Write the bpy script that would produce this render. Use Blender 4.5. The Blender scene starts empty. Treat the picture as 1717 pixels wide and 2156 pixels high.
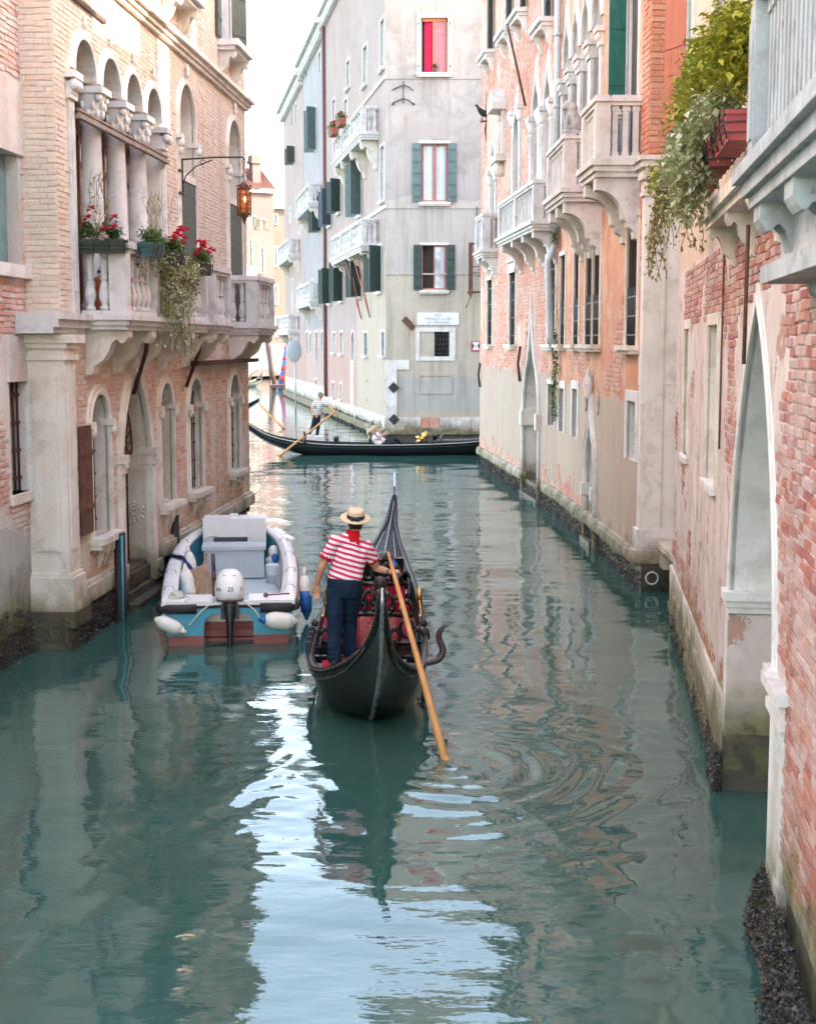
import bpy, math, random
import numpy as np
from math import sin, cos, tan, pi, radians, hypot, atan2, sqrt
from mathutils import Vector, Matrix, geometry, noise as mnoise
random.seed(7)
SC = bpy.context.scene
COL = SC.collection
# ------------------------------------------------------------------ camera, sky, sun, exposure
PITCH = radians(6.72); CAMZ = 4.0; FPX = 2994.0
cd = bpy.data.cameras.new('camera'); cam = bpy.data.objects.new('camera', cd); COL.objects.link(cam)
cam.location = (0, 0, CAMZ); cam.rotation_euler = (pi/2 - PITCH, 0, 0)
cd.sensor_fit = 'VERTICAL'; cd.sensor_height = 36; cd.sensor_width = 36; cd.lens = 36*FPX/2156
cd.clip_end = 2000
cd.dof.use_dof = True; cd.dof.focus_distance = 16.5; cd.dof.aperture_fstop = 4.0
SC.camera = cam
SUN_DIR = Vector((1.0, .03, tan(radians(27)))).normalized()          # towards the sun
world = bpy.data.worlds.new("World"); SC.world = world; world.use_nodes = True
wn = world.node_tree.nodes; wl = world.node_tree.links; wn.clear()
sky = wn.new('ShaderNodeTexSky'); sky.sky_type = 'NISHITA'; sky.sun_disc = False
sky.sun_elevation = radians(27); sky.sun_rotation = atan2(SUN_DIR.x, SUN_DIR.y)
sky.air_density = 1.0; sky.dust_density = 1.6; sky.ozone_density = 1.0; sky.altitude = 0
bg = wn.new('ShaderNodeBackground'); bg.inputs[1].default_value = 0.15
wo = wn.new('ShaderNodeOutputWorld'); wl.new(sky.outputs[0], bg.inputs[0]); wl.new(bg.outputs[0], wo.inputs[0])
sl = bpy.data.lights.new('sun', 'SUN'); sl.energy = 2.0; sl.angle = radians(.5); sl.color = (1, .93, .87)
so = bpy.data.objects.new('sun', sl); COL.objects.link(so); so.location = (40, 0, 60)
so.rotation_euler = (-SUN_DIR).to_track_quat('-Z', 'Y').to_euler()
SC.view_settings.view_transform = 'Standard'; SC.view_settings.look = 'None'
SC.view_settings.gamma = 1; SC.view_settings.use_curve_mapping = False
SC.view_settings.exposure = 3.55
SC.view_settings.use_white_balance = True; SC.view_settings.white_balance_temperature = 8400; SC.view_settings.white_balance_tint = 17
try:
    SC.cycles.max_bounces = 8; SC.cycles.diffuse_bounces = 4; SC.cycles.use_denoising = True
    SC.cycles.caustics_reflective = False; SC.cycles.caustics_refractive = False
except Exception: pass
# ------------------------------------------------------------------ geometry helpers
_c, _s = cos(PITCH), sin(PITCH)
def ray(px, py):
    x = (px - 858.5)/FPX; y = -(py - 1078)/FPX
    return Vector((x, _c + y*_s, -_s + y*_c))
def at_y(px, py, Y):
    r = ray(px, py); return Vector((0, 0, CAMZ)) + r*(Y/r.y)
def at_z(px, py, z):
    r = ray(px, py); return Vector((0, 0, CAMZ)) + r*((z - CAMZ)/r.z)
def project(p):
    v = p - Vector((0, 0, CAMZ)); f = v.y*_c - v.z*_s; u = v.y*_s + v.z*_c
    if f < .1: return None
    return (858.5 + FPX*v.x/f, 1078 - FPX*u/f, f)
class Wall:
    """a vertical facade plane: u along it, z up, o outwards"""
    def __init__(s, x, y, dx, dy, side):
        s.o = Vector((x, y, 0)); s.d = Vector((dx, dy, 0)).normalized()
        s.n = Vector((s.d.y, -s.d.x, 0)) if side > 0 else Vector((-s.d.y, s.d.x, 0)); s.side = side
    def P(s, u, z, o=0.): return s.o + s.d*u + s.n*o + Vector((0, 0, z))
    def hit(s, px, py, off=0.):
        r = ray(px, py); c = Vector((0, 0, CAMZ)); t = ((s.o - c).dot(s.n) + off)/r.dot(s.n)
        p = c + r*t; return (p - s.o).dot(s.d), p.z
    def rect(s, x0, y0, x1, y1, off=0.):
        xm, ym = (x0+x1)/2, (y0+y1)/2
        a, b = s.hit(x0, ym, off)[0], s.hit(x1, ym, off)[0]
        return min(a, b), max(a, b), s.hit(xm, y1, off)[1], s.hit(xm, y0, off)[1]
    def perp(s, u, inward=True):
        """the wall at right angles that starts at u and runs inwards, facing lower u"""
        p = s.P(u, 0); d = -s.n
        w = Wall.__new__(Wall); w.o = p; w.d = d; w.n = -s.d; w.side = 1; return w
WL = {}
def wloc(o): return WL.get(o.name, Vector((0, 0, 0))) if o else Vector((0, 0, 0))
def tag(o, label=None, cat=None, group=None, kind=None):
    if label: o['label'] = label
    if cat: o['category'] = cat
    if group: o['group'] = group
    if kind: o['kind'] = kind
    return o
def thing(name, label, cat, loc=(0, 0, 0), rz=0, group=None, local=False):
    o = bpy.data.objects.new(name, None); COL.objects.link(o); o.location = loc; o.rotation_euler = (0, 0, rz)
    o.empty_display_size = .2
    WL[o.name] = Vector((0, 0, 0)) if local else Vector(loc)
    return tag(o, label, cat, group)
def link(name, me, parent):
    o = bpy.data.objects.new(name, me); COL.objects.link(o)
    if parent: o.parent = parent; WL[o.name] = wloc(parent)
    return o
class MB:
    def __init__(s): s.v = []; s.f = []; s.sm = []
    def add(s, vs, fs, smooth=False):
        b = len(s.v); s.v += [tuple(v) for v in vs]; s.f += [tuple(i+b for i in f) for f in fs]; s.sm += [smooth]*len(fs)
        return s
    def hexa(s, p):        # 8 points: bottom loop 0-3, top loop 4-7
        return s.add(p, [(3,2,1,0),(4,5,6,7),(0,1,5,4),(1,2,6,5),(2,3,7,6),(3,0,4,7)])
    def box(s, x0, x1, y0, y1, z0, z1):
        return s.hexa([(x0,y0,z0),(x1,y0,z0),(x1,y1,z0),(x0,y1,z0),(x0,y0,z1),(x1,y0,z1),(x1,y1,z1),(x0,y1,z1)])
    def wbox(s, w, u0, u1, z0, z1, o0, o1):
        P = w.P
        return s.hexa([P(u0,z0,o0),P(u1,z0,o0),P(u1,z0,o1),P(u0,z0,o1),P(u0,z1,o0),P(u1,z1,o0),P(u1,z1,o1),P(u0,z1,o1)])
    def loft(s, rings, closed=True, cap=True, smooth=True):
        n = len(rings[0]); b = len(s.v)
        for r in rings: s.v += [tuple(p) for p in r]
        m = n if closed else n-1
        for k in range(len(rings)-1):
            for i in range(m):
                j = (i+1) % n
                s.f.append((b+k*n+i, b+k*n+j, b+(k+1)*n+j, b+(k+1)*n+i)); s.sm.append(smooth)
        if cap and closed:
            s.f.append(tuple(b+i for i in reversed(range(n)))); s.sm.append(False)
            s.f.append(tuple(b+(len(rings)-1)*n+i for i in range(n))); s.sm.append(False)
        return s
    def tube(s, pts, r, seg=8, cap=True, smooth=True, flat=1.0):
        pts = [Vector(p) for p in pts]; rs = r if isinstance(r, (list, tuple)) else [r]*len(pts)
        rings = []; prev = None
        for i, p in enumerate(pts):
            t = (pts[min(i+1, len(pts)-1)] - pts[max(i-1, 0)]).normalized()
            if prev is None:
                a = Vector((0, 0, 1)) if abs(t.z) < .9 else Vector((1, 0, 0)); x = t.cross(a).normalized()
            else:
                x = (prev - t*prev.dot(t)).normalized()
            prev = x; y = t.cross(x)
            rings.append([p + (x*cos(2*pi*k/seg) + y*sin(2*pi*k/seg)*flat)*rs[i] for k in range(seg)])
        return s.loft(rings, True, cap, smooth)
    def lathe(s, c, prof, seg=12, axis='z', cap=True):
        c = Vector(c); rings = []
        for r, h in prof:
            ring = []
            for k in range(seg):
                a = 2*pi*k/seg
                ring.append(c + (Vector((r*cos(a), r*sin(a), h)) if axis == 'z' else Vector((r*cos(a), h, r*sin(a)))))
            rings.append(ring)
        return s.loft(rings, True, cap, True)
    def ball(s, c, rx, ry=None, rz=None, seg=10, rings=6):
        ry = ry or rx; rz = rz or rx; c = Vector(c); R = []
        for k in range(rings+1):
            t = -pi/2 + pi*k/rings; q = max(cos(t), .02)
            R.append([c + Vector((rx*q*cos(2*pi*i/seg), ry*q*sin(2*pi*i/seg), rz*sin(t))) for i in range(seg)])
        return s.loft(R)
    def extrude(s, poly3, vec):      # closed prism from a planar 3-D polygon
        n = len(poly3); vec = Vector(vec); p = [Vector(q) for q in poly3]
        s.add(p + [q+vec for q in p], [tuple(reversed(range(n))), tuple(range(n, 2*n))] + [(i, (i+1) % n, n+(i+1) % n, n+i) for i in range(n)])
        return s
    def mesh(s, name, parent=None):
        L = wloc(parent); me = bpy.data.meshes.new(name)
        v = s.v if L.length == 0 else [(a[0]-L.x, a[1]-L.y, a[2]-L.z) for a in s.v]
        me.from_pydata(v, [], s.f); me.polygons.foreach_set('use_smooth', s.sm); me.update(); return me
    def build(s, name, mat, parent=None, kind=None, recalc=True):
        if not s.f: return None
        me = s.mesh(name, parent); me.materials.append(mat)
        if recalc:
            import bmesh
            bm = bmesh.new(); bm.from_mesh(me); bmesh.ops.recalc_face_normals(bm, faces=bm.faces); bm.to_mesh(me); bm.free()
        o = link(name, me, parent)
        if kind: o['kind'] = kind
        return o
def arc(cx, cz, r, a0, a1, n): return [(cx + r*cos(a0+(a1-a0)*i/n), cz + r*sin(a0+(a1-a0)*i/n)) for i in range(n+1)]
def arch_path(u0, u1, z0, zt, kind='round', n=10):
    """open path from the foot at u0 up over the head and down to the foot at u1"""
    w = (u1-u0)/2; uc = (u0+u1)/2
    if kind == 'rect': return [(u0, z0), (u0, zt), (u1, zt), (u1, z0)]
    if kind == 'round':
        zs = zt - w
        return [(u0, z0)] + [(uc - w*cos(pi*i/(2*n)), zs + w*sin(pi*i/(2*n))) for i in range(2*n+1)] + [(u1, z0)]
    if kind == 'point':
        R = 1.45*2*w*.75; h = sqrt(R*R - (R-w)**2); zs = zt - h
        a1 = math.acos((R-w)/R)
        L = [(u0+R - R*cos(a1*i/n), zs + R*sin(a1*i/n)) for i in range(n+1)]
        return [(u0, z0)] + L + [(u1-(p[0]-u0), p[1]) for p in reversed(L[:-1])] + [(u1, z0)]
    if kind == 'ogee':
        h = 2.35*w; zs = zt - h; L = []
        for i in range(n+1):
            t = i/n
            if t < .62: a = t/.62*radians(62); L.append((uc - w*cos(a), zs + w*sin(a)*1.35))
            else:
                q = (t-.62)/.38; x0 = w*cos(radians(62)); zz = zs + w*sin(radians(62))*1.35
                L.append((uc - x0*(1-q)**1.7, zz + (zt-zz)*(q**1.15)))
        return [(u0, z0)] + L + [(u1-(p[0]-u0), p[1]) for p in reversed(L[:-1])] + [(u1, z0)]
def inpoly(x, y, poly):
    c = False; n = len(poly); j = n-1
    for i in range(n):
        xi, yi = poly[i]; xj, yj = poly[j]
        if (yi > y) != (yj > y) and x < (xj-xi)*(y-yi)/(yj-yi)+xi: c = not c
        j = i
    return c
def facade(w, outline, holes, mat, parent, name='wall', o=0., kind=None):
    """wall face with real openings, triangulated round them"""
    pts = []; edges = []; 
    for poly in [outline]+holes:
        b = len(pts); pts += [Vector(p) for p in poly]; n = len(poly); edges += [(b+i, b+(i+1) % n) for i in range(n)]
    V, E, Fc, *_ = geometry.delaunay_2d_cdt(pts, edges, [], 1, 1e-5)
    mb = MB(); fs = []
    for f in Fc:
        x = sum(V[i][0] for i in f)/3; y = sum(V[i][1] for i in f)/3
        if inpoly(x, y, outline) and not any(inpoly(x, y, h) for h in holes): fs.append(tuple(f))
    mb.add([w.P(p[0], p[1], o) for p in V], fs)
    return mb.build(name, mat, parent, kind)
def offset_path(path, d):
    out = []; n = len(path)
    for i, p in enumerate(path):
        a = Vector(path[max(i-1, 0)]); b = Vector(path[min(i+1, n-1)]); q = Vector(p)
        t1 = (q-a); t2 = (b-q)
        t1 = t1.normalized() if t1.length > 1e-6 else t2.normalized(); t2 = t2.normalized() if t2.length > 1e-6 else t1
        n1 = Vector((-t1.y, t1.x)); n2 = Vector((-t2.y, t2.x)); m = (n1+n2)
        m = m.normalized() if m.length > 1e-6 else n1
        k = d/max(m.dot(n1), .45); out.append((p[0]+m.x*k, p[1]+m.y*k))
    return out
def sweep2d(mb, w, path, prof, smooth=False):
    """moulding along a facade path; prof = [(outward in the plane, proud of the wall)]"""
    rows = []
    for d, o in prof:
        rows.append([w.P(q[0], q[1], o) for q in offset_path(path, d)])
    n = len(path); b = len(mb.v); 
    for r in rows: mb.v += [tuple(p) for p in r]
    for k in range(len(prof)-1):
        for i in range(n-1):
            mb.f.append((b+k*n+i, b+k*n+i+1, b+(k+1)*n+i+1, b+(k+1)*n+i)); mb.sm.append(smooth)
def reveal(mb, w, path, depth, o=0., bottom=True):
    q = path + [path[0]] if bottom else path
    n = len(q); b = len(mb.v)
    mb.v += [tuple(w.P(p[0], p[1], o)) for p in q] + [tuple(w.P(p[0], p[1], -depth)) for p in q]
    for i in range(n-1): mb.f.append((b+i, b+i+1, b+n+i+1, b+n+i)); mb.sm.append(False)
def panel(w, path, o, mat, parent, name='pane'):
    mb = MB(); n = len(path)
    V = [Vector((p[0], p[1])) for p in path]
    tri = geometry.delaunay_2d_cdt(V, [(i, (i+1) % n) for i in range(n)], [], 1, 1e-5)
    mb.add([w.P(p[0], p[1], o) for p in tri[0]], [tuple(f) for f in tri[2]])
    return mb.build(name, mat, parent)
# ------------------------------------------------------------------ material helpers
def srgb(r, g, b):
    f = lambda c: (c/255/12.92) if c <= 10 else ((c/255+.055)/1.055)**2.4
    return (f(r), f(g), f(b), 1)
def A(r, g, b, k=.8):
    c = srgb(r, g, b); return (c[0]*k, c[1]*k, c[2]*k, 1)
class G:
    def __init__(s, name, rough=.8, spec=.3, metal=0.):
        s.m = bpy.data.materials.new(name); s.m.use_nodes = True; s.nt = s.m.node_tree; s.nt.nodes.clear()
        s.out = s.nt.nodes.new('ShaderNodeOutputMaterial'); s.b = s.nt.nodes.new('ShaderNodeBsdfPrincipled')
        s.nt.links.new(s.b.outputs[0], s.out.inputs[0])
        s.set('Roughness', rough); s.set('Specular IOR Level', spec); s.set('Metallic', metal)
        s._pos = None
    def set(s, k, v):
        if hasattr(v, 'is_linked'): s.nt.links.new(v, s.b.inputs[k])
        else: s.b.inputs[k].default_value = v
    def n(s, t, ins=None, **kw):
        x = s.nt.nodes.new(t)
        for k, v in kw.items(): setattr(x, k, v)
        for k, v in (ins or {}).items():
            if hasattr(v, 'is_linked'): s.nt.links.new(v, x.inputs[k])
            else: x.inputs[k].default_value = v
        return x
    def pos(s):
        if s._pos is None: s._pos = s.n('ShaderNodeNewGeometry').outputs['Position']
        return s._pos
    def obj(s): return s.n('ShaderNodeTexCoord').outputs['Object']
    def sc(s, vec, x, y, z): return s.n('ShaderNodeMapping', {'Vector': vec, 'Scale': (x, y, z)}).outputs[0]
    def noise(s, scale, detail=4, rough=.55, vec=None, dist=0.):
        return s.n('ShaderNodeTexNoise', {'Vector': vec or s.pos(), 'Scale': scale, 'Detail': detail, 'Roughness': rough, 'Distortion': dist}).outputs[0]
    def ramp(s, f, stops, interp='LINEAR'):
        r = s.n('ShaderNodeValToRGB', {0: f}); e = r.color_ramp.elements; r.color_ramp.interpolation = interp
        while len(e) < len(stops): e.new(.5)
        for i, (p, c) in enumerate(stops):
            e[i].position = p; e[i].color = c if hasattr(c, '__len__') else (c, c, c, 1)
        return r.outputs[0]
    def mix(s, f, a, b, blend='MIX'):
        x = s.n('ShaderNodeMix', data_type='RGBA', blend_type=blend)
        for i, v in ((0, f), (6, a), (7, b)):
            if hasattr(v, 'is_linked'): s.nt.links.new(v, x.inputs[i])
            else: x.inputs[i].default_value = v
        return x.outputs[2]
    def math(s, op, a, b=0., c=0.):
        x = s.n('ShaderNodeMath', operation=op)
        for i, v in enumerate((a, b, c)):
            if hasattr(v, 'is_linked'): s.nt.links.new(v, x.inputs[i])
            else: x.inputs[i].default_value = v
        return x.outputs[0]
    def z(s): return s.n('ShaderNodeSeparateXYZ', {0: s.pos()}).outputs[2]
    def bump(s, h, strength=.3, dist=.02):
        s.set('Normal', s.n('ShaderNodeBump', {'Height': h, 'Strength': strength, 'Distance': dist}).outputs[0])
    def tide(s, col, z0=1.0, amp=.55):
        """weathering from the tide: damp, rust brown and algae up to an uneven line"""
        nz = s.math('MULTIPLY', s.math('SUBTRACT', s.noise(1.4, 6, .62), .5), amp*2); zz = s.math('ADD', s.z(), nz)
        wet = s.ramp(s.math('DIVIDE', zz, z0*3.2), [(.2, 1.), (.62, 0.)]); g = s.ramp(s.math('DIVIDE', zz, z0), [(.5, 1.), (1., 0.)])
        stain = s.ramp(s.noise(2.1, 5, .6), [(.35, (.3, .27, .17, 1)), (.55, (.34, .23, .13, 1)), (.68, (.22, .2, .13, 1))])
        col = s.mix(s.math('MULTIPLY', wet, s.math('MULTIPLY', s.noise(3.3, 4), .42)), col, stain)
        grc = s.ramp(s.noise(5, 4, .6), [(.34, (.045, .04, .022, 1)), (.5, (.12, .1, .04, 1)), (.64, (.17, .165, .055, 1))])
        return s.mix(s.math('MULTIPLY', g, .88), col, grc)
def surf(name, c1, c2, c3=None, scale=.7, streak=.35, streakc=(.2, .17, .14, 1), spots=None, peel=None, tide=0., rough=.85, bump=.35, fine=.1, zones=None, tamp=.55, runs=()):
    g = G(name, rough)
    col = g.mix(g.ramp(g.noise(scale, 6, .6), [(.36, 0.), (.64, 1.)]), c1, c2)
    if c3: col = g.mix(g.ramp(g.noise(scale*2.3, 8, .65, dist=.4), [(.5, 0.), (.62, .8)]), col, c3)
    if zones:                       # bands of another plaster: (z0, z1, colour)
        for z0, z1, zc in zones:
            zz = g.math('ADD', g.z(), g.math('MULTIPLY', g.math('SUBTRACT', g.noise(.9, 5), .5), .8))
            f = g.math('MULTIPLY', g.math('GREATER_THAN', zz, z0), g.math('LESS_THAN', zz, z1))
            col = g.mix(g.math('MULTIPLY', f, .9), col, g.mix(g.noise(2.5, 6), zc, tuple(c*.8 for c in zc[:3])+(1,)))
    pm = None
    if peel:
        pc, th, ps = peel
        pm = g.ramp(g.noise(ps, 7, .62, dist=.3), [(th, 0.), (th+.015, 1.)])
        col = g.mix(pm, col, g.mix(g.noise(7, 3), pc, tuple(c*.72 for c in pc[:3])+(1,)))
    st = g.ramp(g.noise(1., 5, .6, vec=g.sc(g.pos(), 3.2, 3.2, .28)), [(.48, 0.), (.72, 1.)])
    col = g.mix(g.math('MULTIPLY', st, streak), col, streakc)
    for x0, x1, zt, ln, rc, a in runs:                       # rain and rust runs below sills and irons
        x = g.n('ShaderNodeSeparateXYZ', {0: g.pos()}).outputs[0]; z = g.z()
        d = g.math('DIVIDE', g.math('SUBTRACT', zt, z), ln); f = g.math('MULTIPLY', g.ramp(d, [(0., 0.), (.015, 1.), (1., 0.)]), g.ramp(g.math('ABSOLUTE', g.math('DIVIDE', g.math('SUBTRACT', x, (x0+x1)/2), (x1-x0)/2)), [(.6, 1.), (1., 0.)]))
        n = g.ramp(g.noise(1., 4, .6, vec=g.sc(g.pos(), 7, 7, .25)), [(.38, 0.), (.66, 1.)]) if x1-x0 > .3 else 1.
        col = g.mix(g.math('MULTIPLY', g.math('MULTIPLY', f, n), a), col, rc)
    if spots: col = g.mix(g.ramp(g.noise(9, 4, .6), [(.62, 0.), (.7, .7)]), col, spots)
    fn = g.noise(38, 4, .7)
    col = g.mix(fine*2, col, g.ramp(fn, [(.3, .18), (.75, .85)]), 'SOFT_LIGHT')
    if tide: col = g.tide(col, tide, tamp)
    g.set('Base Color', col)
    h = g.math('ADD', g.math('MULTIPLY', fn, .35), g.noise(5, 5, .6))
    if pm is not None: h = g.math('SUBTRACT', h, g.math('MULTIPLY', pm, .9))
    g.bump(h, bump, .03)
    return g.m
def bricks(name, cols, pale=None, palef=.5, tide=0., rough=.85, tamp=1.0, pscale=.8):
    g = G(name, rough)
    rnd = g.math('FRACT', g.math('ADD', g.n('ShaderNodeNewGeometry').outputs['Random Per Island'], g.n('ShaderNodeObjectInfo').outputs['Random']))
    k = len(cols)-1
    col = g.ramp(rnd, [(i/max(k, 1), c) for i, c in enumerate(cols)])
    col = g.mix(.35, col, g.ramp(g.noise(16, 5, .65), [(.3, .15), (.7, .85)]), 'SOFT_LIGHT')
    if pale:
        pf = g.math('MULTIPLY', g.ramp(g.math('ADD', g.math('MULTIPLY', g.noise(pscale, 7, .65), .8), g.math('MULTIPLY', rnd, .2)), [(.42, 0.), (.58, 1.)]), palef)
        col = g.mix(pf, col, g.mix(g.noise(20, 3), pale, tuple(c*.82 for c in pale[:3])+(1,)))
    st = g.ramp(g.noise(1., 5, .6, vec=g.sc(g.pos(), 3, 3, .3)), [(.5, 0.), (.75, .35)])
    col = g.mix(st, col, (.2, .15, .11, 1))
    if tide: col = g.tide(col, tide, tamp)
    g.set('Base Color', col); g.bump(g.math('ADD', g.noise(45, 3, .7), g.noise(14, 3)), .45, .008)
    return g.m
def paint(name, c, rough=.5, var=.25, spec=.4, metal=0., scale=6, wear=None, bump=.0):
    g = G(name, rough, spec, metal)
    col = g.mix(.9*var*2, c, g.ramp(g.noise(scale, 6, .65), [(.3, .2), (.7, .8)]), 'SOFT_LIGHT')
    if wear: col = g.mix(g.ramp(g.noise(scale*1.7, 7, .7), [(.58, 0.), (.66, .75)]), col, wear)
    g.set('Base Color', col); g.set('Roughness', g.ramp(g.noise(scale*2, 3), [(.3, max(rough-.1, .02)), (.7, min(rough+.12, 1))]))
    if bump: g.bump(g.noise(scale*6, 4), bump, .01)
    return g.m
def glass(name, c=(.03, .035, .04, 1), rough=.08):
    g = G(name, rough, .6); g.set('Base Color', g.mix(g.ramp(g.noise(1.2, 3), [(.4, 0.), (.6, 1.)]), c, tuple(x*2.2 for x in c[:3])+(1,)))
    g.bump(g.noise(1.5, 2), .05, .02); return g.m
def leafmat(name, cols, trans=.25):
    g = G(name, .5, .4)
    rnd = g.n('ShaderNodeNewGeometry').outputs['Random Per Island']
    g.set('Base Color', g.ramp(rnd, [(i/(len(cols)-1), c) for i, c in enumerate(cols)]))
    t = g.n('ShaderNodeBsdfTranslucent', {'Color': cols[len(cols)//2]}); ms = g.n('ShaderNodeMixShader', {0: trans})
    g.nt.links.new(g.b.outputs[0], ms.inputs[1]); g.nt.links.new(t.outputs[0], ms.inputs[2]); g.nt.links.new(ms.outputs[0], g.out.inputs[0])
    return g.m
# ------------------------------------------------------------------ materials
W_ = (.62, .61, .59, 1)
M = {}
STK = (.23, .2, .17, 1)
M['stone'] = surf('istrian_stone', A(246,243,240), A(232,228,223), A(216,210,203), 1.2, .22, STK, tide=.9, bump=.25)
M['stone_hi'] = surf('balcony_stone', A(236,233,231), A(220,216,213), A(198,192,188), 1.6, .28, STK, bump=.22)
M['stone_warm'] = surf('weathered_stone', A(246,238,228), A(232,221,208), A(216,200,184), 1.3, .25, (.34,.25,.17,1), tide=.85, bump=.35)
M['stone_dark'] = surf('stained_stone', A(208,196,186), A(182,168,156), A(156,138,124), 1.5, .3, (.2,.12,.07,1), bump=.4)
M['stone_grey'] = surf('blue_grey_weathered_stone', A(202,204,204), A(186,189,190), A(164,164,163), 1.6, .45, (.13,.12,.11,1), spots=A(120,118,116), bump=.3)
M['mortar_tan'] = surf('tan_mortar', A(238,226,212), A(222,206,190), None, 1.1, .3, tide=.85)
M['mortar_pink'] = surf('pale_mortar', A(228,214,206), A(206,188,180), A(190,150,134), 1.1, .3, tide=.8)
M['plaster_l1'] = surf('weathered_white_plaster', A(232,226,221), A(210,204,200), A(222,198,186), .9, .25, STK, zones=[(-1, 1.75, A(196,201,201))], tide=1.15, bump=.5)
M['brick_tan'] = bricks('tan_bricks', [A(228,206,186), A(236,214,197), A(220,194,172), A(232,208,190), A(226,186,168), A(230,210,192)], A(240,226,214), .5)
M['brick_low'] = bricks('ochre_pink_bricks', [A(226,178,156), A(230,192,170), A(218,150,126), A(230,206,188), A(208,112,82), A(236,214,200), A(214,134,106)], A(240,224,214), .6, tide=.85)
M['brick_l1'] = bricks('pale_pink_bricks', [A(216,160,146), A(222,180,168), A(206,130,112), A(226,200,190), A(196,96,74), A(230,208,200)], A(236,222,217), .62, tide=.9)
M['brick_or'] = bricks('orange_bricks', [A(214,132,104), A(220,146,118), A(206,120,94), A(216,138,112), A(200,116,96), A(224,160,132), A(190,104,84)], A(228,190,170), .4)
M['brick_r3'] = bricks('pink_bricks', [A(220,146,122), A(226,164,142), A(212,122,96), A(222,176,158), A(204,108,84)], A(230,206,196), .55)
M['brick_r1'] = bricks('red_purple_bricks', [A(196,118,104), A(174,104,98), A(206,136,114), A(182,126,124), A(200,104,80), A(208,164,152), A(160,96,92)], A(226,208,200), .55, tide=1.1, pscale=1.1)
M['plaster_r2'] = surf('orange_washed_plaster', A(230,172,144), A(222,148,116), A(230,196,176), .8, .35, A(206,130,96), zones=[(-1, 3.0, A(210,192,174))], tide=.8)
M['plaster_r3'] = surf('pink_washed_plaster', A(230,184,164), A(222,162,140), A(230,206,194), .8, .3, A(190,110,80), zones=[(-1, 3.35, A(196,180,164))], tide=.8)
M['plaster_r1'] = surf('peeling_cream_plaster', A(238,226,220), A(224,206,199), A(206,188,181), 1.1, .35, A(180,124,106), peel=(A(212,166,150), .6, 2.3), tide=1.05, bump=.55)
M['plaster_r1up'] = surf('peach_plaster', A(228,206,186), A(218,190,166), A(206,176,158), .8, .3, A(190,140,110))
M['plaster_c'] = surf('white_grey_plaster', A(186,177,173), A(170,162,159), A(155,148,145), .5, .6, STK, spots=A(170,164,160), peel=(A(204,150,128), .69, .7), runs=[(.4, 1.8, 15.0, 2.2, (.2,.17,.15,1), .75), (.35, 1.85, 9.7, 2.0, (.24,.22,.2,1), .7), (.4, 1.8, 6.15, 1.1, (.28,.25,.21,1), .6), (-.02, .1, 4.95, 2.6, (.4,.2,.09,1), .7), (-.2, .02, 13.4, 1.2, (.3,.2,.14,1), .6), (2.4, 3.4, 12.6, 3.0, (.3,.27,.25,1), .5), (1.0, 1.7, 20, 2.6, (.26,.22,.2,1), .6)], zones=[(-1, 10.0, A(204,196,187)), (-1, 6.9, A(212,200,180)), (1.2, 2.6, A(196,196,190))], tide=.8)
M['plaster_cream'] = surf('cream_pink_plaster', A(182,162,157), A(170,148,143), A(162,146,142), .4, .45, STK, zones=[(-1, 7.8, A(198,182,164))], tide=.8)
M['plaster_rose'] = surf('rosy_brick_plaster', A(180,158,153), A(168,142,136), A(170,160,157), .5, .45, STK, peel=(A(206,168,156), .6, 1.4), zones=[(-1, 4.6, A(200,160,148))], tide=.9)
M['plaster_blue'] = surf('blue_white_plaster', A(168,166,170), A(152,152,158), A(172,152,148), .4, .45, STK, peel=(A(208,180,170), .64, .9), zones=[(-1, 5.0, A(204,172,162))], tide=.9)
M['plaster_far'] = surf('pale_far_plaster', A(214,206,204), A(200,192,190), None, .4, .25)
M['plaster_pinkfar'] = surf('pink_stucco', A(118,101,102), A(110,94,95), None, .3, .15)
M['plaster_creamfar'] = surf('cream_stucco', A(122,113,108), A(114,106,101), None, .3, .2)
M['rooftile'] = surf('terracotta_tiles', A(146,104,92), A(128,88,76), A(150,118,106), 2, .2)
M['foundation'] = surf('wet_foundation', (.09,.075,.06,1), (.05,.045,.035,1), (.12,.11,.05,1), 2, .3, (.03,.03,.02,1), rough=.55, bump=.8)
M['mussel'] = bricks('mussels', [(.012,.01,.012,1), (.028,.022,.026,1), (.05,.04,.042,1), (.02,.016,.016,1), (.08,.068,.062,1), (.035,.035,.014,1), (.05,.042,.02,1)], rough=.45)
M['iron'] = paint('black_iron', (.03,.028,.028,1), .55, .3)
M['rust'] = paint('rusty_iron', (.13,.06,.045,1), .8, .4, .2, wear=(.22,.1,.05,1))
M['old_beam'] = paint('weathered_grey_brown_beam', (.27,.21,.18,1), .85, .35, .15, wear=(.16,.09,.07,1))
M['rustdark'] = paint('dark_rust', (.075,.035,.03,1), .8, .4, .2)
M['wood_red'] = paint('red_brown_wood', (.24,.085,.06,1), .55, .3)
M['wood_dark'] = paint('dark_brown_wood', (.06,.035,.028,1), .6, .3)
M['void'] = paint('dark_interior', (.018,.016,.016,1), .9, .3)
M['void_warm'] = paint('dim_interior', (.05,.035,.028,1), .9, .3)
M['shut_green'] = paint('dark_green_shutter', (.028,.055,.05,1), .5, .25)
M['shut_grey'] = paint('grey_green_shutter', (.085,.135,.135,1), .5, .25)
M['shut_blue'] = paint('slate_blue_shutter', (.05,.075,.1,1), .5, .25)
M['shut_olive'] = paint('olive_grey_shutter', (.06,.075,.062,1), .55, .2)
M['shut_teal'] = paint('faded_teal_shutter', (.14,.25,.26,1), .6, .3)
M['shut_bright'] = paint('bottle_green_shutter', (.012,.13,.1,1), .5, .25)
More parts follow.
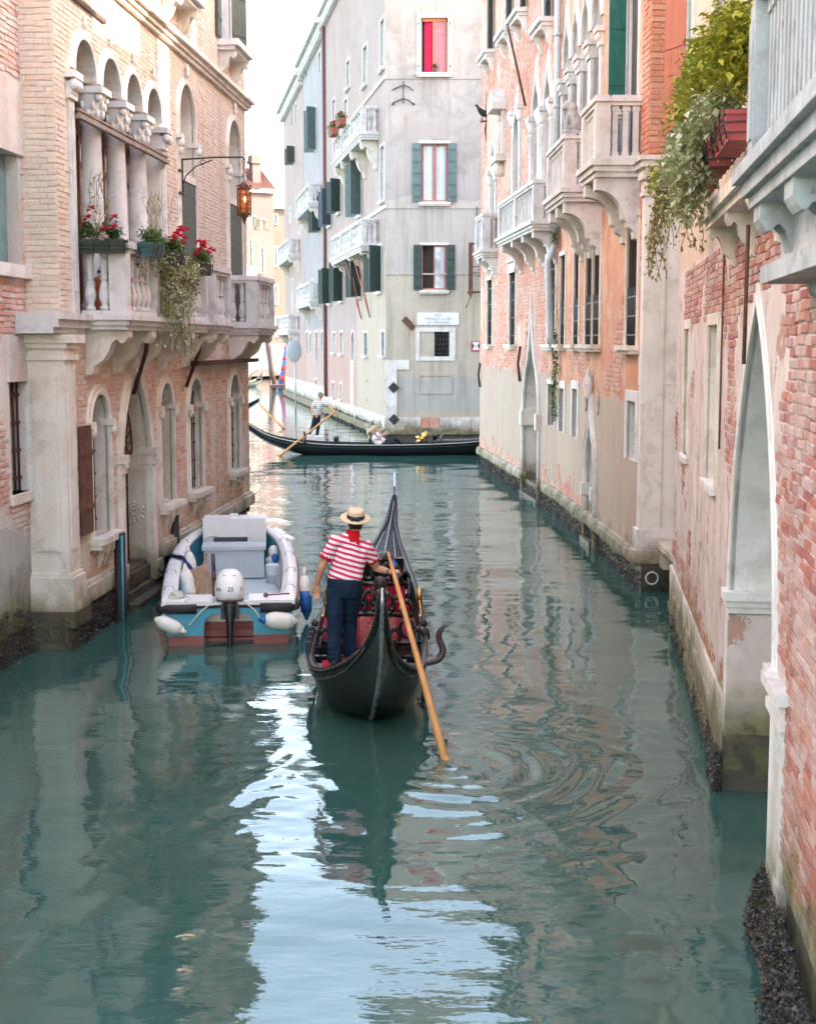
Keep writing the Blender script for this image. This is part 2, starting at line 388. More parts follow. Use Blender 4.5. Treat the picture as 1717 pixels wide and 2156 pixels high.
M['door_grey'] = paint('charcoal_shutter', (.07,.066,.075,1), .6, .2)
M['glass'] = glass('window_glass', (.05,.055,.06,1))
M['glass_pale'] = glass('pale_glass', (.3,.32,.33,1), .12)
M['curtain_red'] = paint('crimson_curtain', (.66,.02,.075,1), .8, .3)
M['curtain_pink'] = paint('sheer_pink_curtain', (.55,.22,.24,1), .8, .2)
M['curtain_white'] = paint('white_net_curtain', (.62,.66,.68,1), .8, .2)
M['frame_or'] = paint('orange_wood_frame', (.42,.14,.075,1), .55, .2)
M['frame_red'] = paint('brick_red_frame', (.42,.12,.1,1), .55, .2)
M['white'] = paint('white_paint', (.78,.78,.77,1), .5, .12)
M['signwhite'] = paint('sign_white', (.72,.75,.76,1), .5, .15, scale=3)
M['ink'] = paint('grey_lettering', (.28,.3,.32,1), .7, .1)
M['signred'] = paint('sign_red', (.6,.03,.06,1), .5, .1)
M['black'] = paint('black_paint', (.012,.012,.013,1), .4, .2)
M['pipe_grey'] = paint('blue_grey_pipe', (.42,.47,.5,1), .5, .2)
M['pipe_red'] = paint('maroon_pipe', (.2,.085,.08,1), .5, .2)
M['brown_panel'] = paint('red_brown_paint', (.36,.11,.07,1), .6, .15)
# ------------------------------------------------------------------ bricks
def _tmpl(sd):
    r = random.Random(sd); j = lambda a: r.uniform(-a, a)
    v = []
    for y, ix, iz in ((.12, 0, 0), (-.72, 0, 0), (-1, .035, .12)):
        for sx, sz in ((-1, -1), (1, -1), (1, 1), (-1, 1)):
            v.append((sx*(.5-ix)+j(.012), y+(j(.12) if y < 0 else 0), sz*(.5-iz)+j(.045)))
    f = [(8, 9, 10, 11)]
    for a in (0, 4):
        for i in range(4): k = (i+1) % 4; f.append((a+i, a+k, a+4+k, a+4+i))
    return np.array(v), f
TM = [_tmpl(i) for i in range(10)]
BRICKS = {}
BMESH = {}
def brick_field(w, u0, u1, z0, z1, mat, parent, course=.078, length=.27, gap=.012, proud=.014, mask=None, holes=(), jit=1.):
    L = BRICKS.setdefault(parent.name, (parent, []))[1]
    rows = int((z1-z0)/course); hb = []
    for h in holes:
        us = [p[0] for p in h]; zs = [p[1] for p in h]; hb.append((min(us), max(us), min(zs), max(zs), h))
    for r in range(rows):
        z = z0 + (r+.5)*course; u = u0; first = (r % 2)
        while u < u1-.03:
            ln = length*(.5 if (first or random.random() < .12) else random.uniform(.88, 1.1)); first = 0
            if u+ln > u1-.05: ln = u1-u
            c = u+ln/2; u += ln
            if mask and not mask(c, z): continue
            bad = False
            for a, b, d, e, h in hb:
                if a-.2 < c < b+.2 and d-.1 < z < e+.1:
                    for q in (c-ln/2+.02, c, c+ln/2-.02):
                        if a <= q <= b and d <= z <= e and inpoly(q, z, h): bad = True
            if bad: continue
            L.append((w, c+random.uniform(-.004, .004)*jit, z+random.uniform(-.004, .004)*jit, ln-gap*random.uniform(.8, 1.4), course-gap*random.uniform(.8, 1.5), proud*random.uniform(.5, 1.35), mat))
def flush_bricks():
    for par, L in BRICKS.values():
        sc = []
        for b in L:
            w = b[0]; p = w.P(b[1], b[2]); q = project(p); s = -1
            if q and -10 < q[0] < 1727 and -10 < q[1] < 2166:
                v = (Vector((0, 0, CAMZ))-p); s = b[3]*b[4]*max(v.normalized().dot(w.n), .0)/v.length_squared
            sc.append(s)
        order = sorted(range(len(L)), key=lambda i: -sc[i]); own = [i for i in order[:298] if sc[i] > 0]; rest = order[len(own):]
        pl = wloc(par)
        for i in own:
            w, u, z, ln, h, pr, mat = L[i]; k = random.randrange(10); key = (k, mat.name)
            if key not in BMESH:
                me = bpy.data.meshes.new('brick'); me.from_pydata([tuple(a) for a in TM[k][0]], [], TM[k][1]); me.materials.append(mat); BMESH[key] = me
            o = bpy.data.objects.new('brick', BMESH[key]); COL.objects.link(o); o.parent = par
            o.location = w.P(u, z) - pl; x = Vector((0, 0, 1)).cross(w.n)
            o.rotation_euler = (0, random.uniform(-.012, .012), atan2(x.y, x.x)); o.scale = (ln, pr, h)
        if rest:
            mats = []; V = []; Fs = []; MI = []; base = 0
            for i in rest:
                w, u, z, ln, h, pr, mat = L[i]; t, f = TM[random.randrange(10)]
                if mat not in mats: mats.append(mat)
                x = Vector((0, 0, 1)).cross(w.n); c = w.P(u, z) - pl
                v = np.empty((12, 3)); v[:, 0] = c.x + t[:, 0]*ln*x.x - t[:, 1]*pr*w.n.x; v[:, 1] = c.y + t[:, 0]*ln*x.y - t[:, 1]*pr*w.n.y; v[:, 2] = c.z + t[:, 2]*h
                V.append(v); Fs += [tuple(q+base for q in g) for g in f]; MI += [mats.index(mat)]*len(f); base += 12
            me = bpy.data.meshes.new('brickwork'); me.from_pydata(np.concatenate(V).tolist(), [], Fs)
            for m in mats: me.materials.append(m)
            me.polygons.foreach_set('material_index', MI); me.update()
            o = link('brickwork', me, par); o['kind'] = 'stuff'
# ------------------------------------------------------------------ building components
PROF_STONE = [(0, -.04), (0, .05), (.05, .06), (.06, .035), (.12, .035), (.14, .015), (.15, -.01)]
PROF_FLAT = [(0, -.03), (0, .03), (.11, .03), (.115, -.01)]
PROF_RICH = [(0, -.05), (0, .06), (.05, .075), (.06, .04), (.13, .04), (.15, .08), (.19, .07), (.2, -.01)]
def window(w, path, parent, depth=.3, stone='stone', prof=PROF_STONE, name='window', bottom=True):
    mb = MB(); reveal(mb, w, path, depth, 0, bottom)
    if prof: sweep2d(mb, w, path, prof)
    return mb.build(name, M[stone], parent, recalc=False)
def sill(w, u0, u1, z, parent, stone='stone', out=.18, t=.1, ext=.14):
    mb = MB(); mb.wbox(w, u0-ext, u1+ext, z-t*.55, z, -.02, out); mb.wbox(w, u0-ext*.8, u1+ext*.8, z-t, z-t*.55, -.02, out*.75)
    return mb.build('sill', M[stone], parent)
def grille(w, u0, u1, z0, z1, o, parent, nv=4, nh=6, mat='rustdark', r=.012, top=None):
    mb = MB()
    for i in range(nv):
        u = u0 + (u1-u0)*(i+.5)/nv; zt = top(u) if top else z1; mb.tube([w.P(u, z0, o), w.P(u, zt, o)], r, 6)
    for i in range(nh):
        z = z0 + (z1-z0)*(i+.5)/nh; mb.wbox(w, u0, u1, z-r*1.1, z+r*1.1, o-.008, o+.008)
    return mb.build('grille', M[mat], parent)
def shutter(w, u0, u1, z0, z1, o0, o1, mat, parent, boards=3, battens=2, name='shutter', face=1):
    mb = MB(); n = boards; g = .006
    for i in range(n):
        a = u0+(u1-u0)*i/n; b = u0+(u1-u0)*(i+1)/n; mb.wbox(w, a+g*(i > 0), b, z0, z1, o0, o1)
    for k in range(battens):
        z = z0+(z1-z0)*(k+.5)/battens; mb.wbox(w, u0+.02, u1-.02, z-.045, z+.045, o1, o1+.018); mb.wbox(w, u0+.02, u1-.02, z-.012, z+.012, o1+.018, o1+.026)
    return mb.build(name, M[mat], parent)
def leaf_out(w, u, z0, z1, width, ang, mat, parent, o=.02, t=.04):
    """an open shutter leaf hinged at u and standing off the wall at the angle ang (towards +u)"""
    p0 = w.P(u, 0, o); d = (w.d*cos(ang) + w.n*sin(ang)); n = Vector((-d.y, d.x, 0)); mb = MB()
    def bx(a, b, za, zb, c0, c1):
        q = [p0+d*a+n*c0, p0+d*b+n*c0, p0+d*b+n*c1, p0+d*a+n*c1]
        mb.hexa([v+Vector((0, 0, za)) for v in q]+[v+Vector((0, 0, zb)) for v in q])
    for i in range(3): bx(width*i/3+.004*(i > 0), width*(i+1)/3, z0, z1, -t/2, t/2)
    for k in range(3):
        z = z0+(z1-z0)*(k+.5)/3
        for sg in (-1, 1): bx(.02, width-.02, z-.04, z+.04, *sorted((sg*t/2, sg*(t/2+.014))))
    return mb.build('shutter', M[mat], parent)
VASE = [(.055,0),(.07,.02),(.07,.06),(.045,.08),(.05,.12),(.078,.2),(.082,.28),(.066,.38),(.045,.5),(.04,.52),(.058,.535),(.058,.56),(.04,.575),(.05,.7),(.062,.8),(.05,.88),(.045,.92),(.065,.94),(.065,1)]
COLM = [(.06,0),(.06,.06),(.045,.08),(.045,.9),(.06,.92),(.06,1)]
def place_mesh(name, me, parent, p, rz=0, sc=None):
    o = bpy.data.objects.new(name, me); COL.objects.link(o); o.parent = parent; o.location = Vector(p)-wloc(parent); o.rotation_euler = (0, 0, rz)
    if sc: o.scale = sc
    return o
BAL = {}
def bal_mesh(style, h, mat, square=False, k=1.):
    key = (style, round(h, 3), mat, k)
    if key not in BAL:
        mb = MB(); P_ = VASE if style == 'vase' else COLM
        if style == 'col':
            mb.box(-.05*k, .05*k, -.05*k, .05*k, 0, .08*h); mb.box(-.037*k, .037*k, -.037*k, .037*k, .08*h, .9*h); mb.box(-.05*k, .05*k, -.05*k, .05*k, .9*h, h)
        else: mb.lathe((0, 0, 0), [(r*k, z*h) for r, z in P_], 12)
        me = mb.mesh('baluster'); me.materials.append(M[mat]); BAL[key] = me
    return BAL[key]
def moulded(mb, w, u0, u1, z, steps, o1, o0=0.):
    """stacked slabs: steps = [(height, extra)] from the bottom up"""
    for h, e in steps:
        mb.wbox(w, u0-e, u1+e, z, z+h, o0, o1+e); z += h
    return z
def bracket_prof(kind, d, h):
    if kind == 'scroll':
        P = [(0, 0), (d, 0), (d, -.16*h)]
        P += [(d-.04*d-.10*d*(1-cos(t)), -.16*h-.14*h*sin(t)) for t in (.6, 1.3, 2.0, 2.6)]
        P += [(.72*d, -.22*h), (.62*d, -.3*h), (.55*d, -.48*h), (.42*d, -.66*h), (.3*d, -.74*h), (.2*d, -.8*h), (.17*d, -.95*h), (.1*d, -h), (0, -h)]
        return P
    P = [(0, 0), (d, 0), (d, -.2*h)]        # quarter round, as on the right bank
    P += [(d*(1-.62*sin(a)) , -.2*h-.45*h*(1-cos(a))) for a in [i*pi/14 for i in range(1, 8)]]
    P += [(.36*d, -.68*h), (.3*d, -.7*h), (.24*d, -.8*h), (.12*d, -.86*h), (.1*d, -.98*h), (0, -h)]
    return P
def bracket(w, u, z, d, h, width, parent, mat, kind='scroll', o0=0.):
    pr = bracket_prof(kind, d, h); mb = MB()
    mb.extrude([w.P(u-width/2, z+q[1], o0+q[0]) for q in pr], w.d*width)
    return mb.build('bracket', M[mat], parent)
def balcony(w, u0, u1, zf, depth, rh, parent, mat='stone_hi', nf=6, ns=2, style='vase', brackets=(), bh=.6, bkind='scroll', bw=.2, slab=.2, k=1., posts=True, mid=(), near='n', bmat=None):
    """zf: top of the floor slab"""
    mb = MB(); moulded(mb, w, u0, u1, zf-slab, [(slab*.3, .0), (slab*.35, .04), (slab*.35, .09)], depth)
    b = mb.build('balcony', M[mat], parent)
    hb = rh-.16; base = .06
    mb = MB(); zr = zf+hb
    t = .1
    for (a0, a1, c0, c1) in ((u0, u1, depth-.2, depth), (u0, u0+.2, 0, depth-.2), (u1-.2, u1, 0, depth-.2)):
        mb.wbox(w, a0, a1, zr, zr+.06, c0, c1)
    for (a0, a1, c0, c1) in ((u0-.035, u1+.035, depth-.235, depth+.035), (u0-.035, u0+.235, 0, depth-.235), (u1-.235, u1+.035, 0, depth-.235)):
        mb.wbox(w, a0, a1, zr+.06, zr+.12, c0, c1); mb.wbox(w, a0+.02, a1-.02, zr+.12, zr+.16, c0+.02*(c0 > 0), c1-.02)
    mb.build('rail', M[mat], b)
    mb = MB()
    for (a0, a1, c0, c1) in ((u0, u1, depth-.2, depth), (u0, u0+.2, 0, depth-.2), (u1-.2, u1, 0, depth-.2)):
        mb.wbox(w, a0, a1, zf, zf+base, c0, c1)
    mb.build('plinth', M[mat], b)
    ps = [u0+.1, u1-.1] + list(mid)
    for u in ps:
        p = MB(); p.wbox(w, u-.115, u+.115, zf+.0, zr, depth-.225, depth+.012); p.wbox(w, u-.08, u+.08, zf+.15, zr-.1, depth+.012, depth+.022)
        p.wbox(w, u-.1, u+.1, zf+.1, zr-.06, depth-.235, depth-.22)
        p.build('post', M[mat], b)
    me = bal_mesh(style, hb-base, mat, k=k); rz = atan2(w.d.y, w.d.x)
    stops = sorted(ps)
    per = max(1, round(nf/max(len(stops)-1, 1)))
    for a, c in zip(stops[:-1], stops[1:]):
        for i in range(per):
            u = a+.115+(c-a-.23)*(i+.5)/per
            place_mesh('baluster', me, b, w.P(u, zf+base, depth-.1), rz)
    for uu in (u0+.1, u1-.1):
        for i in range(ns):
            place_mesh('baluster', me, b, w.P(uu, zf+base, (depth-.225)*(i+.5)/ns), rz)
    for u in brackets: bracket(w, u, zf-slab, depth-.02, bh, bw, b, bmat or mat, bkind)
    return b
def shell(w, u0, u1, z0, z1, depth, mat, parent, name='body', roof=True):
    """the sides, back and top of a building whose front face is built apart"""
    mb = MB(); P = w.P
    a = [P(u0, z0), P(u1, z0), P(u1, z0, -depth), P(u0, z0, -depth)]; b = [P(u0, z1), P(u1, z1), P(u1, z1, -depth), P(u0, z1, -depth)]
    mb.add(a+b, [(1,2,6,5),(2,3,7,6),(3,0,4,7)]+([(4,5,6,7)] if roof else []))
    return mb.build(name, M[mat], parent, recalc=False)
# ------------------------------------------------------------------ water
def canal_water():
    xs = np.concatenate([[-600,-300,-150,-80,-50,-34,-26,-20,-16,-13,-11,-9.5,-8.2], np.arange(-7.2, -5.2, .12), np.arange(-5.2, 4.6, .055), np.arange(4.6, 7, .15), [7.6,8.5,10,13,18,26,40,70,120,300,600]])
    ys = np.concatenate([[-60,-30,-15,-6,0,3,5,6.2], np.arange(7, 30, .05), np.arange(30, 46, .09), np.arange(46, 80, .2), np.arange(80, 125, .8), [128,135,150,180,240,350,600]])
    X, Y = np.meshgrid(xs, ys); R = np.random.RandomState(5); H = np.zeros_like(X)
    for i in range(46):
        lam = math.exp(R.uniform(math.log(.28), math.log(2.8))); th = R.normal(pi/2, .55) if i % 3 else R.uniform(0, pi)
        kx, ky = cos(th)*2*pi/lam, sin(th)*2*pi/lam; slope = .0058*(lam/.8)**.1
        ph = R.uniform(0, 6.3); env = .55+.45*np.sin(X*R.uniform(.3, .9)+Y*R.uniform(.15, .5)+R.uniform(0, 6))
        H += slope*lam/(2*pi)*np.sin(kx*X+ky*Y+ph)*env
    def rings(px, py, lam, slope, dec, r0=.1, ax=None):
        nonlocal H
        c = at_z(px, py, 0); dx, dy = X-c.x, Y-c.y; r = np.sqrt(dx*dx+dy*dy)+1e-6
        e = np.exp(-((r-r0).clip(0))/dec)*np.clip(r/.12, 0, 1)
        if ax is not None: e = e*(.25+.75*np.clip((dx*ax[0]+dy*ax[1])/r*.8+.35, 0, 1))
        wob = 1+.07*np.sin(3*np.arctan2(dy, dx)+r*2)
        H += slope*lam/(2*pi)*np.sin(2*pi*r*wob/lam)*e
    rings(948, 1612, .29, .21, 1.2, .1, (.8, -.6))
    rings(955, 1640, .43, .1, 1.8, .2, (.85, -.5))
    rings(1090, 1800, .21, .05, .9, .1, (.9, -.3))
    rings(590, 1690, .3, .055, .8, .1)
    rings(545, 1760, .22, .05, .6, .1)
    # slow wake from the boat's stern
    c = at_z(785, 1515, 0); d = (c.y-Y).clip(0); V = np.abs(X-c.x)-.42*d
    H += .006*np.exp(-(V/.35)**2)*np.sin(V*14)*np.exp(-d/5)*(d > .05)
    fade = np.clip((130-Y)/60, 0, 1)*np.clip((X+8)/2, 0, 1)*np.clip((7.5-X)/2, 0, 1)*np.clip((Y-5)/2, 0, 1)
    H *= fade
    ny, nx = X.shape
    v = np.stack([X.ravel(), Y.ravel(), H.ravel()], 1); idx = np.arange(ny*nx).reshape(ny, nx)
    f = np.stack([idx[:-1, :-1].ravel(), idx[:-1, 1:].ravel(), idx[1:, 1:].ravel(), idx[1:, :-1].ravel()], 1)
    me = bpy.data.meshes.new('canal_water'); me.from_pydata(v.tolist(), [], f.tolist())
    me.polygons.foreach_set('use_smooth', [True]*len(f)); me.update()
    g = G('canal_water', .02, .5); g.b.inputs['IOR'].default_value = 1.62
    g.set('Base Color', g.mix(g.ramp(g.noise(.35, 4), [(.35, 0.), (.65, 1.)]), (.022, .078, .065, 1), (.032, .095, .08, 1)))
    n1 = g.noise(1.0, 3, .5, vec=g.sc(g.pos(), 2.2, 5.5, 1)); n2 = g.noise(1.0, 2, .5, vec=g.sc(g.pos(), 7, 15, 1))
    g.set('Specular Tint', (.8, .98, .96, 1))
    g.bump(g.math('ADD', n1, g.math('MULTIPLY', n2, .3)), .22, .016)
    me.materials.append(g.m)
    o = link('canal_water', me, None); o['kind'] = 'structure'; o['label'] = 'teal rippled canal water'
canal_water()
def mussel_bed(w, u0, u1, parent, o=.0, z1=.42, z0=-.05, n=900, s=.05, thick=.14, name='mussel_crust'):
    """a crust of shells along the waterline: many small wedge shapes joined"""
    mb = MB(); R = random.Random(int(u0*100)+n); n = int(n*2.6); s = s*.5; thick *= .62
    for i in range(n):
        u = R.uniform(u0, u1); z = z0+(z1-z0)*R.random()**1.3
        ed = .5+.5*mnoise.noise(Vector((u*1.3, z*2, 3.1)))
        if z > z1*(.55+.6*ed): continue
        oo = o + thick*(1-max(z, 0)/z1)*R.uniform(.2, 1.)*ed + .01; c = w.P(u, z, oo); k = s*R.uniform(.4, .9)*(2.2 if R.random() < .12 else 1)
        M3 = Matrix.Rotation(R.uniform(0, 6.3), 3, 'Z') @ Matrix.Rotation(R.uniform(0, 3), 3, 'X')
        pts = [c+M3 @ (Vector(q)*k) for q in ((-.5,-.3,-.25),(.5,-.22,-.2),(.35,.3,-.15),(-.4,.25,-.2),(-.3,-.1,.35),(.3,.05,.3))]
        mb.add(pts, [(0,1,5,4),(1,2,5),(2,3,4,5),(3,0,4),(3,2,1,0)])
    return mb.build(name, M['mussel'], parent, 'stuff', recalc=False)
def mussel_flat(w, u0, u1, o0, o1, parent, n, s=.06):
    pass
# ------------------------------------------------------------------ left bank
L2 = Wall(-4.5, 18.6, .0758, 1, 1); L1 = Wall(-4.93, 18.9, .0758, 1, 1)
def rectpoly(u0, u1, z0, z1): return [(u0, z0), (u0, z1), (u1, z1), (u1, z0)]
def left_palazzo():
    w = L2
    b = thing('arcaded_palazzo', 'tan brick palazzo with four arched balcony lights and carved water door on the left bank', 'building', w.P(6.5, 0, -4))
    hol = []
    def cut(path): hol.append(path); return path
    lights = [(1.27, .93), (2.53, .93), (3.75, .9), (4.97, .93)]
    zf = 4.4
    # the four balcony lights share one wide opening below the spring, cut as four arches side by side
    big = [(.8, zf+.02)]
    for c, h in lights: big += [(c-h/2*cos(pi*i/16), 7.62+(8.09-7.62)*sin(pi*i/16)) for i in range(17)]
    big += [(5.44, zf+.02)]; cut(big)
    ap = [arch_path(c-h/2, c+h/2, zf+.02, 8.09, 'round', 8) for c, h in lights]
    a5 = cut(arch_path(6.72, 7.92, zf+.02, 8.56, 'round', 8)); a6 = cut(arch_path(10.95, 12.3, zf+.02, 8.6, 'round', 8))
    g1 = cut(arch_path(1.12, 2.0, 1.31, 3.3, 'round', 8)); g2 = cut(arch_path(2.62, 4.3, .25, 3.6, 'point', 9))
    g3 = cut(arch_path(4.98, 5.86, 1.35, 3.36, 'round', 8)); g4 = cut(arch_path(7.1, 8.16, 1.33, 3.38, 'round', 8)); g5 = cut(arch_path(10.75, 11.8, 1.38, 3.38, 'round', 8))
    up1 = cut(rectpoly(5.9, 6.9, 9.95, 12.2)); up2 = cut(rectpoly(10.45, 11.5, 9.95, 12.2))
    U1, ZT = 12.95, 14.2
    facade(w, rectpoly(0, U1, .5, ZT), hol, M['mortar_tan'], b)
    shell(w, 0, U1, .3, ZT, 8, 'mortar_tan', b)
    mb = MB(); mb.wbox(w, -.3, U1+.3, ZT, ZT+.18, -8.2, .45); mb.build('eaves', M['stone'], b)
    # foundation under the wall, with its ledge stones
    mb = MB(); mb.wbox(w, .05, U1-.05, -1.5, .52, -7.9, -.06); mb.build('foundation', M['foundation'], b)
    for i in range(11):
        a = .36+i*1.145
        if 2.5 < a+.5 < 4.3: continue
        mb = MB(); zz = .5+.02*random.random(); mb.wbox(w, a, a+1.13, zz-.02, zz+.2, -.05, .1+random.uniform(0, .02)); mb.wbox(w, a, a+1.13, zz+.2, zz+.25, -.05, .06); mb.build('ledge_stone', M['stone_warm'], b)
    for i in range(16):
        for r in range(2):
            a = .4+i*.62+r*.3; mb = MB(); mb.wbox(w, a, a+.58, .08+r*.2, .27+r*.2, -.07, -.01+random.uniform(-.02, .025)); mb.build('base_block', M['foundation'], b)
    # --- upper arches
    cols = [.5*(lights[i][0]+lights[i+1][0]) for i in range(3)]
    loggia = window(w, big, b, .42, 'stone_warm', None, 'loggia')
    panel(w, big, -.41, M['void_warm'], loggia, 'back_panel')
    for k, (p, (c, h)) in enumerate(zip(ap, lights)):
        mb = MB(); head = [(c-h/2*cos(pi*i/16), 7.62+(8.09-7.62)*sin(pi*i/16)) for i in range(17)]; sweep2d(mb, w, head, [(0, -.02), (0, .05), (.05, .06), (.06, .03), (.12, .03), (.14, .0)]); mb.build('arch_moulding', M['stone'], loggia)
        mb = MB(); mb.lathe(w.P(c, 8.24, .04), [(.015, 0), (.03, .05), (.015, .09), (.028, .14), (.008, .2)], 8); mb.build('finial', M['stone'], loggia)
        mb = MB(); a, e = c-h/2-.1, c+h/2+.1; mb.wbox(w, a, e, zf, 5.55, -.37, -.36); mb.wbox(w, a, e, 5.65, 6.9, -.37, -.36); mb.build('pane', M['glass_pale'], loggia)
        mb = MB()
        for z in (zf+.05, 5.6, 6.55, 6.9): mb.wbox(w, a, e, z-.035, z+.035, -.36, -.3)
        for u in (a+.04, c, e-.04): mb.wbox(w, u-.03, u+.03, zf, 6.93, -.365, -.305)
        mb.build('frame', M['wood_red'], loggia)
        mb = MB()
        for i in range(8):
            u = a+.06+(e-a-.12)*i/7; mb.tube([w.P(u+.03*sin(q), 6.95+.09*q, -.26) for q in range(8)], .022, 6)
        for z in (6.95, 7.25, 7.55): mb.wbox(w, a, e, z-.015, z+.015, -.27, -.25)
        mb.build('grille', M['rust'], loggia)
    def column(u, z0, z1, half=False):
        mb = MB(); r = .155; c = w.P(u, 0, -.1); H = z1-z0
        mb.lathe(c+Vector((0, 0, z0)), [(r*1.35, 0), (r*1.35, .06), (r*1.2, .1), (r*1.28, .14), (r*1.1, .18), (r*1.04, .22), (r*1.03, H*.3), (r*.97, H*.6), (r*.86, H-.52), (r*.98, H-.5), (r*.98, H-.46), (r*.88, H-.44)], 20)
        co = mb.build('column', M['stone_hi'], b)
        cp = MB()                                        # leafy capital with corner volutes under a square abacus
        cp.lathe(c+Vector((0, 0, z1-.44)), [(r*.9, 0), (r*.98, .1), (r*1.15, .22), (r*1.42, .34), (r*1.42, .36)], 16)
        cp.wbox(w, u-.24, u+.24, z1-.09, z1, -.34, .14)
        for a in range(4):
            t = pi/4+a*pi/2+atan2(w.d.y, w.d.x); q = c+Vector((cos(t)*.24, sin(t)*.24, z1-.15)); cp.ball(q, .055, .055, .06, 8, 5)
        for rr, zz, n in ((r*1.12, z1-.36, 8), (r*1.3, z1-.25, 8)):
            for a in range(n):
                t = 2*pi*(a+.5*(zz > z1-.3))/n; q = c+Vector((cos(t)*rr, sin(t)*rr, zz)); cp.ball(q, .03, .03, .065, 6, 4)
        cp.build('capital', M['stone'], co)
    for u in cols: column(u, zf+.02, 7.56)
    for u, s in ((.62, -1), (5.58, 1)):                  # end jambs with their capitals
        mb = MB(); mb.wbox(w, u-.12, u+.12, zf, 7.2, -.48, .035); mb.wbox(w, u-.06, u+.06, zf+.3, 7.0, .035, .05)
        j = mb.build('pilaster', M['stone_hi'], b)
        cp = MB(); cp.wbox(w, u-.16, u+.16, 7.2, 7.26, -.48, .07); cp.wbox(w, u-.14, u+.14, 7.26, 7.42, -.48, .08); cp.wbox(w, u-.2, u+.2, 7.46, 7.55, -.48, .14)
        for t in (-.12, 0, .12): cp.ball(w.P(u+t, 7.38, .1), .06, .06, .08, 8, 5)
        cp.build('capital', M['stone'], j)
    mb = MB()                                            # iron beam across the capitals
    mb.wbox(w, .72, 5.6, 6.98, 7.04, .05, .12); mb.wbox(w, .72, 5.6, 7.08, 7.11, .06, .1)
    for i in range(40): u = .75+i*.122; mb.wbox(w, u, u+.02, 7.03, 7.09, .07, .09)
    mb.build('iron_beam', M['old_beam'], b)
    for p, (ua, ub), mat in ((a5, (6.72, 7.92), 'shut_olive'), (a6, (10.95, 12.3), 'shut_olive')):
        win = window(w, p, b, .4, 'stone_warm', [(0, -.03), (0, .05), (.04, .06), (.05, .03), (.1, .03), (.12, 0)])
        fin = max(q[1] for q in p)+.13; mb = MB(); mb.lathe(w.P((ua+ub)/2, fin, .05), [(.02, 0), (.05, .05), (.02, .1), (.045, .16), (.012, .24)], 8); mb.build('finial', M['stone'], win)
        panel(w, rectpoly(ua, ub, zf, 8.6), -.38, M['stone_dark'], win, 'tympanum')
        shutter(w, ua+.01, ub-.01, zf, 6.85, -.02, .025, mat, win, 2, 0)
        mb = MB(); mb.wbox(w, ua, ub, 6.87, 7.0, -.3, .04); mb.build('lintel', M['stone_warm'], win)
        for u in (ua-.06, ub+.06):
            mb = MB(); mb.wbox(w, u-.1, u+.1, 7.55, 7.62, -.1, .1); mb.ball(w.P(u, 7.48, .06), .08, .08, .09, 8, 5); mb.ball(w.P(u, 7.36, .05), .06, .05, .08, 8, 5); mb.build('capital', M['stone'], win)
    for p, (ua, ub) in ((up1, (5.9, 6.9)), (up2, (10.45, 11.5))):
        win = window(w, p, b, .25, 'stone', PROF_FLAT); panel(w, p, -.24, M['glass'], win)
        mb = MB(); mb.wbox(w, ua-.3, ub+.3, 9.83, 9.95, -.02, .42); mb.wbox(w, ua-.24, ub+.24, 9.75, 9.83, -.02, .34); mb.build('sill', M['stone'], win)
        for u in (ua-.08, ub+.08): bracket(w, u, 9.75, .33, .5, .16, win, 'stone_warm')
        leaf_out(w, ua-.02, 9.98, 12.2, .5, radians(176), 'shut_olive', win); leaf_out(w, ub+.02, 9.98, 12.2, .5, radians(25), 'shut_olive', win)
    # string course, cornice
    mb = MB(); z = 9.0
    for h, e in ((.07, .08), (.08, .13), (.07, .2)): mb.wbox(w, -.05, U1+e, z, z+h, -.02, e); z += h
    mb.build('string_course', M['stone_warm'], b)
    mb = MB(); mb.wbox(w, -.02, 2.3, 8.52, 8.58, .0, .05); mb.build('drip_mould', M['wood_dark'], b)
    # --- balconies
    balcony(w, .92, 6.05, zf, .62, 1.0, b, 'stone_hi', 15, 2, 'vase', (1.15, 2.45, 3.75, 5.05), .62, mid=(2.6, 4.3), bmat='stone_warm', bw=.26)
    balcony(w, 6.55, 8.0, zf, .62, .98, b, 'stone_hi', 3, 2, 'vase', (6.75, 7.8), .6, bmat='stone_warm', bw=.26)
    balcony(w, 10.75, 12.75, zf, .62, 1.0, b, 'stone_hi', 4, 2, 'vase', (10.95, 12.5), .6, bmat='stone_warm', bw=.26)
    mb = MB(); z = 4.14                                   # course that ties the balconies together
    for h, e in ((.08, .05), (.1, .12), (.08, .18)): mb.wbox(w, -.46-.0, .9, z, z+h, -.44, e); z += h
    mb.build('cornice', M['stone_hi'], b)
    # --- corner pilaster
    mb = MB(); mb.wbox(w, -.1, .34, .95, 3.95, -.47, .07); mb.wbox(w, -.16, .4, .5, .95, -.47, .13); mb.wbox(w, -.13, .37, .9, 1.0, -.46, .1)
    mb.wbox(w, -.125, -.1, 1.3, 3.6, -.36, -.03); mb.wbox(w, -.03, .27, 1.3, 3.6, .07, .085)
    p = mb.build('corner_pilaster', M['stone_warm'], b)
    mb = MB(); mb.wbox(w, -.14, .38, 3.8, 3.87, -.47, .11); mb.wbox(w, -.16, .4, 3.95, 4.02, -.47, .12); mb.wbox(w, -.2, .46, 4.02, 4.13, -.47, .18); mb.build('capital', M['stone_warm'], p)
    mb = MB(); mb.wbox(w, -.2, .46, -.8, .3, -.5, .1); mb.wbox(w, -.22, .5, .3, .5, -.5, .16); mb.build('base_block', M['foundation'], b)
    # --- canal-level windows
    fan = lambda u: None
